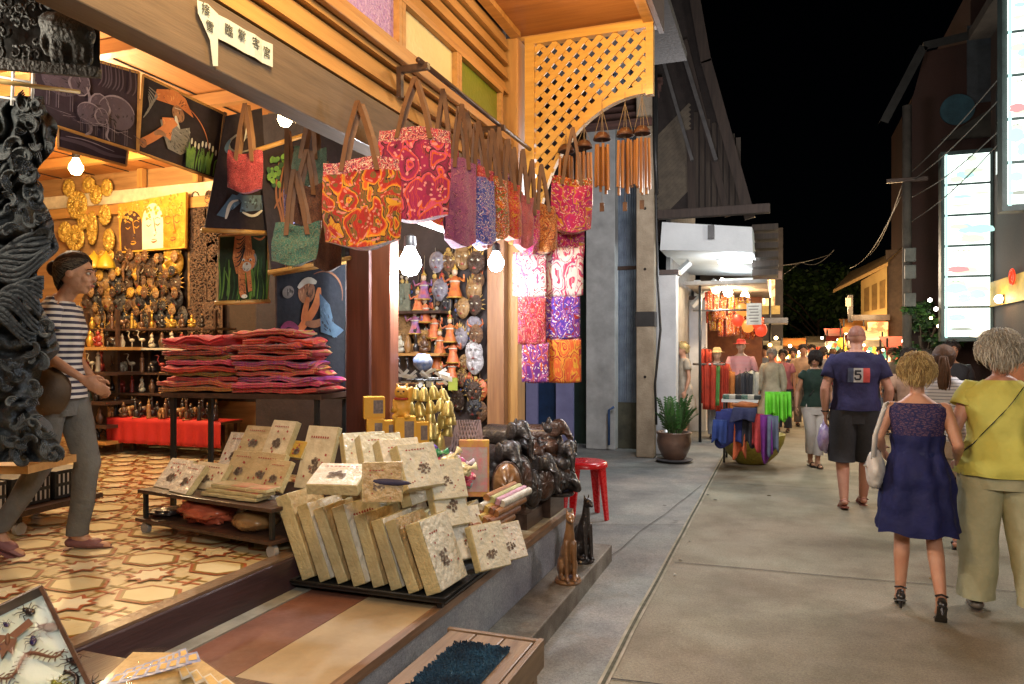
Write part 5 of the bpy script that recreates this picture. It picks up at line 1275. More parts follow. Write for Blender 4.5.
for i, (px, py, k, s, m, w) in enumerate(((437,262,6,.8,'g','pewter mask at the top left behind the light'),(449,262,5,.8,'w','brown curly mask at the top'),(463,258,1,.9,'t','straw horned mask at the top right'),(476,262,7,.9,'k','dark crowned mask beside the corner light'),
  (440,290,4,.85,'g','grey spiky mask beside the puppets'),(475,290,7,.95,'t','straw crowned mask, upper right'),(463,308,0,.8,'t','plain long straw mask on its cord'),(460,338,3,.9,'g','pewter crowned mask in the centre'),(474,328,6,.9,'g','pewter plain mask right of centre'),
  (475,352,5,.85,'s','silver curly haired face, left of the pair'),(488,362,5,.95,'s','silver curly haired face, right of the pair'),(465,362,0,.6,'t','small pale straw mask'),(494,335,1,.8,'w','brown horned mask near the corner post'),(495,305,4,.8,'k','dark spiky mask near the corner post'),
  (497,390,1,.85,'r','red faced horned mask near the post'),(482,392,4,.8,'k','dark spiky mask below the silver faces'),(470,388,7,.8,'d','black crowned mask below the pale mask'),(458,400,1,.8,'k','dark horned mask behind the bells'),(474,408,3,.85,'d','black crowned mask with white eyes'),(490,412,0,.8,'w','plain brown mask low by the carvings'),(492,280,3,.7,'w','brown crowned mask high beside the post'),
  (400,262,6,.9,'w','brown mask left of the bay light'),(447,303,0,.7,'d','black plain mask between puppets'),(462,378,5,.7,'w','brown curly mask above the dark ones'))):
    px = min(px, 480-(px % 7)); put_mask(k, PY(px, py, 4.84+.02*(i % 3)), s*.72, w, G2, PM[m], PM[m] if m == 's' else (PM['r'] if i % 4 == 0 else None), m1=PM[m] if m == 's' else None, name='hanging_mask')
o = MB().box((0,0,0), (.07,.012,.09)).build('green_packet', mat('lime packet', (.35,.40,.06), .5), bevel=.003); o.location = PY(453,384,4.7); tag(o, 'lime green packet hanging between the orange puppets and the dark masks', 'packet')
o = MB().ball((0,0,0), (.06,.05,.05), 14, 0, 10, .15).build('wrapped_vase', mat('blue white porcelain', (.34,.36,.42), .5, (.04,.10,.30), sc=30), smooth=True); o.location = P(423,362,4.3); tag(o, 'blue and white porcelain pot standing above the bells', 'pot')

# brown lattice patterned board
q = [P(450,452,4.2), P(484,452,4.2), P(480,420,4.25), P(457,420,4.25)]
t = thing('woven_board', 'dark woven pattern board leaning behind the wrapped pouches', 'board', P(468,452,4.2))
mb = MB(); mb.poly([q[3],q[2],q[1],q[0]]); mb.build('board', mat('dark carved board', (.06,.04,.045), .6), t, world=True, solid=.01)
mb = MB()
for i in range(10):
    for s in (0, 1):
        u = i/9; a = q[0].lerp(q[1], u); b = q[3].lerp(q[2], min(max(u+(.35 if s else -.35), 0), 1)); n_ = Vector((ST,-CT,0))*.008; mb.tube([a+n_, b+n_], .005, 4)
mb.build('weave', mat('mauve weave', (.26,.19,.20), .6), t, world=True)

# ================================================================ wrapped pouches, rolls
cols = [((.10,.04,.32),'violet'),((.03,.25,.10),'green'),((.55,.05,.12),'crimson'),((.16,.03,.28),'dark purple'),((.45,.40,.50),'pale lilac'),((.6,.5,.3),'cream'),((.05,.12,.4),'royal blue'),((.55,.3,.05),'amber'),((.5,.1,.3),'magenta'),((.2,.35,.35),'teal')]
for i, (px, py, ci) in enumerate(((423,458,0),(431,452,1),(436,464,2),(428,468,3),(441,456,4),(448,462,5),(443,472,0),(436,478,3),(452,472,8),(457,463,4),(462,470,5),(428,478,6),(446,483,7),(455,481,9),(464,480,2))):
    col, cn = cols[ci]; o = MB().ball((0,0,0), (.048,.03,.036), 28, 0, 18, .55, 3.5, i).tube([(.03,0,.01),(.06,0,.02),(.085,.01,.03)], [.022,.006,.024], 10).build('wrapped_pouch', mat('pouch film '+cn, col, .25, tuple(min(1, c*1.8+.1) for c in col), sc=14, bump=.9, bsc=14, coat=.9), smooth=True)
    o.location = P(px, py, 3.95+.02*(i % 5)); o.rotation_euler = (rnd.uniform(-.5,.5), rnd.uniform(-.6,.6), rnd.uniform(-1,1)); tag(o, f'{cn} cellophane wrapped pouch, {ORD[i]} in the heap behind the albums', 'pouch', 'cellophane wrapped pouches heaped behind the albums')
t = thing('yellow_packet', 'tall yellow printed packet standing by the dark woven board', 'packet', P(474,497,4.15), FT)
MB().box((0,.02,.16), (.17,.04,.32)).build('carton', mat('yellow packet', (.6,.42,.06), .4, (.5,.15,.12), sc=18, coat=.6), t, bevel=.004)
MB().grid(lambda u, v: Vector(((u-.5)*.15, -.004, .03+v*.25)), 2, 2).build('printed_face', mat('packet print', (.35,.42,.42), .35, (.6,.2,.25), sc=22, coat=.8), t)
rc = [((.62,.60,.52),'white floral'),((.55,.30,.40),'pink'),((.45,.45,.2),'lime'),((.35,.16,.06),'brown'),((.25,.1,.05),'dark brown'),((.5,.35,.1),'straw')]
for i in range(16):
    u = i % 4; v = i//4; col, cn = rc[(i*5+v) % 6] if v > 1 else rc[3+(i % 3)]
    a = Vector((-1.62+.022*u+.04*v, 3.72+.04*v+.02*u, .50+.043*v+.01*u)) if 0 else P(478+u*5+v*6, 520-v*9+u*2, 3.85+.05*v)
    b = a+Vector((.05,.30,.02))
    o = MB().tube([a*0, (b-a)*.5, (b-a)], [.020,.021,.020], 12).build('paper_roll', mat('roll '+cn, col, .5, tuple(c*.45 for c in col), sc=35), smooth='auto'); o.location = a-Vector((0,.14,0))
    tag(o, f'{cn} wrapped roll, {ORD[i]} counted up the bundle at the street edge', 'roll', 'wrapped rolls bundled at the street edge of the ledge')
g = P(500,552,3.75); o = MB().box((0,0,0), (.03,.55,.06)).build('green_box_edge', mat('lime green box', (.33,.45,.08), .45), bevel=.003); o.location = (-1.43,3.72,.53); o.name = 'lime_box'; tag(o, 'lime green flat box along the street edge of the ledge', 'box')

# ================================================================ dark wood carvings
GLW = [mat('gloss ebony', (.025,.019,.019), .45, (.010,.008,.008), sc=24, bump=.5, bsc=45, coat=.4), mat('gloss brown carving', (.085,.038,.022), .42, (.03,.014,.01), sc=24, bump=.5, bsc=45, coat=.4), mat('honey carving', (.26,.13,.05), .35, (.12,.055,.02), sc=10, bump=.3, coat=.5)]
def dome(label, px, py, h, w, m, d, rz=0):
    b = P(px, py, d); t = thing('carved_shield', label, 'carving', b, FT+rz, 'domed carvings standing on the plinth edge')
    mb = MB(); K, J = 10, 28
    def fn(u, v):
        th = math.pi/2*u; a = 2*math.pi*v; rr = math.sin(th)
        return Vector((w/2*rr*math.cos(a), -.07*math.cos(th)-.008*math.cos(a*9)*rr*(1-rr)*3, h/2+h/2*rr*math.sin(a)*(1 if math.sin(a) > 0 else .96)))
    mb.grid(fn, K, J, 0); mb.grid(lambda u, v: Vector((w/2*u*math.cos(6.2832*v), .012, h/2+h/2*u*math.sin(6.2832*v))), 3, J, 0)
    mb.build('dome', m, t, smooth=True)
    MB().tube([(w/2*math.cos(a),0,h/2+h/2*math.sin(a)) for a in [k*math.pi/14 for k in range(29)]], .010, 6).build('carved_rim', GLW[1] if m is GLW[2] else GLW[0], t, smooth=True)
    mb = MB()
    for k in range(5): mb.tube([(-w*.22+w*.11*k, -.066+.012*abs(k-2), h*.32), (-w*.18+w*.09*k, -.070+.014*abs(k-2), h*.68)], [.003,.004], 5)
    mb.build('carved_ribs', GLW[1], t)
dome('honey brown ribbed dome carving at the near end of the plinth edge', 507, 509, .28, .17, GLW[2], 4.45)
dome('brown dome carving just behind the honey one', 520, 504, .30, .16, GLW[1], 4.62, .35)
dome('black tall dome carving beside the brown ones', 532, 508, .24, .13, GLW[0], 4.72, .5)
dome('brown broad dome carving right of the black one', 543, 500, .26, .17, GLW[1], 4.9, .4)
dome('dark dome carving at the street edge below the elephants', 556, 496, .20, .13, GLW[0], 5.0, .5)
def elephant_mesh():
    mb = MB(); mb.cap((-.11,0,.20), (.09,0,.21), .095, .085); mb.ball((.20,0,.27), (.07,.065,.075), 14, 0, 10)
    mb.cap((.25,0,.26), (.30,0,.17), .035, .026); mb.cap((.30,0,.17), (.30,0,.08), .026, .018); mb.cap((.30,0,.08), (.335,0,.05), .018, .013)
    for x in (-.13,.10):
        for s in (-1,1): mb.cap((x,s*.052,.16), (x+.01*s,s*.055,.028), .042, .034)
    for s in (-1,1): mb.ball((.17,s*.075,.26), (.055,.014,.075), 12, 0, 8); mb.cap((.25,s*.035,.22), (.34,s*.045,.20), .010, .005)
    mb.cap((-.20,0,.24), (-.22,0,.12), .010, .007); return mb
def frog_mesh():
    mb = MB(); mb.ball((0,0,.10), (.10,.09,.10), 16, 0, 10); mb.ball((0,-.03,.22), (.07,.065,.06), 14, 0, 10)
    for s in (-1,1):
        mb.cap((s*.08,-.02,.14), (s*.10,-.09,.06), .035, .028); mb.cap((s*.10,-.09,.06), (s*.05,-.11,.10), .026, .02); mb.cap((s*.08,.03,.05), (s*.11,-.08,.03), .045, .03)
        mb.ball((s*.06,-.02,.26), .02, 8, 0, 6)
    mb.cap((0,0,.27), (0,0,.31), .035, .015); return mb
el = elephant_mesh().build('body', GLW[0]); bake(el, .011, 3); fr_ = frog_mesh().build('body', GLW[1]); bake(fr_, .010, 3)
eld, frd = el.data, fr_.data; bpy.data.objects.remove(el); bpy.data.objects.remove(fr_)
for i, (px, py, d, s, kind, m, rz, lb) in enumerate((
  (494,470,4.7,.9,'e',0,-.6,'black elephant carving nearest the woven board'),(502,446,4.9,.85,'e',0,-.4,'black elephant carving raised behind the domes'),(516,440,5.05,.8,'f',0,0,'black squatting figure behind the domes'),
  (535,466,5.0,.9,'f',1,.2,'brown squatting figure beside the corner post foot'),(548,462,5.08,1.0,'f',1,.3,'large brown squatting figure at the plinth corner'),(560,476,5.05,.9,'f',0,.4,'black squatting figure closest to the red stool'),
  (536,442,5.12,.8,'e',1,.2,'brown elephant carving on the upper tier'),(549,436,5.1,.75,'f',0,.2,'black squatting figure topmost at the corner'),(486,488,4.6,.8,'f',0,.1,'black squatting figure beside the yellow packet'),(561,456,5.12,.7,'e',0,-.9,'small black elephant carving at the outer corner'),(525,478,4.95,.85,'e',0,-.3,'black elephant carving behind the honey dome'))):
    q = P(px, py+16, d); t = thing('elephant_carving' if kind == 'e' else 'seated_carving', lb, 'carving', q, rz+(FT if kind == 'f' else 0), 'dark wood carvings crowded at the plinth corner')
    o = bpy.data.objects.new('body', eld if kind == 'e' else frd); COL.objects.link(o); o.parent = t; o.scale = (s,)*3
    o.material_slots[0].link = 'OBJECT'; o.material_slots[0].material = GLW[m]
    mb = MB(); mb.lathe([(.10*s,-.02),(.11*s,-.005),(.10*s,.004)], n=18); mb.build('base', GLW[0], t, smooth='auto')
# tiers that carry the raised carvings
tr = thing('carving_stand', 'dark stepped stand carrying the rear carvings at the plinth corner', 'stand', (-1.75,5.0,.46))
for (x0,x1,y0,y1,z1) in ((-1.88,-1.50,4.42,4.75,.56),(-1.90,-1.62,4.76,5.13,.72),(-1.61,-1.46,4.80,5.13,.60)): MB().span((x0,y0,.463), (x1,y1,z1)).build('tier', DKWOOD, tr, world=True)

# seated cat carvings on the step
def cat_mesh():
    mb = MB(); mb.ball((0,.03,.13), (.055,.085,.12), 14, 0, 10); mb.cap((0,.0,.18), (0,-.045,.32), .055, .036); mb.cap((0,-.045,.32), (0,-.055,.41), .033, .026)
    mb.ball((0,-.075,.435), (.033,.045,.034), 12, 0, 10); mb.cap((0,-.10,.425), (0,-.12,.42), .018, .014)
    for s in (-1,1):
        mb.cap((s*.018,-.06,.46), (s*.022,-.055,.495), .012, .004); mb.cap((s*.028,-.06,.26), (s*.026,-.085,.03), .021, .014); mb.cap((s*.026,-.085,.02), (s*.026,-.11,.016), .016, .013)
        mb.ball((s*.048,.03,.08), (.026,.065,.065), 12, 0, 8); mb.cap((s*.05,0,.022), (s*.05,-.06,.018), .020, .016)
    mb.cap((0,.10,.06), (.04,.13,.16), .014, .01); return mb
cm = cat_mesh().build('body', GLW[2]); bake(cm, .008, 3); cmd = cm.data; bpy.data.objects.remove(cm)
for (px, py, d, m, rz, lb) in ((568,582,4.72,GLW[2],.5,'honey brown seated cat carving at the step edge'),(582,560,5.18,GLW[0],.9,'black seated cat carving just behind the brown one')):
    q = P(px, py, d); q.z = .122; t = thing('cat_carving', lb, 'carving', q, rz, 'seated cat carvings on the concrete step')
    o = bpy.data.objects.new('body', cmd); COL.objects.link(o); o.parent = t; o.scale = (.92,.92,.92); o.location = (0,0,.02); o.material_slots[0].link = 'OBJECT'; o.material_slots[0].material = m
    MB().lathe([(.085,0),(.088,.01),(.08,.024)], n=20).build('base', m, t, smooth='auto')

# ================================================================ red stool
RP = mat('red moulded plastic', (.62,.01,.015), .28, (.55,.008,.012), sc=3, bump=.03, coat=.3)
q = P(585,500,7.1); STL = thing('plastic_stool', 'bright red plastic stool standing at the shop corner', 'stool', (q.x, q.y, 0), .5); STL.scale = (1.22,1.22,1.08)
sh = .50
mb = MB(); mb.lathe([(.0,sh),(.025,sh),(.03,sh-.004),(.10,sh-.002),(.155,sh),(.17,sh-.01),(.178,sh-.03),(.178,sh-.05),(.168,sh-.05)], n=4*9, cap=False)
mb.build('seat', RP, STL, smooth='auto')
for k in range(4):
    a = math.pi/4+k*math.pi/2; cx, cy = math.cos(a), math.sin(a); tx, ty = -cy, cx; m_ = MB()
    for z0_, z1_, r0, r1, w0, w1 in ((sh-.03,.0,.160,.205,.085,.036),):
        for i in range(6):
            f0, f1 = i/6, (i+1)/6
            for s in (-1, 1):
                A = lambda f, s_: Vector((cx,cy,0))*(r0+(r1-r0)*f)+Vector((tx,ty,0))*s_*(w0+(w1-w0)*f)/2*1+Vector((0,0,z0_+(z1_-z0_)*f))
                B = lambda f, s_: A(f, s_)-Vector((cx,cy,0))*.022
                if s == 1: m_.poly([A(f0,-1),A(f0,1),A(f1,1),A(f1,-1)])
                m_.poly([A(f0,s),B(f0,s),B(f1,s),A(f1,s)])
            m_.poly([B(f0,-1),B(f0,1),B(f1,1),B(f1,-1)])
    m_.build('leg', RP, STL, smooth='auto')
# ================================================================ bench with mat
BN = thing('wooden_bench', 'worn plank bench below the ledge with a blue mat on it', 'bench', (-1.15,2.6,0))
BW = wood('worn bench plank', (.24,.16,.09), (.13,.08,.045), .6, axis=1)
for i in range(3): MB().span((-1.33+.128*i,1.9,.36), (-1.33+.128*i+.122,2.89,.40)).build('seat_plank', BW, BN, world=True, bevel=.005)
MB().span((-1.345,2.895,.29), (-.94,2.92,.405)).build('apron', wood('apron', (.24,.16,.10), (.14,.09,.05), .6, axis=0), BN, world=True, bevel=.003)
MB().span((-.940,1.9,.29), (-.915,2.92,.408)).build('apron', BW, BN, world=True, bevel=.003)
for x, y, z in ((-.97,2.84,.0),(-1.16,2.84,.122) if 0 else (-1.18,2.84,.0),(-.97,1.95,.0),(-1.18,1.95,.0)): MB().span((x,y,z), (x+.035,y+.045,.355)).build('leg', BW, BN, world=True)
mtt = thing('door_mat', 'blue and black tufted mat lying on the plank bench', 'mat', (-1.14,2.5,.401))
MATM = mat('blue tufted mat', (.035,.13,.24), .95, (.008,.010,.025), sc=7, bump=1, bsc=120)
mb = MB(); mb.span((-1.24,2.15,.401), (-1.01,2.76,.409)); mb.build('backing', MATM, mtt, world=True)
mb = MB(); r = random.Random(3)
for i in range(2600):
    x, y = r.uniform(-1.24,-1.01), r.uniform(2.15,2.76); h = r.uniform(.010,.018); a = r.uniform(0,3.14); dx, dy = .004*math.cos(a), .004*math.sin(a)
    mb.poly([(x-dx,y-dy,.409),(x+dx,y+dy,.409),(x+dx+r.uniform(-.005,.005),y+dy,.409+h),(x-dx+r.uniform(-.005,.005),y-dy,.409+h)], 0)
o = mb.build('tufts', MATM, mtt, world=True); o['kind'] = 'stuff'

# ================================================================ insect box and wrapped cards near the camera
SN = thing('display_stand', 'plain wooden stand under the insect case at the lower left corner', 'stand', (-1.9,1.2,.46))
MB().span((-2.05,.55,.462), (-1.30,1.72,.66)).build('stand_body', DKWOOD, SN, world=True)
qq = [P(-32,622,1.75), P(41,587,1.85), P(92,690,1.55), P(18,735,1.45)]
IC = thing('insect_case', 'glazed display case of mounted beetles, a moth and a centipede leaning at the lower left', 'display case', sum(qq, Vector())/4)
n_ = (qq[1]-qq[0]).cross(qq[3]-qq[0]).normalized()
if n_.dot(Vector((0,0,CZ))-qq[0]) < 0: n_ = -n_
FRM = wood('case frame', (.10,.06,.045), (.05,.03,.02), .35, coat=.4)
mb = MB()
for i in range(4):
    a, b = qq[i], qq[(i+1) % 4]; mb.tube([a+n_*.0, b+n_*.0], .006, 4); mb.poly([a+n_*.004, b+n_*.004, b-n_*.03, a-n_*.03])
mb.poly([p-n_*.03 for p in reversed(qq)]); mb.build('frame', FRM, IC, world=True)
mb = MB(); mb.poly([p-n_*.024 for p in qq]); mb.build('backing', mat('pale blue card', (.55,.66,.62), .7, (.45,.58,.56), sc=2), IC, world=True)
def iq(u, v): return lerp2(qq, u, v)-n_*.012
U = (qq[1]-qq[0]).normalized(); V = n_.cross(U)
BG = [mat('beetle black', (.015,.015,.02), .25, coat=.6), mat('beetle green', (.02,.22,.08), .25, metal=.4, coat=.6), mat('beetle olive gold', (.22,.26,.03), .25, metal=.4, coat=.6), mat('beetle navy', (.02,.02,.10), .25, coat=.6), mat('moth brown', (.16,.07,.04), .7), mat('spider brown', (.10,.05,.03), .5)]
def bug(u, v, s, m, rot, nm):
    c = iq(u, v); M = Matrix(((U.x,V.x,n_.x,c.x),(U.y,V.y,n_.y,c.y),(U.z,V.z,n_.z,c.z),(0,0,0,1))) @ Matrix.Rotation(rot, 4, 'Z') @ Matrix.Scale(s, 4)
    mb = MB().mx(M)
    mb.ball((0,-.2,0), (.28,.45,.18), 12, 0, 8); mb.ball((0,.32,0), (.2,.16,.14), 10, 0, 7); mb.ball((0,.52,0), (.1,.1,.08), 8, 0, 6)
    for k in (-1,0,1):
        for s_ in (-1,1): mb.tube([(s_*.2,k*.25,0),(s_*.5,k*.38+.08,.08),(s_*.62,k*.62,-.05),(s_*.66,k*.8,-.06)], [.035,.03,.022,.012], 5)
    for s_ in (-1,1): mb.tube([(s_*.05,.58,0),(s_*.2,.85,.05),(s_*.12,1.1,.05)], [.03,.02,.01], 5)
    mb.build(nm, m, IC, world=True, smooth=True)
for (u, v, s, m, rt) in ((.72,.88,.035,0,.3),(.86,.66,.045,5,.6),(.62,.62,.028,3,-.2),(.12,.70,.03,3,.9),(.40,.22,.028,1,-.1),(.64,.20,.036,2,.1),(.95,.30,.034,0,.4),(.08,.36,.040,3,.2),(.45,.02,.034,3,.3),(.98,.06,.034,0,-.8),(.15,.02,.036,0,.2),(.40,.86,.02,3,.2)): bug(u, v, s, BG[m], rt, 'beetle')
c = iq(.34,.72); M = Matrix(((U.x,V.x,n_.x,c.x),(U.y,V.y,n_.y,c.y),(U.z,V.z,n_.z,c.z),(0,0,0,1))) @ Matrix.Rotation(-.25, 4, 'Z') @ Matrix.Scale(.062, 4)
mb = MB().mx(M); mb.poly([(0,.3,0),(.7,.75,.1),(.85,.35,.05),(.25,-.05,0)]); mb.poly([(0,.3,0),(-.25,-.05,0),(-.85,.35,.05),(-.7,.75,.1)]); mb.poly([(0,.1,.01),(.3,-.1,.02),(.18,-1.0,.02),(0,-.6,.02)]); mb.poly([(0,.1,.01),(0,-.6,.02),(-.18,-1.0,.02),(-.3,-.1,.02)]); mb.ball((0,.05,.03), (.09,.35,.08), 10, 0, 8); mb.build('moth', BG[4], IC, world=True)
mb = MB(); pts = [iq(.02+.9*k/20, .50-.06*math.sin(k*.45)-.05*k/20) for k in range(21)]; mb.tube(pts, [.005*(1-abs(k-10)/16) for k in range(21)], 6)
for k in range(1, 20): t_ = (pts[k+1]-pts[k-1]).normalized(); s_ = n_.cross(t_); mb.tube([pts[k]-s_*.014, pts[k]+n_*.003, pts[k]+s_*.014], .0012, 4)
mb.build('centipede', BG[4], IC, world=True, smooth=True)
mb = MB(); pts = [iq(.80+.10*math.sin(k*.35), .26-.22*k/12) for k in range(13)]; mb.tube(pts, [.005]*9+[.004,.004,.003,.002], 6)
for k in (1,3,5): 
    for s_ in (-1,1): mb.tube([pts[k], pts[k]+U*s_*.02], .0015, 4)
mb.build('scorpion', BG[0], IC, world=True, smooth=True)
gm, nt, b = _new('clear film'); b.inputs['Base Color'].default_value = (1,1,1,1); b.inputs['Roughness'].default_value = .06; b.inputs['Transmission Weight'].default_value = 1; b.inputs['IOR'].default_value = 1.02; b.inputs['Alpha'].default_value = .05
b.inputs['Specular IOR Level'].default_value = 1.0; b.inputs['Coat Weight'].default_value = 1
mb = MB(); mb.poly([p-n_*.002 for p in qq]); mb.build('glass', gm, IC, world=True)
# parcel of picture cards in clear film
pk = [P(75,688,1.95), P(133,651,2.2), P(188,653,2.25), P(262,690,1.95)]
PKT = thing('card_parcel', 'straw coloured parcel of blue edged picture cards wrapped in clear film', 'parcel', P(165,680,2.0))
base = MB(); STRAW = mat('straw board', (.50,.37,.17), .6, (.38,.27,.11), sc=25, bump=.4, coat=.3)
S_ = thing('side_table', 'small plank table under the wrapped card parcel', 'table', (-1.6,1.5,.46))
zt = .70
A = [PZ(60,720,zt+.06), PZ(133,652,zt+.06), PZ(192,653,zt+.06), PZ(275,712,zt+.06)]
MB().span((min(p.x for p in A)-.02, A[0].y-.15, zt-.03), (max(p.x for p in A)+.02, A[2].y+.03, zt)).build('tabletop', DKWOOD, S_, world=True)
for x in (min(p.x for p in A)+.01, max(p.x for p in A)-.03):
    for y in (A[0].y-.1, A[2].y-.04): MB().span((x,y,.463), (x+.03,y+.03,zt-.03)).build('leg', DKWOOD, S_, world=True)
base.poly(A, 0); bt = [Vector((p.x,p.y,zt+.002)) for p in A]
for i in range(4): base.poly([A[i], A[(i+1) % 4], bt[(i+1) % 4], bt[i]], 0)
base.build('board', STRAW, PKT, world=True)
CB = mat('card blue print', (.07,.16,.45), .4, (.35,.42,.55), sc=30, coat=.5); CY = mat('card ochre print', (.60,.42,.14), .5, (.45,.3,.1), sc=30)
def ap(u, v, z): p = lerp2([A[1],A[2],A[3],A[0]], u, v); return Vector((p.x,p.y,p.z+z))
for i in range(16):
    u0 = .12+.075*(i % 8); v0 = .50+.025*(i % 8)-.24*(i//8); w, h = .125, .20
    mb = MB(); zz = .006+.003*i; mb.poly([ap(u0,v0,zz),ap(u0+w,v0+.05,zz),ap(u0+w+.03,v0+h,zz+.004),ap(u0+.03,v0+h-.05,zz+.004)], 0); mb.poly([ap(u0+.03,v0+.05,zz+.002),ap(u0+w-.02,v0+.075,zz+.002),ap(u0+w+.0,v0+h-.05,zz+.006),ap(u0+.05,v0+h-.085,zz+.006)], 1)
    mb.build('picture_card', [CB, CY], PKT, world=True)
for i in range(4):
    u0 = .62+.075*i; v0 = .62-.09*i; mb = MB(); zz = .008+.002*i; mb.poly([ap(u0,v0-.16,zz),ap(u0+.09,v0-.1,zz),ap(u0+.10,v0+.1,zz),ap(u0+.01,v0+.04,zz)], 0); mb.poly([ap(u0+.015,v0-.12,zz+.001),ap(u0+.08,v0-.07,zz+.001),ap(u0+.085,v0+.07,zz+.001),ap(u0+.02,v0+.02,zz+.001)], 1)
    mb.build('picture_card', [P_WH, CY], PKT, world=True)
mb = MB(); mb.grid(lambda u, v: ap(u, v, .006+.034*(math.sin(math.pi*u)*math.sin(math.pi*v))**.4+.010*math.sin(math.pi*u)*math.sin(math.pi*v)*noise.noise(Vector((u*5, v*7, 2)))), 24, 18); mb.build('film', gm, PKT, world=True, smooth=True)

# ================================================================ black carved sculpture at the left
SC = thing('carved_sculpture', 'large black carved dragon and wave sculpture filling the left edge', 'sculpture', P(0,460,3.0))
D0 = 3.02
mb = MB()
def outline(py):                          # right border of the openwork in picture rows
    return 47+10*math.sin(py*.06)+9*noise.noise(Vector((py*.05, 2, 0)))
def relief(u, v):
    py = 96+(462-96)*v; px = -60+(outline(py)+60)*u
    w = Vector((px*.02, py*.018, 0)); wx = noise.noise(w*1.4)*2.2; wy = noise.noise(w*1.4+Vector((9,3,1)))*2.2
    h = .10*noise.noise(w*1.8)+.045*math.sin((px*.10+wx*5)+(py*.16+wy*5))+.03*noise.noise(w*6)
    return P(px, py, D0-h+.08*max(0, u-.9)*10)
mb.grid(relief, 70, 150)
mb.build('relief', BRONZE, SC, world=True, smooth=True)
# long combed strands
for i in range(9):
    mb = MB(); y0 = 246+9*i; 
    for j in range(5):
        pts = []
        for k in range(15):
            t = k/14; px = -40+t*(92-2*i); py = y0+j*2.6+14*math.sin(t*3.6+i*.35)*(.7+.3*math.cos(i))+8*math.sin(t*7+i)-(14*t if i < 4 else -10*t)
            pts.append(P(px, py, D0-.10-.05*math.sin(math.pi*t)-.006*i+.01*(j % 2)))
        mb.tube(pts, [.007+.006*math.sin(math.pi*min(k/12, 1)) for k in range(15)], 6)
    mb.build('combed_strand', BRONZE, SC, world=True, smooth=True)
# curled leaves and scrolls
r = random.Random(11)
for i in range(90):
    while True:
        px, py = r.uniform(-20,60), r.uniform(100,460)
        if not (238 < py < 325): break
    if 55 < py < 100: continue
    mb = MB(); a0 = r.uniform(0,6.28); s = r.uniform(7,17); sg = r.choice((-1,1)); dd = D0-.12-r.random()*.06
    px = min(px, outline(py)-6)
    for j in range(4):
        pts = [P(px+(s-2.2*j)*(1-.085*k)*math.cos(a0+sg*k*.38), py+(s-2.2*j)*(1-.085*k)*math.sin(a0+sg*k*.38), dd-.004*k+.006*j) for k in range(10)]
        mb.tube(pts, [.0015+.004*math.sin(math.pi*(k+1)/11) for k in range(10)], 5)
    mb.build('carved_scroll', BRONZE, SC, world=True, smooth=True)
# wooden stand under it
STD = thing('plank_table', 'dark plank table with ochre edge carrying the black sculpture', 'table', P(-20,478,3.2))
a_, b_ = P(-70,470,3.15), P(28,470,3.15)
for z_, nm_, m_ in ((0,'tabletop',TEAKX),): mb = MB(); mb.poly([a_, b_, b_+Vector((-ST,CT,0))*.35, a_+Vector((-ST,CT,0))*.35]); mb.build('tabletop', m_, STD, world=True, solid=.035)
for px in (-68,-48): q = P(px, 480, 3.3); MB().span((q.x,q.y,TZ), (q.x+.04,q.y+.04,a_.z-.02)).build('leg', DKWOOD, STD, world=True)
# upper black carved fretwork with an elephant, hung above
UP = thing('fretwork_carving', 'black openwork panel with a carved elephant hanging at the upper left', 'carved panel', P(40,40,2.6))
mb = MB()
def uq(px, py, h=0): return P(px, py, 2.62-h)
mb.grid(lambda u, v: uq(-30+130*u, 74-40*u*.0-96*v+(-6*(1-u)), 0), 3, 3)
mb.build('backboard', mat('black board', (.012,.014,.018), .7), UP, world=True)
mb = MB()
for i in range(60):
    px, py = r.uniform(-20,95), r.uniform(-20,60); s = r.uniform(5,9); a0 = r.uniform(0,6.28)
    if 42 < px < 92 and py > 8: continue
    mb.tube([uq(px+s*(1-.1*k)*math.cos(a0+k*.7), py+s*(1-.1*k)*math.sin(a0+k*.7), .02) for k in range(9)], .006, 5)
mb.build('scrollwork', BRONZE, UP, world=True, smooth=True)
mb = MB(); e = lambda x, y, h=.04: uq(x, y, h)
mb.cap(e(62,28), e(80,34), .055, .05); mb.ball(e(52,24), .042, 12, 0, 8); mb.cap(e(47,28), e(43,44), .018, .012); mb.cap(e(43,44), e(47,54), .012, .009)
for x in (56,64,78,86): mb.cap(e(x,38), e(x+1,60), .022, .02)
mb.cap(e(86,30), e(92,46), .008, .006); bake(mb.build('elephant', BRONZE, UP, world=True), .007, 3)
o = MB(); o.poly([uq(-40,54,.06), uq(100,68,.06), uq(100,78,.06), uq(-40,66,.06)]); o.build('bottom_rail', BRONZE, UP, world=True, solid=.02)
# white wire rack and bamboo pole
WR = thing('wire_rack', 'white wire grid panel behind the sculpture at the left edge', 'rack', P(15,80,2.9))
mb = MB(); wq = lambda x, y: P(x, y, 2.9)
for x in (-6,14,34): mb.tube([wq(x,52+x*.1), wq(x-2,104+x*.1)], .006, 6)
for y in (58,78,98): mb.tube([wq(-30,y-6), wq(36,y+5)], .005, 6)
mb.build('wire_grid', mat('white wire', (.6,.62,.62), .4), WR, world=True, smooth=True)
o = MB().tube([P(-30,78,2.75), P(80,92,3.0)], [.010,.008], 8).build('bamboo_pole', wood('bamboo pole', (.5,.38,.16), (.35,.25,.1), .4), smooth=True); tag(o, 'thin bamboo pole sticking out across the white wire rack', 'pole')
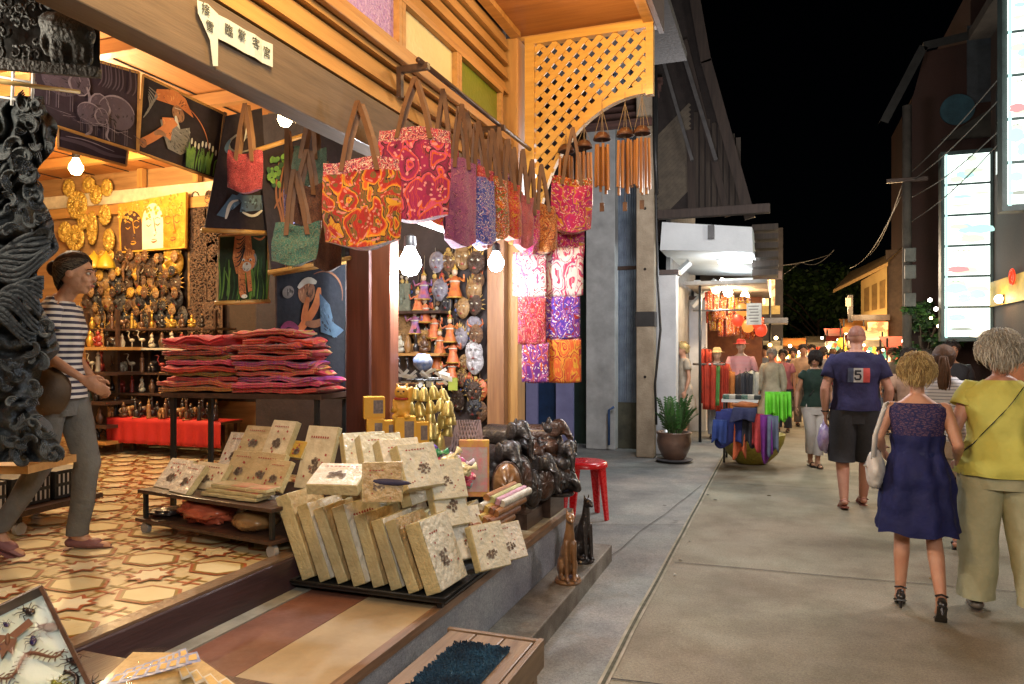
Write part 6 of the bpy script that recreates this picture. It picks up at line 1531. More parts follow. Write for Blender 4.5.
# ================================================================ neighbouring buildings on the left
NB = thing('neighbour_house', 'grey timber neighbour with painted doors, pale pillar and corrugated blue sheet beyond the gap', 'building', (-2.6,11.9,0))
def nb(name, x0, x1, y, th, z0, z1, m, **k): return MB().span((x0,y,z0), (x1,y+th,z1)).build(name, m, NB, world=True, **k)
def xa(px, Y): return PY(px, 350, Y).x
YN = 12.2
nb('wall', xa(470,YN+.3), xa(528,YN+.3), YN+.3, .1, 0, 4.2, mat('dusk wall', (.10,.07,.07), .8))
nb('lavender_panel', xa(526,YN), xa(537,YN), YN, .08, 0, 3.6, mat('lavender paint', (.34,.34,.62), .6, (.26,.26,.50), sc=3))
nb('blue_door', xa(537,YN+.1), xa(556,YN+.1), YN+.1, .05, 0, 2.6, mat('deep blue door', (.012,.045,.13), .5))
nb('lavender_panel', xa(556,YN), xa(573,YN), YN, .08, 0, 3.6, MC['lavender paint'])
nb('green_door', xa(573,YN+.1), xa(588,YN+.1), YN+.1, .05, 0, 2.8, mat('dark green door', (.015,.05,.035), .5))
PIL = mat('weathered pale pillar', (.50,.52,.52), .8, (.33,.34,.34), sc=4)
nb('pillar', xa(586,11.7), xa(615,11.7), 11.7, .4, 0, 6.0, PIL, bevel=.01)
CORR = mat('blue corrugated sheet', (.26,.33,.42), .45, (.15,.19,.26), sc=6, metal=.3, bump=.1)
x0, x1 = xa(614,11.95), xa(642,11.95)
mb = MB(); n = 60
mb.grid(lambda u, v: Vector((x0+(x1-x0)*u, 11.95+.012*math.sin(u*2*math.pi*12), .75+5.6*v)), 96, 2)
mb.build('corrugated_sheet', CORR, NB, world=True, smooth=True)
nb('sheet_rail', x0, x1, 11.90, .03, 2.9, 2.96, DKWOOD); nb('sheet_rail', x0, x1, 11.90, .03, 4.3, 4.36, DKWOOD); nb('skirting', x0, x1, 11.93, .08, 0, .75, mat('mouldy base', (.10,.10,.07), .9, (.05,.05,.04), sc=6))
nb('upper_boards', xa(520,12.3), xa(660,12.3), 12.3, .1, 3.4, 9.5, wood('dark old boards', (.055,.035,.03), (.03,.02,.018), .8, axis=2))
# lean-to roof edge seen above the wind chimes
mb = MB(); 
for i in range(7): mb.span((xa(560,11.2),10.9+.18*i,4.9+.16*i), (xa(655,11.2),10.94+.18*i,5.02+.16*i))
mb.build('roof_slats', wood('old red roof slats', (.11,.05,.04), (.05,.025,.02), .8, axis=0), NB, world=True)
# pipe
mb = MB(); mb.tube([PY(609,445,11.6), PY(609,410,11.6), PY(614,407,11.6)], .02, 8); mb.build('blue_pipe', mat('blue pipe', (.05,.12,.3), .5), NB, world=True, smooth=True)
# utility pole of concrete with a band, left
PO = thing('utility_pole', 'square weathered concrete pole with black strap and cable in front of the corrugated sheet', 'pole', (-1.87,11.0,0))
POM = mat('pole concrete', (.40,.33,.24), .85, (.24,.19,.13), sc=4, bump=.4)
a, b = xa(636,11.0), xa(654,11.0)
MB().span((a,11.0,0), (b,11.22,8.6)).build('shaft', POM, PO, world=True, bevel=.02)
for z in (1.95,): MB().span((a-.01,10.99,z), (b+.01,11.23,z+.22)).build('strap', BLACKM, PO, world=True)
mb = MB()
for z in (1.2,2.8,3.7,4.6,5.5): mb.tube([((a+b)/2,10.995,z),((a+b)/2,11.0,z)], .022, 8)
mb.build('bolt_hole', GAP, PO, world=True)
mb = MB(); mb.tube([(b+.02,10.98,6.4),(b+.05,10.97,5),(b+.03,10.97,3.9),(b+.06,10.97,2.6),(b+.10,10.97,1.9),(b+.02,10.97,1.1),(b+.04,10.97,.5)], .018, 6); mb.tube([(b+.0,10.98,6.4),(b+.02,10.96,4.6),(b+.05,10.96,3.9)], .03, 6)
mb.build('cable', BLACKM, PO, world=True, smooth=True)

# gabled building with white canopy
GB = thing('gable_house', 'tall dark gabled timber house with sagging eave and white front pillars', 'building', (-1.0,12,0))
def gbp(name, mb, m, **k): return mb.build(name, m, GB, world=True, **k)
YG = 12.15
GM = wood('dim grey siding', (.055,.042,.032), (.03,.022,.018), .9, axis=2)
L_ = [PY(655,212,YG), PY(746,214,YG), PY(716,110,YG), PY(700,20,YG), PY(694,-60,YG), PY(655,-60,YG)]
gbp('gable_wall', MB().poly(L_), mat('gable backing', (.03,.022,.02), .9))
mb = MB()
for i in range(22):                                        # diagonal boards between the posts
    p0, p1 = PY(657+0*i, 228-9*i, YG-.02), PY(694, 228-9*i+44, YG-.02)
    y0 = 120-4+9*i*.55; 
    a = PY(657, 138+4.6*i, YG-.02); b = PY(690, 138+4.6*i-34, YG-.02)
    if a.z < 3.66: break
    d = (b-a).normalized(); nn = Vector((-d.z,0,d.x))*.026; mb.poly([a+nn, a-nn, b-nn, b+nn])
gbp('diagonal_board', mb, mat('grey diagonal boards', (.13,.105,.075), .85, (.08,.065,.05), sc=8))
for i in range(8):
    px = 694+i*6; a = PY(px, 214, YG-.03); b = PY(px-2, 150-i*1, YG-.03); gbp('siding_board', MB().span((a.x,YG-.05,a.z), (a.x+.07,YG-.02,b.z+.6*(1-i/8))), GM)
def bar(name, x0, y0, x1, y1, w, Y, m, th=.08):
    a, b = PY(x0,y0,Y), PY(x1,y1,Y); d = (b-a).normalized(); nn = Vector((-d.z,0,d.x))*w/2
    mb = MB(); f = [a+nn, a-nn, b-nn, b+nn]; k = [p+Vector((0,th,0)) for p in f]; mb.poly(f); mb.poly(k[::-1])
    for i in range(4): mb.poly([f[i], k[i], k[(i+1) % 4], f[(i+1) % 4]])
    return gbp(name, mb, m)
BARM = wood('weathered bargeboard', (.05,.035,.028), (.028,.02,.017), .85, axis=2)
bar('bargeboard', 750, 218, 706, 60, .16, YG-.2, BARM); bar('bargeboard', 706, 62, 688, -40, .16, YG-.2, BARM); bar('bargeboard', 728, 216, 684, 40, .10, YG-.1, BARM)
bar('roof_strut', 660, 50, 692, 160, .05, YG-.25, mat('pale strut', (.09,.085,.085), .7)); bar('roof_strut', 684, 56, 716, 160, .06, YG-.25, MC['pale strut']); bar('corner_post', 692, 214, 690, 130, .12, YG-.06, BARM)
# eave log and rafter box
a, b = PY(652,213,11.2), PY(770,222,11.2)
gbp('eave_beam', MB().span((a.x,11.15,a.z-.10), (b.x,11.30,a.z+.03)), BARM, bevel=.01)
mb = MB()
for i in range(6): q0 = PY(752, 224+9*i, 12.0); mb.span((q0.x-.0,12.0,q0.z-.10), (q0.x+.38,12.6,q0.z-.01))
gbp('louvre_slats', mb, GM)
gbp('side_wall', MB().span((-1.75,12.25,0), (-1.68,16,6.0)), mat('neighbour side wall', (.22,.22,.22), .8))
WP = mat('white pillar paint', (.66,.68,.70), .65, (.50,.52,.54), sc=3)
for px0, px1, Y, top in ((656,676,11.45,275),(688,706,14.9,300)):
    a, b = PY(px0,top,Y), PY(px1,top,Y); gbp('pillar', MB().span((a.x,Y,0), (b.x,Y+.28,a.z)), WP, bevel=.01); gbp('pillar_cap', MB().span((a.x-.04,Y-.04,a.z), (b.x+.04,Y+.32,a.z+.07)), DKWOOD)
# white wall panel between pillars
gbp('white_wall', MB().span((-1.62,15.2,0), (-1.5,16.2,3.0)), WP)
CN = thing('shop_canopy', 'white boxed canopy with lit underside and black bracket before the neighbour shop', 'canopy', (-1.0,11.3,3.2))
CW = mat('canopy white', (.62,.66,.68), .6, (.50,.54,.56), sc=2)
A1, A2, A3, A4 = PY(662,222,11.32), PY(752,227,11.32), PY(753,252,11.32), PY(660,250,11.32)
mb = MB(); mb.poly([A1,A2,A3,A4]); mb.poly([p+Vector((0,.02,0)) for p in (A4,A3,A2,A1)]); mb.build('fascia_board', CW, CN, world=True)
B3, B4 = Vector((A3.x+.05,15.2,A3.z+.0)), Vector((A4.x-.1,15.2,A4.z+.0))
mb = MB(); mb.poly([A4+Vector((0,.03,-.0)),A3+Vector((0,.03,0)),B3,B4]); mb.poly([A1,A2,B3+Vector((0,0,.35)),B4+Vector((0,0,.35))]); mb.build('underside', CW, CN, world=True)
mb = MB(); mb.poly([A2,A3,B3,B3+Vector((0,0,.35))]); mb.build('side_board', CW, CN, world=True)
q = PY(711,232,11.25); MB().box(q, (.09,.05,.2)).build('bracket', BLACKM, CN, world=True)
# struts
for (x0,y0,x1,y1,Y) in ((690,262,658,292,12.5),(716,280,692,306,14.5)):
    a, b = PY(x0,y0,Y), PY(x1,y1,Y); MB().tube([a,b], .06, 4).build('strut', CW, CN, world=True)
TUBE = emit('lit white tube', (.92,.97,1), 14)
for (px, py, Y) in ((735,262,12.0),(737,281,14.2)):
    q = PY(px,py,Y); t = thing('tube_light', f'{"front" if Y<13 else "rear"} fluorescent tube lit under the white canopy', 'light', q, 0, 'tube lights under the white canopy')
    MB().tube([(-.25,0,0),(.25,0,0)], .02, 8).build('tube', TUBE, t, smooth='auto'); MB().span((-.28,-.03,.025),(.28,.03,.05)).build('housing', WHITEP, t)
# potted plant
q = P(674,460,10.6); PP = thing('potted_plant', 'leafy green plant in a brown glazed pot at the pillar foot', 'plant', (q.x,q.y,0))
MB().lathe([(.17,0),(.24,.02),(.27,.04)], n=20).build('saucer', mat('stone base', (.10,.10,.11), .8), PP, smooth='auto')
MB().lathe([(.14,.04),(.17,.08),(.225,.20),(.245,.30),(.23,.38),(.25,.41),(.25,.43),(.22,.43),(.21,.38),(.0,.37)], n=26, cap=False).build('pot', mat('brown glazed pot', (.16,.09,.06), .35, (.09,.05,.035), sc=6, coat=.4), PP, smooth=True)
LF = mat('plant leaf', (.05,.15,.03), .4, (.025,.08,.018), sc=5, coat=.3)
mb = MB(); r = random.Random(5)
for i in range(26):
    a = r.uniform(0,6.28); tl = r.uniform(.05,.5); h = r.uniform(.28,.58); base = Vector((.08*math.cos(a),.08*math.sin(a),.38)); tip = Vector((tl*.65*math.cos(a),tl*.65*math.sin(a),.38+h))
    mb.tube([base, base.lerp(tip,.5)+Vector((0,0,.05)), tip], [.012,.009,.005], 5, 1)
    for k in range(9):
        t = .2+.8*k/8; p0 = base.lerp(tip, t)+Vector((0,0,.05*math.sin(t*3.14)))
        for s in (-1,1):
            ld = (Vector((-math.sin(a)*s, math.cos(a)*s, .4))+Vector((math.cos(a),math.sin(a),0))*.5).normalized(); L = .11*(1-.4*t); wd = (tip-base).normalized()*.024
            mb.poly([p0, p0+ld*L*.5+wd, p0+ld*L, p0+ld*L*.5-wd])
mb.build('foliage', [LF, mat('plant stem', (.06,.12,.03), .6)], PP)

# ================================================================ clothes stall beyond the canopy
def hang(label, px, py, w, h, Y, m, name='hanging_garment', cat='garment', group='garments hanging at the lit clothes stall', seed=0):
    q = PY(px, py, Y); t = thing(name, label, cat, q, 0, group)
    def fn(u, v):
        x = (u-.5)*w*(1-.15*(1-v)); y = .03*math.sin(u*14+seed)+.02*math.sin(u*25+seed); 
        return Vector((x, y, -h*(1-v)+ (0.12*w*(1-abs(2*u-1)) if v > .9 else 0)))
    MB().grid(fn, 24, 8, 0, (1, h/w)).build('cloth', m, t, smooth=True, solid=.01)
    MB().tube([(-w*.4,0,-.02),(0,0,.05),(0,0,.11)], .006, 5).tube([(w*.4,0,-.02),(0,0,.05)], .006, 5).build('hanger', BLACKM, t, smooth=True)
ST5 = thing('clothes_stall', 'brightly lit clothes stall with steel frame and back cloth beside the street', 'stall', (-1.0,15.5,0))
mb = MB()
for (px, Y) in ((700,13.2),(752,16.5),(770,17.2)): q = PY(px, 400, Y); mb = MB(); mb.tube([(q.x,Y,0),(q.x,Y,2.75)], .025, 8); mb.build('post', BLACKM, ST5, world=True, smooth=True)
a, b = PY(702,300,13.4), PY(760,300,16.6)
MB().span((-1.6,16.4,0), (-.35,16.45,3.0)).build('back_cloth', mat('stall back cloth', (.30,.12,.05), .8, (.15,.05,.03), sc=5), ST5, world=True)
mb = MB(); mb.tube([(-1.45,13.4,2.3),(-.45,13.6,2.3)], .018, 6); mb.tube([(-1.45,13.4,1.35),(-.9,13.4,1.35)], .02, 6); mb.build('hanging_rail', mat('steel rail', (.4,.4,.4), .3, metal=.9), ST5, world=True, smooth=True)
MB().span((-1.55,13.0,2.72), (-.2,17,2.78)).build('roof_sheet', mat('stall roof sheet', (.24,.22,.2), .7), ST5, world=True)
gm_ = [mat('g red', (.52,.05,.02), .8), mat('g orange', (.60,.20,.04), .8), mat('g pink', (.55,.20,.24), .8), mat('g yellow', (.6,.42,.06), .8), mat('g white', (.6,.58,.5), .8), mat('g teal', (.04,.22,.22), .8), mat('g dark', (.04,.04,.05), .8), mat('g green', (.10,.28,.06), .8)]
gn = ['red','orange','pink','yellow','white','teal','dark','green']
r = random.Random(21)
i = 0
for (px, py, c_) in ((712,292,0),(719,300,1),(727,295,1),(735,303,0),(743,298,3),(751,305,0),(716,312,3),(724,318,0),(733,316,1),(748,320,1),(757,318,0),(707,305,0)):
    hang(f'{gn[c_]} garment in the upper display of the clothes stall, {ORD[i]} counted along it', px, py, .26, .36, 14.2+.25*(i % 4), paisley('gp'+gn[c_], [gm_[c_] and [(.52,.05,.02),(.60,.20,.04),(.55,.20,.24),(.6,.42,.06)][c_], YEL, RED, ORG, WHT], 4), seed=i); i += 1
for i, (px, py, c_, h) in enumerate(((709,392-28,0,.8),(713,366,7,.7),(722,364,0,.85),(728,372,1,.8),(746,374,6,.5),(752,372,4,.5),(740,376,6,.5),(705,350,0,1.0))):
    hang(f'{gn[c_]} garment on the lower rail of the clothes stall, {ORD[i]} counted along it', px, py, .24, h, 13.4+.12*i, gm_[c_], group='garments on the lower rail of the clothes stall', seed=i*2)
# hats and round paper lanterns
for i, (px, py, c_) in enumerate(((738,320,0),(748,326,1),(756,322,0),(761,330,0),(752,314,3),(742,310,1))):
    q = PY(px,py,14.0); t = thing('paper_lantern', f'{gn[c_]} ribbed paper lantern, {ORD[i]} in the bunch over the clothes stall', 'lantern', q, 0, 'paper lanterns over the clothes stall')
    mb = MB(); mb.lathe([(.03,-.12),(.08,-.09),(.10,-.045),(.11,0),(.10,.045),(.08,.09),(.03,.12)], n=14); mb.build('shade', emit('lit lantern '+gn[c_], [(.7,.06,.02),(.9,.30,.05),0,(.9,.55,.1)][c_], 1.3), t, smooth=True)
    MB().tube([(0,0,.12),(0,0,.2)], .008, 5).build('hook', BLACKM, t)
# stall sign (white card) and balcony beyond
q = PY(754,314,13.0); t = thing('price_card', 'white card with small dark lines hanging at the stall roof edge', 'sign', q)
MB().box((0,0,0), (.24,.01,.36)).build('card', mat('sign card', (.45,.42,.36), .7), t)
mb = MB(); 
for k in range(6): mb.box((rnd.uniform(-.01,.01),-.008,.13-.05*k), (.17-.02*(k % 3),.002,.016))
mb.build('printed_lines', mat('sign print', (.12,.10,.09), .7), t)
FB = thing('far_house', 'small lit upper shop with balcony rail beyond the clothes stall', 'building', (-.6,19,0))
YF = 18.5
def fb(name, x0, x1, y0, y1, m, Y=YF, th=.1): a, b = PY(x0,y0,Y), PY(x1,y1,Y); return MB().span((a.x,Y,b.z), (b.x,Y+th,a.z)).build(name, m, FB, world=True)
fb('wall', 700, 783, 232, 348, mat('far dark wall', (.05,.04,.035), .9), 19.2)
fb('lit_window', 758, 775, 280, 306, emit('far warm window', (1,.62,.22), 2.2, (.3,.12,.03), 6)); fb('balcony_front', 755, 780, 306, 314, mat('yellow balcony', (.45,.30,.08), .7), 18.2); fb('roof_edge', 752, 782, 272, 279, DKWOOD, 18.0)
fb('awning', 758, 788, 318, 323, mat('grey awning', (.25,.26,.28), .7), 17.0, 1.2)
for i in range(3): fb('neon_strip', 757+6*i, 759+6*i, 280, 304, emit('neon warm', (1,.8,.5), 5), 18.35, .03)

# basket stall with scarves, in front of the canopy
q = P(752,462,10.45); BK = thing('basket_tub', 'round yellow green woven tub heaped with clothes in the street', 'basket', (q.x,q.y,0))
MB().lathe([(.12,0),(.20,.01),(.34,.14),(.42,.30),(.45,.42),(.43,.43),(.38,.30),(.0,.28)], n=30, cap=False).build('tub', mat('yellow woven tub', (.36,.30,.04), .55, (.22,.17,.02), sc=25, bump=.6), BK, smooth=True)
def drape(label, px, py, w, h, m, Y, sd, rx=.12):
    q = PY(px,py,Y); o = MB().grid(lambda u, v: Vector(((u-.5)*w*(1+.25*(1-v)*math.sin(sd+3*u)), -.10*(1-v)-.04*math.sin(u*9+sd)*(1.2-v)+.12*max(0,v-.7), -h*(1-v)*(1+.12*math.sin(u*6+sd)))), 20, 12).build('draped_garment', m, smooth=True, solid=.012)
    o.location = q; tag(o, label, 'garment', 'garments draped over the yellow tub')
for i, (px, py, w, h, c_) in enumerate(((729,412,.34,.42,(.02,.03,.16)),(741,416,.16,.50,(.55,.12,.04)),(749,412,.15,.42,(.02,.02,.03)),(757,414,.16,.44,(.55,.06,.06)),(766,415,.14,.55,(.16,.02,.22)),(773,416,.13,.46,(.12,.15,.22)),(745,408,.3,.16,(.02,.025,.08)),(720,420,.18,.28,(.02,.05,.22)))):
    drape(f'{["navy bundle","orange","black","red","purple","slate","dark blue","cobalt"][i]} cloth draped over the yellow tub', px, py, w, h, mat('drape%d' % i, c_, .85), 10.15-.02*i, i*1.3)
for i, (px, py, rr, c_, nm_) in enumerate(((728,418,(.16,.12,.12),(.02,.03,.18),'navy'),(745,405,(.16,.10,.045),(.50,.16,.05),'orange'),(722,432,(.10,.1,.10),(.02,.06,.25),'cobalt'))):
    q = PY(px,py,10.6); o = MB().ball((0,0,0), rr, 20, 0, 12, .35, 2.5, i+40).build('cloth_heap', mat('heap%d' % i, c_, .85), smooth=True); o.location = q; tag(o, f'{nm_} heap of folded cloth on the tub stall', 'cloth heap')
TBL = thing('small_table', 'small folding table with teal patterned scarves behind the tub', 'table', (-.55,11.0,0))
a, b = PY(722,396,11.0), PY(758,392,11.0)
MB().span((a.x,10.9,.86), (b.x,11.5,.90)).build('tabletop', WHITEP, TBL, world=True)
for x in (a.x+.02,b.x-.05):
    for y in (10.92,11.44): MB().span((x,y,0), (x+.03,y+.03,.86)).build('leg', BLACKM, TBL, world=True)
for i in range(6):
    o = MB().box((0,0,0), (.10,.26,.06)).build('folded_scarf', [PA['teal'],mat('scarf cream', (.5,.48,.4), .8),mat('scarf black', (.03,.04,.04), .8)][i % 3], bevel=.012); o.location = (a.x+.06+.105*i*.8,11.05,.932); tag(o, f'folded scarf on the small white table, {ORD[i]} from the left', 'scarf', 'folded scarves on the small table')
LIM = mat('neon lime cloth', (.16,.62,.03), .7, (.08,.40,.01), sc=6)
for i in range(5): drape(f'neon lime cloth strip hanging at the right of the tub, {ORD[i]} from the left', 770+4*i, 392+2*(i % 2), .12, .30+.05*(i % 3), LIM, 10.25+.04*i, 3.1*i)

# mannequin style displays are built with the people below

# ================================================================ right side of the street
RBM = mat('dark rendered wall', (.05,.028,.02), .85, (.03,.018,.014), sc=1.5)
XR = 3.05
RN_ = thing('tall_building', 'tall dark building with lit signboards along the right of the street', 'building', (3.5,12,0))
def rb(name, a, b, m, P_=None, **k): return MB().span(a, b).build(name, m, P_ or RN_, world=True, **k)
rb('wall', (XR,4,0), (XR+5,13.2,9), RBM); rb('orange_band', (XR-.02,5,.0), (XR-.002,12.6,1.75), mat('orange painted wall', (.34,.10,.035), .7, (.25,.07,.025), sc=2))
rb('window', (XR-.03,5.0,4.2), (XR-.002,12.8,5.6), mat('dim window glass', (.05,.055,.05), .2, coat=.5)); rb('ledge', (XR-.25,4,3.25), (XR-.002,10.2,3.38), mat('dim ledge', (.05,.04,.035), .8)); rb('ledge', (XR-.3,4,6.4), (XR-.002,13.2,6.55), MC['dim ledge'])
rb('yellow_signband', (XR-.06,9.8,2.25), (XR-.03,13.1,2.62), mat('yellow sign band', (.45,.26,.02), .6))
# round red emblem on the sign band
q = PX(1012,277,XR-.09); t = thing('round_sign', 'small glowing red ring sign on the yellow band at the right edge', 'sign', q)
MB().tube([(0,.10*math.cos(a),.10*math.sin(a)) for a in [k*.314 for k in range(21)]], .016, 6).build('ring', emit('red ring', (1,.04,.01), 1.6), t, smooth=True)
MB().tube([(-.01,.045*math.cos(a),.045*math.sin(a)) for a in [1+k*.5 for k in range(8)]], .012, 6).build('mark', MC['red ring'], t, smooth=True)
FR = thing('far_gable_building', 'dim brown gabled building behind the lit signboards', 'building', (4,20,0))
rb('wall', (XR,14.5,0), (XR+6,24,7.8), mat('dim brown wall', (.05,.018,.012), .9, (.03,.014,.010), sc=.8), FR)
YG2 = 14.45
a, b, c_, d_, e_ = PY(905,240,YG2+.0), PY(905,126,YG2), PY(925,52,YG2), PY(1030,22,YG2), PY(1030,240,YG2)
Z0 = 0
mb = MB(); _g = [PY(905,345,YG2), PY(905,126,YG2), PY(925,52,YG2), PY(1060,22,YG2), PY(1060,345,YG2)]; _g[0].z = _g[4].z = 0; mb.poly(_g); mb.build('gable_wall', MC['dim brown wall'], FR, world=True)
mb = MB(); a = PY(884,122,YG2-.3); b = PY(924,46,YG2-.3); c_ = PY(1060,14,YG2-.3)
for p, q in ((a,b),(b,c_)):
    d = (q-p).normalized(); nn = Vector((-d.z,0,d.x))*.07; mb.poly([p+nn,p-nn,q-nn,q+nn]); mb.poly([p+nn,q+nn,q+nn+Vector((0,.3,0)),p+nn+Vector((0,.3,0))])
mb.build('roof_edge', mat('dim roof edge', (.03,.028,.026), .9), FR, world=True)
q0, q1 = PY(967,26,YG2-.02), PY(1004,100,YG2-.02); rb('window', (q0.x,YG2-.03,q1.z), (q1.x,YG2-.003,q0.z), mat('dim grey panel', (.06,.07,.08), .7), FR)
q = PY(957,110,YG2-.04); MB().mx(Matrix.Translation(q) @ Matrix.Rotation(R(90),4,'X')).lathe([(.0,0),(.26,0),(.26,.04),(.0,.04)], n=24, cap=False).build('round_emblem', mat('dim teal emblem', (.03,.09,.12), .7), FR, world=True)
q0, q1 = PY(940,142,YG2-.6), PY(1004,126,YG2-.6); mb = MB(); mb.poly([PY(940,140,YG2-.1),PY(1004,100,YG2-.1),PY(1004,136,YG2-.9),PY(950,140,YG2-.9)]); mb.build('pale_awning', mat('pale canopy board', (.12,.11,.09), .7), FR, world=True)

def lightbox(label, x0, x1, y0, y1, Y, n, teal):
    a, b = PY(x0,y1,Y), PY(x1,y0,Y); w, h = b.x-a.x, b.z-a.z
    t = thing('signboard', label, 'sign', (a.x, Y, a.z)); Ew = emit('lit sign face', (.90,1,.92), 3.2, (.82,1,.88), 2.5)
    MB().span((-.05,.02,-.05), (w+.05,.22,h+.05)).build('casing', mat('dark sign casing', (.03,.05,.05), .5), t)
    cs = [emit('sign teal', (.55,.95,.85), 1.25), emit('sign warm', (1,.92,.72), 1.35), emit('sign green', (.74,.96,.66), 1.25), emit('sign dark ink', (.55,.6,.5), .8), emit('sign red ink', (.9,.3,.3), 1.5)]
    r = random.Random(n*7)
    for i in range(n):
        z0, z1 = h*i/n+.02, h*(i+1)/n-.02; p = MB().span((0,-.0,z0), (w,.018,z1)).build('lit_panel', Ew, t)
        for k in range(6):
            cx, cz = r.uniform(.2,.8)*w, r.uniform(z0+.1*(z1-z0), z1-.12*(z1-z0)); ww, hh = r.uniform(.10,.38)*w, r.uniform(.04,.18)*(z1-z0)
            mb = MB(); nn = 12; mb.poly([(cx+ww*math.cos(j*6.283/nn)*(.8+.2*math.sin(j*3)), -.004-.001*k, cz+hh*math.sin(j*6.283/nn)) for j in range(nn)]); mb.build('printed_picture', cs[r.randrange(3) if k < 5 else r.randrange(5)], p)
        mb = MB()
        for k in range(4): mb.span((.15*w+.12*w*k,-.014,z1-.06), (.15*w+.12*w*k+.05*w,-.012,z1-.045))
        mb.build('printed_lettering', cs[3], p)
    MB().span((0,-.006,0), (.035,-.002,h)).build('teal_edge', cs[0], t)
    return t
lightbox('tall glowing white signboard with pale food pictures standing out from the dark wall', 945, 990, 151, 338, 13.0, 6, 1)
lightbox('second glowing signboard cut by the top right corner', 1008, 1040, -60, 206, 9.6, 6, 1)
q = PX(999,299,XR-.12); t = thing('wall_lamp', 'small glaring wall lamp beside the tall signboard', 'lamp', q)
MB().ball((0,0,0), .06, 12, 0, 8).build('bulb', emit('wall lamp bulb', (1,.78,.45), 30), t, smooth=True); MB().box((.06,0,0), (.05,.08,.12)).build('bracket', BLACKM, t)
lamp('wall lamp light', q+Vector((-.12,0,0)), 12, WARM)
q = PX(1000,347,2.7); o = MB().ball((0,0,0), (.09,.09,.07), 18, 0, 12).build('purple_balloon', mat('purple balloon', (.25,.02,.45), .3, coat=.5), smooth=True); o.location = P(1016,347,6.0); tag(o, 'shiny purple balloon behind the white haired woman', 'balloon')

# yellow two storey house further on the right
YH = thing('yellow_house', 'ochre upper storey with shuttered windows and overhanging roof down the street', 'building', (2.6,21,0))
def yh(name, x0, x1, y0, y1, Y, m, th=.1): a, b = PY(x0,y0,Y), PY(x1,y1,Y); return MB().span((a.x,Y,b.z), (b.x,Y+th,a.z)).build(name, m, YH, world=True)
OC = mat('ochre wall', (.50,.33,.12), .7, (.38,.24,.08), sc=2)
a = PY(863,318,21.5); 
mb = MB(); w0, w1, w2, w3 = PY(861,270,23), PX(886,258,PY(861,270,23).x+1.05), PX(886,314,PY(861,270,23).x+1.05), PY(861,322,23)
mb.poly([PY(861,281,21.5), PY(887,266,20.5), PY(887,315,20.5), PY(861,318,21.5)]); mb.build('wall', OC, YH, world=True)
for k in range(3):
    f0, f1 = .12+.3*k, .32+.3*k; q = [PY(861,281,21.5),PY(887,266,20.5),PY(887,315,20.5),PY(861,318,21.5)]
    mb = MB(); mb.poly([lerp2([q[3],q[2],q[1],q[0]], f, g)+Vector((0,-.03,0)) for f, g in ((f0,.25),(f1,.25),(f1,.85),(f0,.85))]); mb.build('window', mat('ochre shutter', (.26,.15,.05), .6), YH, world=True)
mb = MB(); mb.poly([PY(833,290,21.8), PY(888,262,20.4), PY(905,246,20.6), PY(850,272,23)]); mb.poly([PY(833,293,21.8), PY(888,266,20.4), PY(888,262,20.4), PY(833,290,21.8)]); mb.build('roof', wood('underlit roof', (.46,.28,.10), (.3,.17,.06), .7), YH, world=True)
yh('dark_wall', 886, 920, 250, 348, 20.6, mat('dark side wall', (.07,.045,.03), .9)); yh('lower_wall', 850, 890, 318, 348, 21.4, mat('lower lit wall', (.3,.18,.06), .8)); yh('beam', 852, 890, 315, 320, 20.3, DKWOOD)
yh('lit_sign', 868, 888, 322, 338, 20.2, emit('lit orange shop sign', (1,.55,.15), 3, (.8,.1,.03), 5)); yh('side_post', 848, 853, 295, 348, 21, DKWOOD); yh('lit_sign', 846, 851, 298, 306, 20.9, emit('small lit sign', (1,.6,.2), 2))
# utility pole and cables on the right
UP2 = thing('utility_pole', 'thin dark utility pole with meter boxes beside the yellow house', 'pole', (2.6,18.5,0))
q = PY(907,400,13.6); MB().tube([(q.x,13.6,0),(q.x,13.6,5.6)], .07, 10).build('shaft', mat('dark pole', (.10,.085,.07), .8), UP2, world=True, smooth=True)
for py in (255,272,300): q2 = PY(910,py,13.45); MB().box(q2, (.16,.12,.22)).build('meter_box', mat('grey meter box', (.12,.12,.11), .7), UP2, world=True, bevel=.01)
q2 = PY(907,180,13.5); MB().box(q2, (.6,.06,.06)).build('cross_arm', DKWOOD, UP2, world=True)
WM_ = mat('cable sheath', (.08,.075,.07), .6)
for i, (a, b, sag) in enumerate((((905,178,12.4),(1006,70,9),.06),((905,186,12.4),(1006,92,9),.08),((906,200,12.4),(1006,124,9),.1),((906,225,12.4),(1006,136,9),.1),((904,180,12.4),(870,255,20),.2),((904,190,12.4),(850,268,21),.3),((740,272,24),(800,262,20),.4),((800,262,20),(834,250,19),.2),((776,266,18),(831,254,19.5),.05))):
    A_, B_ = P(*a), P(*b); pts = [A_.lerp(B_, k/14)-Vector((0,0,sag*math.sin(math.pi*k/14))) for k in range(15)]
    o = MB().tube(pts, .009 if i < 6 else .012, 5).build('overhead_cable', WM_, smooth=True); tag(o, ['uppermost cable running from the pole to the tall building','second highest cable from the pole to the tall building','third cable from the pole to the tall building','lowest cable from the pole to the tall building','short cable dropping from the pole to the yellow house','longer cable dropping from the pole beyond the yellow house','faint cable end over the far stalls','faint cable over the middle of the street','pale taut cable over the far stalls, left of the yellow house'][i], 'cable')
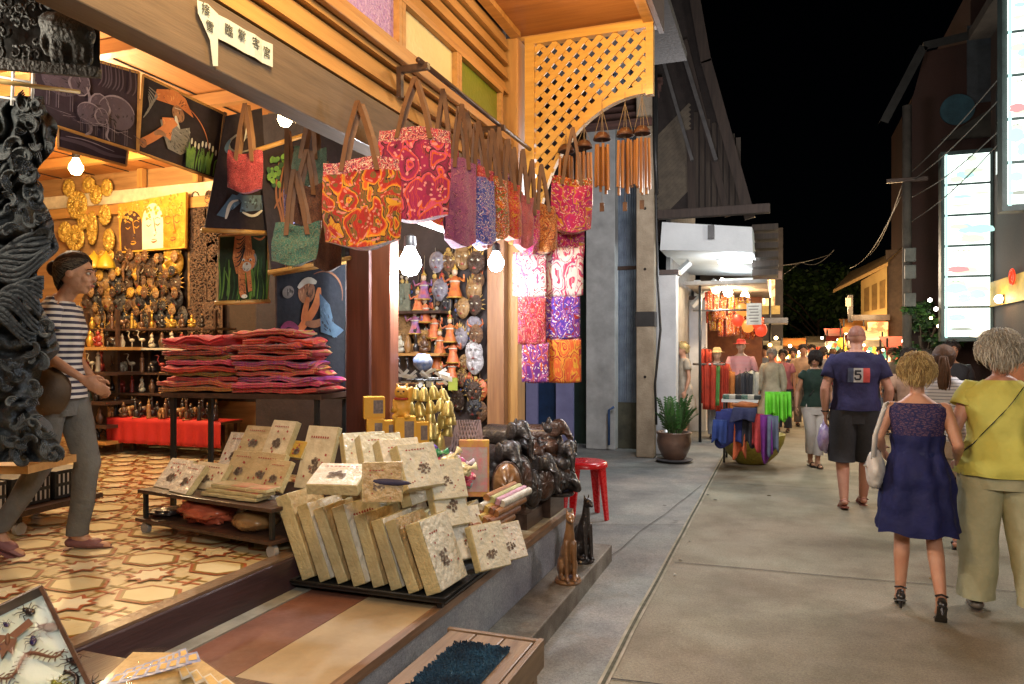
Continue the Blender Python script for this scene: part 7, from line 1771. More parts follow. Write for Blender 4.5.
# green shrub and awning lights by the right stalls
def tree(name, label, loc, h, r0, n, seed, m, leaf=.12, cat='tree', trunk_r=.12, low=.3):
    t = thing(name, label, cat, loc); r = random.Random(seed)
    mb = MB(); mb.tube([(0,0,0),(.1*h*.1,0,h*.3),(0,.05,h*.62)], [trunk_r,trunk_r*.7,trunk_r*.35], 8)
    for k in range(6): a = r.uniform(0,6.28); mb.tube([(0,0,h*(.3+.05*k)),(r0*.4*math.cos(a),r0*.4*math.sin(a),h*(.45+.06*k)),(r0*.75*math.cos(a),r0*.75*math.sin(a),h*(.55+.06*k))], [trunk_r*.4,trunk_r*.25,.02], 6)
    mb.build('trunk', mat('bark', (.09,.06,.04), .9, bump=.5), t, smooth=True)
    mb = MB(); cl = [(Vector((r.uniform(-.75,.75)*r0, r.uniform(-.75,.75)*r0, h*r.uniform(low+.15,.95))), r0*r.uniform(.25,.5)) for _ in range(14)]
    for i in range(n):
        c, q = cl[r.randrange(14)]; d = Vector((r.gauss(0,1),r.gauss(0,1),r.gauss(0,1))).normalized()*q*r.uniform(.5,1); p = c+Vector((d.x,d.y,d.z*.7))
        a = Vector((r.uniform(-1,1),r.uniform(-1,1),r.uniform(-1,.3))).normalized(); b = a.cross(Vector((r.uniform(-1,1),r.uniform(-1,1),r.uniform(-1,1)))).normalized(); L = leaf*r.uniform(.6,1.3)
        mb.poly([p, p+a*L*.5+b*L*.25, p+a*L, p+a*L*.5-b*L*.25], r.randrange(2))
    mb.build('crown', [m, mat('leaf dark', (.02,.05,.015), .6)], t); return t
LG = mat('leaf green', (.06,.13,.025), .6, (.03,.07,.015), sc=2)
tree('street_tree', 'dark leafy tree at the far end of the street, left of the yellow house', P(818,350,34)+Vector((0,0,-1.6)), 5.2, 2.6, 9000, 3, LG, .3)
tree('street_tree', 'dark leafy tree further back behind the first tree', P(792,350,42)+Vector((0,0,-1.6)), 5.6, 3.2, 8000, 5, LG, .35)
q = P(922,350,12.2); tree('shrub', 'tall green shrub in front of the dark wall left of the signboard', (q.x,q.y,0), 2.5, .34, 2600, 8, mat('shrub leaf', (.08,.20,.04), .5), .11, 'plant', .03, .1)
q = P(936,350,12.5); tree('shrub', 'second shrub hung with fairy lights near the pole', (q.x,q.y,0), 2.75, .34, 2200, 9, MC['shrub leaf'], .11, 'plant', .03, .1)

# far stalls: awnings, bulbs, umbrellas
FBM = [emit('bulb warm', (1,.70,.32), 25), emit('bulb white', (1,.93,.8), 28), emit('bulb amber', (1,.5,.12), 16)]
bl = [(790,346,22,0),(799,352,20,1),(806,345,28,0),(812,352,24,1),(822,338,26,1),(828,347,22,1),(836,350,25,1),(846,333,19,0),(853,340,18,0),(858,330,19,1),(864,345,17,0),(872,341,18,0),(883,350,15,0),(895,348,16,0),(903,341,15,1),(796,362,20,2),(838,340,21,1),(815,341,30,0),(787,357,17,0),(770,345,16,2),(776,338,17,0),(761,300,18,1),(764,290,18,1),(930,300,11.9,1),(936,309,12,1),(931,318,12,0),(938,326,12,0),(868,352,14,0)]
for i, (px, py, d, k) in enumerate(bl):
    q = P(px, py, d); rr = d*.0022
    rr *= rnd.uniform(.6,1.2); o = MB().ball((0,0,0), rr, 12, 0, 8).build('light_bulb', FBM[k], smooth=True); o.location = q
    tag(o, 'small glaring bare bulb among the far stall lights', 'bulb', 'bare bulbs strung over the far stalls')
AWM = [mat('awning orange', (.55,.22,.05), .8), mat('awning cream', (.6,.5,.32), .8), mat('awning red', (.5,.06,.03), .8), mat('awning blue', (.1,.16,.3), .8)]
for i, (x0, x1, y0, y1, d, k) in enumerate(((782,806,338,346,24,0),(806,826,336,343,27,1),(826,846,328,336,22,2),(842,862,318,328,19,0),(858,880,330,336,17.5,1),(884,906,336,342,15.5,2),(762,782,336,342,18,1),(920,944,284,292,15.2,3))):
    q = P((x0+x1)/2, y0, d); w = (x1-x0)/F*d; t = thing('market_stall', f'far market stall with {["orange","cream","red","orange","cream","red","cream","blue"][i]} awning, {ORD[i]} in the row of far stalls', 'stall', (q.x,q.y,0), 0, 'far market stalls')
    hz = q.z; mb = MB(); mb.poly([(-w/2,-.5,hz-.25),(w/2,-.5,hz-.25),(w/2,.7,hz),(-w/2,.7,hz)]); mb.poly([(-w/2,-.5,hz-.25),(w/2,-.5,hz-.25),(w/2,-.5,hz-.40),(-w/2,-.5,hz-.40)]); mb.build('awning', AWM[k], t, solid=.01)
    for x in (-w/2+.03, w/2-.03):
        for y in (-.45,.65): MB().tube([(x,y,0),(x,y,hz-.05)], .02, 6).build('post', BLACKM, t)
    MB().span((-w/2,-.3,.0), (w/2,.5,.85)).build('counter', AWM[(k+1) % 4], t)
    mb = MB(); r = random.Random(i)
    for j in range(22): mb.ball((r.uniform(-w/2,w/2),.3,r.uniform(1.0,hz-.4)), (.12,.04,.14), 7, r.randrange(5), 5)
    mb.build('hung_goods', [gm_[0],gm_[1],gm_[3],gm_[4],gm_[5]], t)
    lamp('stall light', (q.x, q.y-.2, hz-.55), 60, WARM, .1)
# ================================================================ people
def skin(name, c): return mat(name, c, .5, (c[0]*.86, c[1]*.74, c[2]*.72), sc=9, bump=.15, bsc=90)
SK_F = skin('skin fair', (.56,.30,.19)); SK_T = skin('skin tanned', (.46,.23,.13)); SK_A = skin('skin olive', (.40,.22,.13)); SK_P = skin('skin pink', (.50,.27,.19))
def itp(tab, z):
    if z <= tab[0][0]: return tab[0][1:]
    for a, b in zip(tab, tab[1:]):
        if z <= b[0]:
            t = (z-a[0])/(b[0]-a[0]); t = t*t*(3-2*t); return tuple(p+(q-p)*t for p, q in zip(a[1:], b[1:]))
    return tab[-1][1:]
TM = [(.86,.155,.105,.0),(.94,.165,.118,.0),(1.06,.152,.110,.005),(1.18,.160,.112,.005),(1.30,.180,.120,.0),(1.38,.195,.112,-.005),(1.425,.185,.094,-.008),(1.458,.145,.080,-.010),(1.485,.090,.068,-.008),(1.51,.062,.062,-.004)]
TF = [(.86,.165,.115,-.01),(.93,.172,.125,-.012),(1.03,.145,.105,-.002),(1.12,.128,.095,.004),(1.22,.140,.108,.01),(1.29,.152,.115,.01),(1.37,.166,.098,-.002),(1.41,.160,.084,-.005),(1.445,.128,.070,-.006),(1.472,.080,.060,-.004),(1.50,.052,.054,-.0)]
class Human:
    def __init__(s, name, label, loc, yaw, H, skin_m, fem=True, pose=None, group=None, cat='person', stout=1.0, voxel=.010):
        s.t = thing(name, label, cat, loc, yaw, group); s.k = H/1.75; s.sk = skin_m; s.tab = TF if fem else TM; s.fem = fem; s.st = stout; s.vox = voxel
        shx = .165 if fem else .19
        J = dict(hipL=(-.088,0,.90), kneeL=(-.095,.015,.49), ankL=(-.10,-.01,.085), hipR=(.088,0,.90), kneeR=(.095,.015,.49), ankR=(.10,-.01,.085),
                 shL=(-shx,0,1.405), elL=(-shx-.06,-.02,1.13), wrL=(-shx-.07,.05,.90), shR=(shx,0,1.405), elR=(shx+.06,-.02,1.13), wrR=(shx+.07,.05,.90), head=(0,.015,1.635), toeL=0, toeR=0, headyaw=0, tilt=0)
        J.update(pose or {}); s.J = {k: (Vector(v) if isinstance(v, tuple) else v) for k, v in J.items()}
    def torso(s, z, off=0):
        w, d, y = itp(s.tab, z); return w*s.st+off, d*(s.st**1.3)+off, y
    def body(s, hands=True, face=False, arms=True):
        J, k = s.J, s.k; mb = MB().at(sc=k); f = 1.0 if not s.fem else .90; f *= s.st**.7
        zs_ = [.84+.04*i for i in range(16)]+[1.46,1.50]
        zs_ = sorted(zs_); n = 20; rows = []
        for z in zs_:
            w, d, y = s.torso(z); w *= .93; d *= .93; rows.append([Vector((w*math.copysign(abs(math.cos(a))**.85, math.cos(a)), y+d*math.copysign(abs(math.sin(a))**.9, math.sin(a)), z)) for a in [2*math.pi*j/n for j in range(n)]])
        o = mb.av([p for r_ in rows for p in r_])
        for i in range(len(rows)-1):
            for j in range(n): a = o+i*n+j; b = o+i*n+(j+1) % n; mb.face((a,b,b+n,a+n))
        mb.face([o+j for j in reversed(range(n))]); mb.face([o+(len(rows)-1)*n+j for j in range(n)])
        for S in 'LR':
            h, kn, an = J['hip'+S], J['knee'+S], J['ank'+S]
            mb.cap(h, kn, .088*f, .056*f); mb.cap(kn, kn.lerp(an,.32)+Vector((0,-.012,0)), .054*f, .056*f); mb.cap(kn.lerp(an,.32)+Vector((0,-.012,0)), an, .056*f, .036*f)
            fd = (an-kn).normalized(); ty = J['toe'+S] if not isinstance(J['toe'+S], Vector) else 0
            fwd = Vector((0, math.cos(ty), math.sin(ty))); up = Vector((0,-math.sin(ty),math.cos(ty)))
            mb.cap(an+fwd*-.035-up*.045, an+fwd*.10-up*.052, .034, .036, flat=.8); mb.cap(an+fwd*.08-up*.055, an+fwd*.165-up*.062, .040, .026, flat=.62); mb.cap(an, an+fwd*.06-up*.045, .036, .032)
            if ty == 0:
                sg = -1 if S == 'L' else 1
                for q in range(5): mb.cap(an+fwd*(.155)-up*.066+Vector((sg*(-.026+.013*q),0,0)), an+fwd*(.195-.008*q)-up*.068+Vector((sg*(-.026+.013*q),0,0)), .009, .007, n=6)
            if not arms: continue
            sh, el, wr = J['sh'+S], J['el'+S], J['wr'+S]; sg = -1 if S == 'L' else 1
            mb.cap(Vector((sh.x*.55, sh.y, sh.z-.012)), sh, .052*f, .050*f); mb.cap(sh, el, .050*f, .038*f); mb.cap(el, el.lerp(wr,.3), .039*f, .041*f); mb.cap(el.lerp(wr,.3), wr, .041*f, .025*f)
            if hands:
                d = (wr-el).normalized(); side = Vector((0,1,0)) if abs(d.y) < .8 else Vector((0,0,1)); pal = d.cross(side).normalized(); side = pal.cross(d).normalized()
                inw = pal if pal.x*sg < 0 else -pal
                c = wr+d*.05; mb.cap(wr+d*.01, wr+d*.075, .026, .036, ref=inw, flat=.45)
                for q in range(4):
                    o_ = side*(.027-.018*q); L = (.040,.046,.043,.034)[q]; b0 = wr+d*.085+o_
                    b1 = b0+d*L*.9+inw*L*.25; b2 = b1+(d*.75+inw*.65)*L*.75; mb.cap(b0-d*.02, b1, .0095, .0088, n=8); mb.cap(b1, b2, .0088, .0072, n=8)
                t0 = wr+d*.03+side*.026; t1 = t0+(side*.75+d*.8+inw*.25).normalized()*.04; t2 = t1+(d+side*.1+inw*.5).normalized()*.032
                mb.cap(t0, t1, .013, .0105, n=8); mb.cap(t1, t2, .0105, .0085, n=8)
        hd = J['head']; cy, sy = math.cos(J['headyaw']), math.sin(J['headyaw'])
        def hp(x, y, z): q = Vector((x, y, z)); tl = J['tilt']; q = Vector((q.x, q.y*math.cos(tl)-q.z*math.sin(tl), q.y*math.sin(tl)+q.z*math.cos(tl))); return hd+Vector((q.x*cy-q.y*sy, q.x*sy+q.y*cy, q.z))
        s.hp = hp
        mb.cap((0,-.01,1.44), hd+Vector((0,-.015,-.06)), .058 if not s.fem else .048, .054 if not s.fem else .046)
        mb2 = MB().mx(Matrix.Diagonal((k,k,k,1)) @ Matrix.Translation(hd) @ Matrix.Rotation(J['headyaw'],4,'Z') @ Matrix.Rotation(J['tilt'],4,'X'))
        mb2.ball((0,-.012,.025), (.076,.094,.092), 20, 0, 14); mb2.ball((0,.018,-.035), (.060,.070,.075), 18, 0, 12); mb2.ball((0,.055,-.085), (.030,.026,.024), 12, 0, 8)
        mb2.cap((0,.085,.02), (0,.103,-.018), .009, .014, n=10); mb2.ball((0,.098,-.022), (.017,.014,.010), 10, 0, 8)
        for s_ in (-1,1): mb2.ball((s_*.032,.065,-.02), (.025,.022,.024), 10, 0, 8); mb2.ball((s_*.077,-.008,.0), (.010,.020,.031), 10, 0, 8); mb2.cap((s_*.012,.088,.032), (s_*.046,.076,.034), .009, .007, n=8)
        mb2.cap((-.020,.088,-.052), (.020,.088,-.052), .008, .008, n=8); mb2.cap((-.016,.086,-.062), (.016,.086,-.062), .009, .009, n=8)
        off = len(mb.v); mb.v += mb2.v
        for f_ in mb2.f: mb.f.append(tuple(i+off for i in f_)); mb.m.append(0); mb.uv.append(None)
        o = mb.build('body', s.sk, s.t); bake(o, s.vox, 3, .45); s.bo = o
        if face:
            M = mb2.M
            for s_ in (-1,1):
                e = MB().mx(M); e.ball((s_*.030,.078,.012), (.014,.010,.008), 12, 0, 8); e.ball((s_*.030,.087,.012), (.006,.003,.006), 8, 1, 6); e.build('eye', [mat('eye white', (.6,.57,.53), .3), mat('iris dark', (.02,.015,.01), .2)], s.t, smooth=True)
                MB().mx(M).tube([(s_*.012,.094,.034),(s_*.030,.093,.040),(s_*.050,.078,.034)], [.003,.004,.002], 6).build('eyebrow', mat('brow hair', (.03,.02,.015), .8), s.t, smooth=True)
            MB().mx(M).tube([(-.023,.088,-.056),(-.01,.098,-.054),(.0,.097,-.056),(.01,.098,-.054),(.023,.088,-.056)], [.003,.006,.006,.006,.003], 6).build('lips', mat('lips', (.38,.12,.10), .4), s.t, smooth=True)
        s.MH = mb2.M
        return s
    def shell(s, name, m, z0, z1, off=.018, n=44, flare=0, folds=.006, nf=9, neck=None, drop=None, mfn=None, seed=0, hemwave=.004, zflare=None, uv=(4,4)):
        """garment wrapped round the trunk. flare widens below zflare"""
        k = s.k; N = 26; zfl = zflare if zflare is not None else z0
        def fn(u, v):
            z = z0+(z1-z0)*v; a = 2*math.pi*u
            w, d, y = s.torso(max(z, .86), off)
            fl = 0
            if z < zfl: fl = flare*((zfl-z)/max(1e-6, zfl-z0))
            ff = folds*(1+fl*6)*(math.sin(a*nf+seed+3*v)+.6*math.sin(a*(nf*.6)+seed*2-5*v))*(1.3-v) + 2.2*folds*noise.noise(Vector((math.cos(a)*2.5, math.sin(a)*2.5, z*7+seed)))+1.2*folds*noise.noise(Vector((math.cos(a)*5, math.sin(a)*5, z*14+a)))
            w += fl+ff; d += fl+ff
            ca, sa = math.cos(a), math.sin(a); zz = z
            if drop and v > .8: zz = z-drop(ca, sa)*(v-.8)/.2
            if v == 0: zz += hemwave*math.sin(a*5+seed)
            return Vector((w*math.copysign(abs(ca)**.88, ca), y+d*math.copysign(abs(sa)**.92, sa), zz))*k
        o = MB().grid(fn, n, N, 0, uv, mfn).build(name, m, s.t, smooth=True)
        s.fn = fn; return o
    def sleeve(s, S, m, frac=.55, r=.066, r2=.062, name='sleeve', full=False, seed=0, parent=None):
        k = s.k; J = s.J; sh, el, wr = J['sh'+S], J['el'+S], J['wr'+S]; a = Vector((sh.x*.70, sh.y, sh.z-.006))
        pts = [a, sh+Vector((0,0,.004))]+[sh.lerp(el, frac*t) for t in (.33,.66,1)]
        rr = [r*.80, r*.93, r, (r+r2)/2, r2]
        if full: pts += [el.lerp(wr, t) for t in (.1,.5,.95)]; rr += [r2*.95, r2*.85, r2*.7]
        f = s.st**.8; return MB().tube([p*k for p in pts], [x*k*f for x in rr], 16, caps=False).build(name, m, s.t, smooth=True, solid=.004)
    def legs(s, m, zcut=None, r=(.105,.082,.075), name='trousers', top=1.0, off=.012, belt=None, flare=1.0):
        """trousers or shorts: seat plus two legs; zcut = 0..1 share of the leg covered"""
        k = s.k; J = s.J; f = s.st**.8; zc = 1 if zcut is None else zcut; mb = MB()
        def fn(u, v):
            z = .80+(top-.80)*v; a = 2*math.pi*u; w, d, y = s.torso(max(z,.88), off); sq = 1 if z > .88 else .93+.07*(z-.80)/.08
            return Vector((w*sq*math.copysign(abs(math.cos(a))**.85, math.cos(a)), y+d*sq*math.sin(a), z))*k
        mb.grid(fn, 32, 8)
        for S in 'LR':
            h, kn, an = J['hip'+S], J['knee'+S], J['ank'+S]; path = [h+Vector((0,0,.03))]+[h.lerp(kn, t) for t in (.2,.4,.6,.8,1)]+[kn.lerp(an, t) for t in (.15,.3,.45,.6,.75,.88,1.0)]
            rad = [r[0]]+[r[0]+(r[1]-r[0])*t for t in (.15,.35,.6,.8,1)]+[r[1]+(r[2]-r[1])*t for t in (.15,.3,.45,.6,.75,.88,1)]
            n_ = max(3, int(round(zc*(len(path)-1)))+1); path, rad = path[:n_], rad[:n_]
            if h: hp_ = (path[1]-path[0])
            K = 20; rows = []
            for i, p in enumerate(path):
                for j in range(K):
                    a = 2*math.pi*j/K; q = rad[i]*f*(1+.05*noise.noise(Vector((math.cos(a)*1.7, math.sin(a)*1.7, i*.8+h.x*30)))*(1+.12*i)+(.03*math.sin(a*3+i) if i > 5 else 0))
                    rows.append((p+Vector((math.cos(a)*q, math.sin(a)*q*1.05, 0)))*k)
            o = mb.av(rows)
            for i in range(len(path)-1):
                for j in range(K): a = o+i*K+j; b = o+i*K+(j+1) % K; mb.face((a,b,b+K,a+K), 0, [(j/K,i/8),((j+1)/K,i/8),((j+1)/K,(i+1)/8),(j/K,(i+1)/8)])
        return mb.build(name, m, s.t, smooth=True)
    def hair(s, m, style='short', n=420, seed=1, name='hair', vol=1.0):
        r = random.Random(seed); mb = MB().mx(s.MH); v = vol
        if style == 'shaved':
            mb.grid(lambda a, b: Vector((0,-.014,.027))+Vector((math.sin(b*1.75)*math.sin(a*6.283)*.0775, -abs(math.cos(b*1.75)) *0-math.sin(b*1.75)*math.cos(a*6.283)*.0955, math.cos(b*1.75)*.0935)), 30, 12); return mb.build(name, m, s.t, smooth=True)
        ml = dict(short=2.2, bob=2.3, pony=2.3, bun=2.4)[style]
        def surf(a, b, e):                      # a: azimuth from the back, b: angle from crown
            x = max(0, b-1.5)*max(0, .35+.65*math.cos(a)); sb = math.sin(b) if b < 1.57 else 1-(1-math.sin(b))*.45
            return Vector((sb*math.sin(a)*(.079+e)*(1-.28*x), -.014-sb*math.cos(a)*(.098+e)*(1-.18*x), .025+math.cos(b)*(.095+e)-.07*x))
        def lim(a): w = (1+math.cos(a))/2; return (.84+(ml-.84)*w**.72) if style == 'bun' else 1.12+(ml-1.12)*w**.5           # hairline: low at the nape, high over the face
        mb.grid(lambda u, w_: surf(u*6.283, w_*lim(u*6.283), .011*v*(1-w_**5)+.001+.004*(1-w_**4)*noise.noise(Vector((math.sin(u*6.283)*3, math.cos(u*6.283)*3, w_*4+seed)))), 40, 16, 0)
        for i in range(n):
            a = r.uniform(-math.pi, math.pi); L0 = lim(a); b0 = r.uniform(0,.75)*L0; curl = style == 'short'
            L = r.uniform(.35,.7) if curl else r.uniform(.7,1.3); b1 = min(L0*(1.05 if not style == 'bob' else 1.0), b0+L)
            e0 = r.uniform(.006,.016)*v; e1 = e0+r.uniform(.002,.022 if curl else .010)*v; da = r.uniform(-.35,.35) if curl else r.uniform(-.12,.12)
            if style in ('pony','bun'): pts = [surf(a, L0*r.uniform(.75,1.0), .004).lerp(surf(0, 1.15, .012), t)+(surf(a*(1-t), L0*(1-t)*.85+1.0*t, .010)-surf(a, L0*(1-t)*.85+1.0*t, -.0))*0 for t in (0,)]; pts = [surf(a*(1-t)**.8, (L0*r.uniform(.92,1.0))*(1-t)+1.15*t, .001+.011*v*math.sin(3.14*min(t+.02,1))**.7) for t in (0,.2,.4,.6,.8,1)]
            else: pts = [surf(a+da*t*t, b0+(b1-b0)*t, e0+(e1-e0)*math.sin(t*2.6)) for t in (0,.25,.5,.75,1)]
            if style == 'bob' and b1 >= L0*.97: pts += [pts[-1]+Vector((r.uniform(-.008,.008), r.uniform(-.004,.008), -.03)), pts[-1]+Vector((r.uniform(-.012,.012), r.uniform(0,.012), -.065))]
            w0 = r.uniform(.0022,.0042)*(1.1 if curl else .9)*(.55 if n > 1000 else 1); kk = len(pts)
            mb.tube(pts, [w0*(.55+.45*math.sin(math.pi*(j+.6)/(kk+.2))) if j < kk-1 else w0*.15 for j in range(kk)], 5, r.randrange(2), ref=(.3,.5,.8))
        o = mb.build(name, [m, mat(m.name+' shade', tuple(x*.62 for x in m.diffuse_color[:3]) if 0 else HC.get(m.name, (.1,.08,.05)), .6)], s.t, smooth=True)
        if style == 'pony':
            t = MB().mx(s.MH)
            for i in range(46):
                x = r.gauss(0,.012); t.tube([(x*.5,-.105,.03),(x,-.15+r.gauss(0,.006),.02),(x*1.6,-.155+r.gauss(0,.01),-.08),(x*1.9,-.135+r.gauss(0,.012),-.19),(x*1.3,-.125,-.27-r.random()*.03)], [.008,.009,.009,.007,.002], 5)
            t.build('ponytail', m, s.t, smooth=True)
        if style == 'bun':
            MB().mx(s.MH).ball((0,-.128,.02), (.042,.036,.045), 16, 0, 10, .12, 4).build('hair_bun', m, s.t, smooth=True)
        return o
HC = {}
def hm(name, c, sh): HC[name] = sh; return mat(name, c, .65, tuple(x*.7 for x in c), sc=30, bump=.3, spec=.25)
H_BL = hm('hair blonde', (.62,.46,.20), (.36,.23,.09)); H_WH = hm('hair white', (.70,.66,.56), (.45,.40,.32)); H_DK = hm('hair dark', (.035,.022,.018), (.015,.01,.008)); H_GR = hm('hair grey', (.45,.42,.38), (.25,.23,.2)); H_BR = hm('hair brown', (.12,.065,.04), (.06,.03,.02))
def ground(px, py): return PZ(px, py, 0)
def shoe(h, S, m, kind='flat', name='shoe'):
    k = h.k; an = h.J['ank'+S]; ty = h.J['toe'+S]; ty = 0 if isinstance(ty, Vector) else ty; fwd = Vector((0,math.cos(ty),math.sin(ty))); up = Vector((0,-math.sin(ty),math.cos(ty)))
    mb = MB().at(sc=k); B = lambda f, u, x=0: an+fwd*f+up*u+Vector((x,0,0))
    def sole(z0, z1, w=1): 
        pts = [(-.07,.026),(-.05,.036),(.0,.034),(.06,.036),(.12,.044),(.165,.040),(.195,.020)]
        top = [B(f,z1,x*w) for f, x in pts]+[B(f,z1,-x*w) for f, x in reversed(pts)]; bot = [p-up*(z1-z0) for p in top]; mb.poly(top); mb.poly(bot[::-1])
        for i in range(len(top)): j = (i+1) % len(top); mb.poly([top[i], bot[i], bot[j], top[j]])
    if kind == 'sandal':
        sole(-.098,-.080); mb.tube([B(.12,-.08,-.042),B(.115,-.035,-.02),B(.115,-.03,.02),B(.12,-.08,.042)], .009, 6); mb.tube([B(-.03,-.03,-.04),B(-.045,-.02,0),B(-.03,-.03,.04),B(.03,-.005,.0),B(-.03,-.03,-.04)], .006, 6)
    elif kind == 'heel':
        sole(-.092,-.082,.85); mb.tube([B(.13,-.08,-.036),B(.12,-.04,0),B(.13,-.08,.036)], .010, 6); mb.tube([B(-.035,-.0,-.035),B(-.05,.005,0),B(-.035,0,.035),B(.025,.005,0),B(-.035,0,-.035)], .006, 6); mb.tube([B(-.05,-.09),Vector((B(-.05,-.09).x,B(-.05,-.09).y,B(-.05,-.09).z-.055*0))-up*.05], [.016,.008], 8); mb.cap(B(-.055,-.06),B(-.045,-.035),.030,.026,flat=.7)
    else:
        sole(-.098,-.082); mb.cap(B(-.03,-.045), B(.10,-.055), .040, .044, flat=.75); mb.cap(B(.08,-.058), B(.16,-.066), .046, .032, flat=.55)
    return mb.build(name, m, h.t, smooth='auto')
SHB = mat('black shoe leather', (.02,.018,.018), .35, coat=.3); 

# --- man in the navy t shirt, walking away
g_ = ground(856,506)
h = Human('person', 'large bald man in navy t-shirt with number five and dark shorts, walking away', (g_.x,g_.y,0), R(4), 1.86, SK_P, False,
  dict(hipL=(-.10,0,.90), kneeL=(-.12,.03,.49), ankL=(-.13,-.16,.10), toeL=-.25, hipR=(.10,0,.90), kneeR=(.10,.05,.49), ankR=(.08,.10,.085), elL=(-.285,-.04,1.13), wrL=(-.27,.04,.89), elR=(.285,-.03,1.13), wrR=(.28,.08,.90), head=(0.01,.04,1.62), tilt=-.10), stout=1.14, voxel=.009).body()
NAVY = mat('navy jersey', (.020,.018,.078), .85, (.012,.011,.05), sc=5, bump=.9, bsc=9)
h.shell('tshirt', NAVY, .93, 1.487, .020, folds=.008, nf=5, flare=.012, zflare=1.15)
fnT = h.fn
def onback(hx, x, z, e=.004):                       # point on the back of the garment
    z0, z1 = .93, 1.487; v = (z-z0)/(z1-z0); best = None
    for i in range(61):
        u = .5+.5*i/60; p = fnT(u, v)/hx.k
        if best is None or abs(p.x-x) < abs(best.x-x): best = p
    return Vector((x, best.y-e, z))*hx.k
for S in 'LR': h.sleeve(S, NAVY, .62, .068, .070)
h.legs(mat('black shorts', (.02,.02,.024), .8), .52, (.125,.115,.10), 'shorts', 1.0)
fp = [(-.095,-.045,mat('flag blue', (.07,.09,.16), .8),'flag_blue_stripe'),(-.045,.035,mat('flag white', (.55,.55,.56), .8),'flag_white_stripe'),(.035,.095,mat('flag red', (.60,.08,.07), .8),'flag_red_stripe')]
for x0, x1, m, nm_ in fp:
    zt_, zb_ = (1.335,1.20); 
    MB().grid(lambda u, v: onback(h, x0+(x1-x0)*u, zb_+(zt_-zb_)*v, .007), 4, 8).build(nm_, m, h.t, smooth=True)
five = [((-.032,1.315),(.022,1.315),(.022,1.298),(-.032,1.298)), ((-.032,1.298),(-.016,1.298),(-.016,1.268),(-.032,1.268)), ((-.032,1.284),(.010,1.284),(.010,1.268),(-.032,1.268)), ((.006,1.282),(.018,1.278),(.024,1.262),(.008,1.262)), ((.008,1.262),(.026,1.262),(.026,1.242),(.008,1.242)), ((.008,1.244),(.026,1.244),(.016,1.222),(.004,1.230)), ((-.036,1.236),(.012,1.236),(.012,1.220),(-.030,1.220)), ((-.038,1.248),(-.022,1.248),(-.022,1.226),(-.032,1.224))]
mb = MB()
for p in five: mb.poly([onback(h, x-.004, z, .010) for x, z in p])
mb.build('number_five', mat('number print', (.02,.02,.03), .7), h.t)
h.hair(mat('cropped hair', (.30,.13,.09), .6, (.22,.09,.06), sc=60), 'shaved')
for S in 'LR': shoe(h, S, mat('rubber sandal', (.30,.10,.07), .5), 'sandal', 'sandal')
w_ = h.J['wrL']*h.k; MB().tube([Vector((w_.x+.034*math.cos(a), w_.y+.034*math.sin(a), w_.z+.02)) for a in [j*.5236 for j in range(13)]], .010, 6).build('wristwatch', SHB, h.t, smooth=True)
# plastic bag in his left hand
q = Matrix.Translation((g_.x,g_.y,0)) @ Matrix.Rotation(R(4),4,'Z') @ (h.J['wrL']*h.k+Vector((-.0,.05,-.17)))
o = MB().ball((0,0,-.10), (.07,.10,.14), 18, 0, 12, .3, 3, 2).tube([(0,0,.0),(0,0,.10)], [.03,.012], 8).build('carrier_bag', mat('lilac carrier film', (.22,.14,.42), .4, (.5,.45,.6), sc=14), smooth=True); o.location = q; tag(o, 'small lilac carrier bag held by the man in navy', 'bag')

# --- woman in the royal blue dress
g_ = ground(917,612)
h = Human('person', 'blonde woman in royal blue knee length dress with lace yoke, walking away in black heels', (g_.x,g_.y,0), R(-6), 1.55, SK_F, True,
  dict(hipL=(-.08,0,.91), kneeL=(-.09,.06,.51), ankL=(-.10,.05,.14), toeL=-.35, hipR=(.08,0,.91), kneeR=(.10,.0,.52), ankR=(.13,-.20,.17), toeR=-.75, elL=(-.24,-.05,1.20), wrL=(-.21,.10,1.10), elR=(.24,-.06,1.17), wrR=(.25,.14,1.06), head=(0,.03,1.635)), stout=1.05, voxel=.0075).body()
BLD = mat('royal blue cloth', (.005,.009,.085), .8, (.003,.006,.055), sc=6, bump=.8, bsc=11)
lace, nt, b = _new('blue lace over skin'); tc = _n(nt,'ShaderNodeTexCoord'); vo = _n(nt,'ShaderNodeTexVoronoi', feature='DISTANCE_TO_EDGE'); vo.inputs['Scale'].default_value = 7; nt.links.new(tc.outputs['UV'], vo.inputs['Vector'])
vo2 = _n(nt,'ShaderNodeTexVoronoi'); vo2.inputs['Scale'].default_value = 30; nt.links.new(tc.outputs['UV'], vo2.inputs['Vector'])
rp = _n(nt,'ShaderNodeValToRGB'); rp.color_ramp.elements[0].position = .10; rp.color_ramp.elements[1].position = .16; rp.color_ramp.elements[0].color = (.014,.016,.10,1); rp.color_ramp.elements[1].color = (.17,.09,.13,1); nt.links.new(vo.outputs['Distance'], rp.inputs[0])
rp2 = _n(nt,'ShaderNodeValToRGB'); rp2.color_ramp.elements[0].position = .3; rp2.color_ramp.elements[1].position = .5; rp2.color_ramp.elements[0].color = (1,1,1,1); rp2.color_ramp.elements[1].color = (.35,.35,.6,1); nt.links.new(vo2.outputs['Distance'], rp2.inputs[0])
mm = _n(nt,'ShaderNodeMix', data_type='RGBA', blend_type='MULTIPLY'); mm.inputs[0].default_value = 1; nt.links.new(rp.outputs[0], mm.inputs[6]); nt.links.new(rp2.outputs[0], mm.inputs[7]); nt.links.new(mm.outputs[2], b.inputs['Base Color']); b.inputs['Roughness'].default_value = .8
h.shell('dress', BLD, .56, 1.225, .021, n=72, flare=.055, zflare=1.08, folds=.009, nf=9, hemwave=.012)
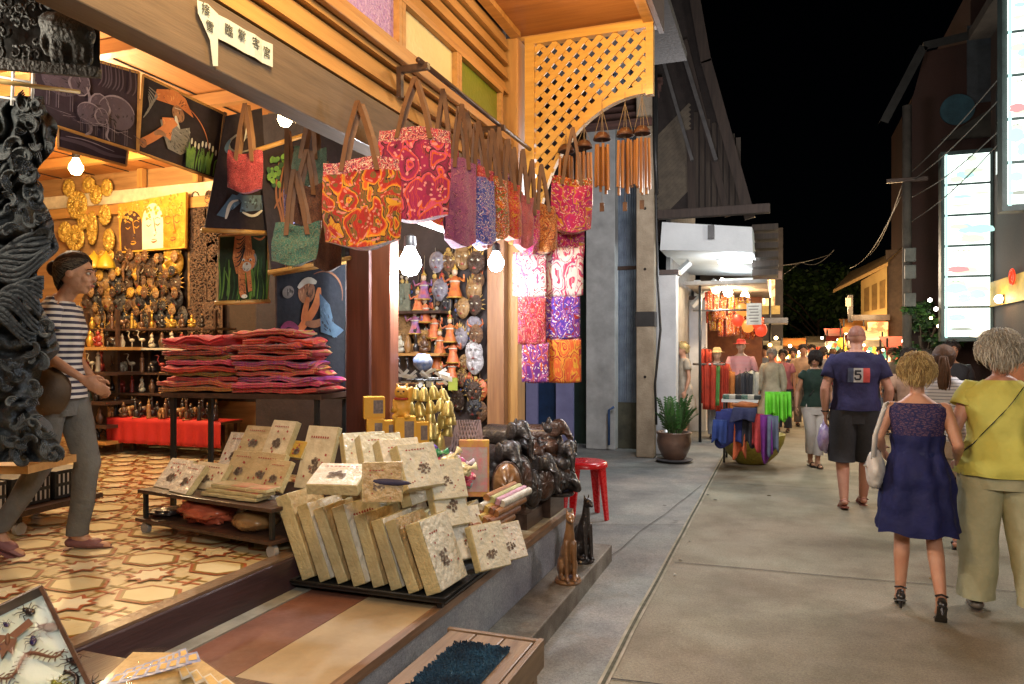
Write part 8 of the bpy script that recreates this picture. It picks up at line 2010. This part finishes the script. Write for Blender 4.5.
h.shell('lace_yoke', lace, 1.215, 1.452, .013, folds=.001, drop=lambda ca, sa: .004+(.03 if sa > 0 else .004), uv=(5,3))
MB().grid(lambda u, v: (lambda a, w, d, y: Vector((w*math.copysign(abs(math.cos(a))**.88, math.cos(a)), y+d*math.sin(a), 1.085+.03*v))*h.k)(2*math.pi*u, *[x+.018 if i < 2 else x for i, x in enumerate(h.torso(1.10))]), 36, 2).build('waistband', mat('navy satin band', (.012,.02,.10), .4), h.t, smooth=True)
h.hair(H_BL, 'short', 4200, 4, vol=1.5)
for S in 'LR': shoe(h, S, SHB, 'heel', 'heeled_sandal')
MW = Matrix.Translation((g_.x,g_.y,0)) @ Matrix.Rotation(R(-6),4,'Z')
k = h.k; BGW = mat('white leather bag', (.66,.64,.60), .5, (.5,.47,.44), sc=8, bump=.4, bsc=20)
t = thing('handbag', 'slouchy white handbag slung from the blue dressed woman', 'bag', MW @ Vector((-.255*k/.886*.9,-.03,.97*k)), R(-6))
MB().ball((0,0,0), (.055,.135,.12), 24, 0, 16, .14, 2.5, 3).build('pouch', BGW, t, smooth=True)
sp = [Vector((0,.09,.08)),Vector((.02,.07,.22)),Vector((.075,.02,.405)),Vector((.06,-.03,.42)),Vector((.0,-.07,.22)),Vector((-.01,-.09,.08))]
MB().ribbon(sp, .035, 0, side=(.7,.6,.2)).build('shoulder_strap', BGW, t, smooth=True, solid=.008)
mb = MB(); mb.tube([(-.052,-.10,.03),(-.062,0,.02),(-.052,.10,.03)], .005, 6); mb.build('zip', mat('bag zip', (.35,.3,.22), .4), t, smooth=True)

# --- woman with white curly hair in yellow
g_ = ground(1001,613)
h = Human('person', 'stout woman with curly white hair, yellow top and khaki trousers', (g_.x,g_.y,0), R(-4), 1.68, SK_P, True,
  dict(hipL=(-.10,0,.90), kneeL=(-.12,.02,.50), ankL=(-.13,.02,.085), hipR=(.10,0,.90), kneeR=(.14,-.01,.50), ankR=(.17,-.16,.11), toeR=-.3, elL=(-.265,-.05,1.15), wrL=(-.22,.12,1.00), elR=(.265,-.03,1.15), wrR=(.27,.10,.95), head=(0,.035,1.625)), stout=1.24, voxel=.0085).body()
YT = mat('pale yellow jersey', (.64,.62,.15), .85, (.52,.50,.10), sc=3, bump=.9, bsc=7)
h.shell('yellow_top', YT, .88, 1.487, .022, n=56, folds=.007, nf=5, flare=.02, zflare=1.1, drop=lambda ca, sa: .01)
for S in 'LR': h.sleeve(S, YT, .40, .066, .070)
h.legs(mat('khaki linen', (.46,.45,.29), .85, (.36,.35,.21), sc=6, bump=.9, bsc=8), 1.0, (.120,.098,.092), 'trousers', 1.0)
h.hair(H_WH, 'short', 4500, 6, vol=2.0)
for S in 'LR': shoe(h, S, mat('pewter shoe', (.28,.24,.2), .35, metal=.3), 'flat', 'shoe')
fnY = h.fn
pts = []
for i in range(17):                                 # strap from right shoulder to left hip across the back
    t = i/16; z = 1.44-.42*t; x = .10-.31*t
    v = (z-.88)/(1.487-.88); best = min((fnY(.5+.5*j/80, v) for j in range(81)), key=lambda p: abs(p.x/h.k-x)); pts.append(Vector((x*h.k, best.y-.008, z*h.k)))
MB().ribbon(pts, .026, 0, side=(.55,0,.83)).build('bag_strap', SHB, h.t, smooth=True, solid=.004)
MB().tube([Vector((.060*math.cos(a),.0+.058*math.sin(a),1.475))*h.k for a in [j*.4488 for j in range(15)]], .007, 6).build('necklace', mat('white beads', (.7,.68,.6), .3), h.t, smooth=True)

# --- woman in the dark green top, coming towards us
g_ = ground(815,467)
h = Human('person', 'woman with dark bob, green top and white cropped trousers, walking towards us', (g_.x,g_.y,0), R(195), 1.58, SK_A, True,
  dict(hipL=(-.085,0,.90), kneeL=(-.06,.05,.49), ankL=(-.03,.02,.085), hipR=(.085,0,.90), kneeR=(.07,.03,.50), ankR=(.04,-.10,.10), elL=(-.235,-.03,1.14), wrL=(-.26,.04,.92), elR=(.245,-.05,1.14), wrR=(.28,.02,.92), headyaw=-.45, tilt=-.18), stout=1.12, voxel=.009).body(face=True)
GT = mat('bottle green jersey', (.006,.030,.018), .8, (.004,.018,.012), sc=6)
h.shell('green_top', GT, .92, 1.487, .018, folds=.006, nf=5); 
for S in 'LR': h.sleeve(S, GT, .25, .064, .062)
h.legs(mat('white cotton', (.52,.50,.48), .85, (.42,.40,.38), sc=6), .80, (.098,.074,.064), 'cropped_trousers', .98)
h.hair(H_DK, 'bob', 700, 9, vol=1.3)
for S in 'LR': shoe(h, S, SHB, 'sandal', 'sandal')
pts = [Vector((-.12+.24*i/12, .135-.03*abs(i-6)/6, 1.44-.36*i/12))*h.k for i in range(13)]; MB().tube([p+Vector((0,.012,0)) for p in pts], .006, 6).build('bag_strap', BLACKM, h.t, smooth=True)

# --- woman in the white striped tee with ponytail
g_ = ground(944,549); STW = stripes('thin grey stripes', (.62,.63,.68), (.26,.28,.34), 38, .72)
h = Human('person', 'woman with dark ponytail and white striped t-shirt walking between the blonde and white haired women', (g_.x,g_.y,0), R(-14), 1.63, SK_F, True, dict(ankL=(-.08,-.1,.10), kneeR=(.09,.06,.49), ankR=(.09,.08,.085), elL=(-.22,-.04,1.15), elR=(.23,-.04,1.15)), voxel=.010).body(hands=True)
h.shell('striped_tshirt', STW, .95, 1.487, .022, folds=.006, nf=5)
for S in 'LR': h.sleeve(S, STW, .55, .068, .068)
h.legs(mat('beige shorts', (.45,.36,.28), .8), .42, (.112,.108,.10), 'shorts', 1.0)
h.hair(H_BR, 'pony', 600, 12, vol=1.0)
for S in 'LR': shoe(h, S, SHB, 'sandal', 'sandal')

# --- shop assistant in the navy striped shirt, inside, seen from the side
FACE = R(19.9)-R(90)+R(6)
pf = P(61,556,3.60); 
STN = stripes('navy white stripes', (.02,.02,.045), (.52,.50,.46), 35, .5)
h = Human('person', 'young woman with tied dark hair, navy striped shirt and grey jeans, walking through the shop', (pf.x,pf.y,TZ+.003), FACE, 1.47, SK_A, True,
  dict(hipL=(-.07,.02,.90), kneeL=(-.08,.11,.51), ankL=(-.09,.05,.085), hipR=(.08,-.02,.90), kneeR=(.07,-.08,.51), ankR=(.06,-.31,.15), toeR=-.45, shR=(.15,.02,1.40), elR=(.19,.0,1.15), wrR=(.17,.19,1.02), shL=(-.15,0,1.40), elL=(-.18,-.02,1.16), wrL=(-.14,.12,1.0), head=(0,.085,1.615), tilt=-.12), stout=.84, voxel=.0062).body(face=True)
h.shell('striped_shirt', STN, .90, 1.487, .020, n=52, folds=.006, nf=5, flare=.02, zflare=1.1, drop=lambda ca, sa: .03 if sa > 0 else .0)
for S in 'LR': h.sleeve(S, STN, .42, .062, .062)
h.legs(mat('grey jeans', (.13,.13,.12), .85, (.085,.085,.08), sc=8, bump=.3), 1.0, (.108,.078,.066), 'jeans', .98)
h.hair(mat('hair near black', (.018,.012,.010), .6, (.008,.006,.005), sc=30, bump=.3, spec=.2), 'bun', 2200, 14, vol=1.5)
for S in 'LR': shoe(h, S, mat('pink canvas shoe', (.22,.09,.09), .6), 'flat', 'shoe')
pp = Matrix.Translation((pf.x,pf.y,TZ)) @ Matrix.Rotation(FACE,4,'Z') @ Vector((.16,.02,.80))
o = MB().ball((0,0,0), (.05,.10,.11), 18, 0, 12, .15).build('hip_bag', mat('brown hip bag', (.09,.06,.035), .6), smooth=True); o.location = pp; o.rotation_euler = (0,0,FACE); tag(o, 'brown hip bag worn by the shop woman', 'bag')

# --- people further off
def simple(label, px, py_top, d, H, top_c, leg_c, hm_, style, fem=True, yaw=0, sk=SK_F, face=False, name='person', cat='person', skirt=False, stout=1.0, group=None, long=False, base=None):
    q = P(px, 350, d); z = 0 if base is None else base
    h = Human(name, label, (q.x,q.y,z), yaw, H, sk, fem, dict(kneeL=(-.09,.05,.49), ankR=(.10,-.08,.09)), group, cat, stout, voxel=.014).body(face=face, hands=True)
    m = top_c if not isinstance(top_c, tuple) else mat('top %.2f %.2f %.2f' % top_c, top_c, .8)
    h.shell('top', m, .92 if not skirt else .45, 1.48, .022, folds=.007, nf=5, flare=.10 if skirt else .01, zflare=1.0)
    for S in 'LR': h.sleeve(S, m, .5, .068, .066, full=long)
    if not skirt: h.legs(mat('leg %.2f %.2f %.2f' % leg_c, leg_c, .85), .98, (.11,.088,.08), 'trousers', .98)
    if hm_: h.hair(hm_, style, 130, int(px), vol=1.2)
    for S in 'LR': shoe(h, S, SHB, 'flat', 'shoe')
    return h
simple('dark haired man in black seen between the striped and white haired women', 951, 0, 9.2, 1.70, (.02,.02,.025), (.03,.03,.04), H_DK, 'short', False, R(190), SK_A, True)
simple('woman in sleeveless tan top with dark hair beyond the blonde woman', 909, 0, 8.2, 1.60, (.42,.26,.17), (.3,.2,.15), H_DK, 'short', True, R(10), SK_T)
simple('woman with fair hair and long cream dress beside the clothes stall', 772, 0, 13.6, 1.62, (.50,.46,.34), (.5,.45,.35), H_GR, 'bob', True, R(165), SK_F, True, skirt=True, long=True)
simple('person in peach top walking behind the cream dressed woman', 803, 0, 15.5, 1.70, (.60,.36,.2), (.2,.15,.12), H_DK, 'short', False, R(185), SK_T)
simple('person in dark clothes next to the peach top', 793, 0, 16.5, 1.64, (.05,.04,.05), (.04,.04,.05), H_DK, 'bob', True, R(180), SK_T)
simple('person in white top far down the street', 786, 0, 18.5, 1.66, (.55,.5,.42), (.06,.06,.08), H_BR, 'short', False, R(170), SK_T)
simple('person in grey top behind the woman in green', 823, 0, 17, 1.65, (.18,.17,.18), (.05,.05,.06), H_DK, 'short', False, R(10), SK_T)
simple('person in brown top between the green top and navy shirt', 833, 0, 19, 1.62, (.25,.12,.07), (.05,.05,.06), H_BR, 'bob', True, R(5), SK_T)
simple('person in orange top far behind the bald man', 866, 0, 21, 1.68, (.5,.2,.06), (.05,.05,.06), H_DK, 'short', False, R(180), SK_T)
simple('person in beige top right of the bald man, far off', 893, 0, 14, 1.62, (.4,.33,.25), (.05,.05,.06), H_BR, 'short', True, R(185), SK_T)
for lb, px, d, H_, tc_, yw, st_ in (('woman in rose top beyond the lime cloth',783,14.5,1.60,(.5,.16,.18),175,'bob'),('man in pale blue shirt far between the stalls',812,20,1.72,(.3,.36,.45),185,'short'),('person in maroon top left of the bald man',841,16,1.60,(.25,.04,.05),5,'bob'),('person in ochre top right of the bald man',880,17,1.66,(.5,.36,.12),180,'short'),
  ('tall person in white far behind the woman in green',806,24,1.78,(.6,.58,.55),180,'short'),('person in dark red by the tall shrub',927,11.5,1.60,(.28,.05,.04),200,'bob'),('person in grey near the canopy stall back',764,17,1.68,(.25,.25,.27),170,'short'),('person in yellow far down the lane',849,26,1.7,(.6,.45,.1),0,'short'),('person in teal far down the lane',797,27,1.7,(.08,.3,.3),0,'short')):
    simple(lb, px, 0, d, H_, tc_, (.06,.06,.08), H_DK, st_, st_ == 'bob', R(yw), SK_T)
# mannequins
PKS = stripes('pink gingham', (.58,.22,.25), (.50,.33,.33), 40, .5)
def dummy(label, px, d, H, m, hat=None, base=.0, hair_=None):
    q = P(px, 350, d); h = Human('mannequin', label, (q.x,q.y,base), R(185), H, mat('mannequin skin', (.50,.32,.22), .4), False, dict(elL=(-.26,.0,1.14), elR=(.26,.0,1.14)), None, 'mannequin', .96, .014).body(hands=True)
    h.shell('shirt', m, .92, 1.46, .02, folds=.006, nf=5)
    for S in 'LR': h.sleeve(S, m, 1.0, .068, .064, full=True)
    h.legs(mat('mannequin trousers', (.16,.18,.20), .8, (.3,.3,.32), sc=9), .98, (.105,.085,.08), 'trousers', .98)
    for S in 'LR': shoe(h, S, SHB, 'flat', 'shoe')
    if hat:
        MB().mx(h.MH).lathe([(.15,.05),(.14,.056),(.085,.06),(.08,.11),(.06,.145),(.0,.15)], n=22, cap=False).build('hat', hat, h.t, smooth=True)
    return h
dummy('shop mannequin in a pink checked shirt and red hat at the clothes stall', 741, 14.0, 1.78, PKS, mat('red hat', (.5,.03,.03), .7))
dummy('shop mannequin in an orange shirt and straw hat left of the pink one', 717, 13.4, 1.62, mat('orange shirt', (.60,.13,.03), .8), mat('straw hat', (.5,.36,.16), .8))
h = simple('curly fair haired mannequin in a cream dress between the white pillars', 683, 0, 13.2, 1.72, (.5,.42,.33), (.4,.35,.3), H_BL, 'short', True, R(120), SK_F, True, 'mannequin', 'mannequin', True)
# ================================================================ visible lamps, then added lights without fixtures
def bulb(name, label, q, c, s, w, r=.035, cord=.25, cat='light bulb', glow=None):
    t = thing(name, label, cat, q)
    MB().lathe([(.0,-r*1.25),(r*.6,-r*1.05),(r,-r*.3),(r*.95,r*.2),(r*.5,r*1.0),(r*.42,r*1.3)], n=16, cap=False).build('glass_bulb', emit(name+' glow', c, s), t, smooth=True)
    MB().lathe([(r*.5,r*1.3),(r*.55,r*1.5),(r*.5,r*2.2),(r*.2,r*2.4)], n=12).build('socket', BLACKM, t, smooth='auto')
    MB().tube([(0,0,r*2.4),(.01,0,cord)], .004, 5).build('cord', BLACKM, t)
    l = lamp(name+' light', Vector(q)+Vector((0,-.0,-r*1.6)), w, c, .04); return t
bulb('warm_bulb', 'glaring warm bulb over the gilt ornaments at the left', P(76,167,6.6), (1,.60,.22), 45, 150, .06, .5)
bulb('hanging_bulb', 'bare warm bulb glowing beneath the grey fascia', P(285,118,3.55), (1,.66,.26), 70, 14, .035, .2)
bulb('bright_bulb', 'dazzling white bulb in the bay under the paisley bags', P(410,262,4.15), (.90,.95,1), 60, 46, .065, .15)
bulb('corner_bulb', 'white bulb shining beside the teak corner post', P(496,262,4.6), (.95,.96,1), 45, 13, .05, .15)
a, b = P(404,216,3.85), P(474,241,4.6)
t = thing('tube_light', 'long white fluorescent tube running under the magenta bag', 'light', (a+b)/2)
MB().tube([a,b], .014, 10).build('tube', emit('tube glow', (.92,.96,1), 14), t, world=True, smooth='auto'); MB().tube([a+Vector((0,0,.035)),b+Vector((0,0,.035))], .02, 4).build('housing', WHITEP, t, world=True)
for f in (.2,.5,.8): lamp('tube light glow', a.lerp(b,f)+Vector((0,0,-.05)), 7, (.92,.96,1), .04)
# added lights under the eave, no fixtures: one above the frame, one further along
lamp('eave fill light', Vector((-1.05,1.7,3.45)), 150, (1,.64,.26), .25)
lamp('eave fill light', Vector((-.95,4.15,3.55)), 30, (1,.60,.22), .08)
# fill lights added in the room, no fixtures
lamp('room fill light', Vector((-4.4,3.4,3.0)), 90, (1,.82,.56), .15)
lamp('room fill light', Vector((-5.4,4.6,2.8)), 115, (1,.78,.46), .15)
lamp('room fill light', Vector((-3.0,1.6,2.7)), 48, (1,.86,.66), .15)
# canopy tubes
for (px, py, Y) in ((735,262,12.0),(737,281,14.2)): lamp('canopy tube light', PY(px,py,Y)+Vector((0,0,-.08)), 60, (.86,.94,1), .12)
lamp('stall bulb light', PY(722,288,13.8), 170, (1,.70,.38), .08); lamp('stall bulb light', PY(745,300,14.6), 100, (1,.62,.30), .08); lamp('stall bulb light', PY(706,300,12.6), 16, (1,.85,.65), .08)
for i, (px, py, Y) in enumerate(((722,285,13.6),(728,292,13.9),(716,289,13.9),(745,296,14.6))):
    o = MB().lathe([(.0,-.09),(.06,-.07),(.085,0),(.05,.07),(.02,.12)], n=12, cap=False).build('stall_bulb', FBM[1] if i < 2 else FBM[0], smooth=True); o.location = PY(px,py,Y); tag(o, 'glaring bulb under the clothes stall roof', 'bulb', 'bulbs of the clothes stall')
# glow of the signboards onto the street and crowd
lamp('signboard glow', PY(940,300,11.6), 60, (.85,1,.85), .4); lamp('signboard glow', PY(985,120,8.6), 50, (.85,1,.88), .4)
# fill lights added along the lane, standing in for unseen shops
lamp('street fill light', (1.6,-1.6,3.3), 560, (1,.90,.80), .5)
lamp('street fill light', (-.3,-.8,3.2), 60, (1,.80,.66), .3)
lamp('street fill light', (2.6,7.0,3.3), 260, (1,.90,.84), .4)
lamp('street fill light', (-.9,8.2,3.4), 260, (.95,.92,.95), .4)
lamp('street fill light', (.8,16.8,3.2), 320, (1,.76,.52), .3)
lamp('street fill light', (2.2,18.8,2.6), 120, (1,.66,.32), .2)
lamp('street fill light', (1.0,25,3.0), 300, (1,.62,.3), .3)
lamp('yellow house light', PY(852,300,19.8), 45, (1,.7,.3), .2)

w = bpy.data.worlds.new('World'); scene.world = w; w.use_nodes = True; nt = w.node_tree
sky = nt.nodes.new('ShaderNodeTexSky'); sky.sky_type = 'NISHITA'; sky.sun_disc = False; sky.sun_elevation = R(35); sky.sun_rotation = R(200)
nt.links.new(sky.outputs[0], nt.nodes['Background'].inputs[0]); nt.nodes['Background'].inputs[1].default_value = 0.0001
sl = bpy.data.lights.new('moonlight', 'SUN'); sl.energy = .03; sl.angle = R(20); sl.color = (.8,.85,1); so = bpy.data.objects.new('moonlight', sl); COL.objects.link(so); so.rotation_euler = (R(40),0,R(20))  # weak wide sun added as general soft fill, no moon in view

cam = bpy.data.cameras.new('camera'); co = bpy.data.objects.new('camera', cam); COL.objects.link(co); scene.camera = co
cam.sensor_width = 36; cam.lens = F/1024*36; cam.shift_y = 8/1024; cam.clip_end = 400; cam.clip_start = .05
co.location = (0,0,CZ); co.rotation_euler = (R(90),0,R(19.9))
scene.view_settings.view_transform = 'Standard'; scene.view_settings.look = 'None'; scene.view_settings.exposure = 0
scene.render.engine = 'CYCLES'
try: scene.cycles.use_denoising = True; scene.cycles.max_bounces = 6; scene.cycles.sample_clamp_indirect = 4
except Exception: pass
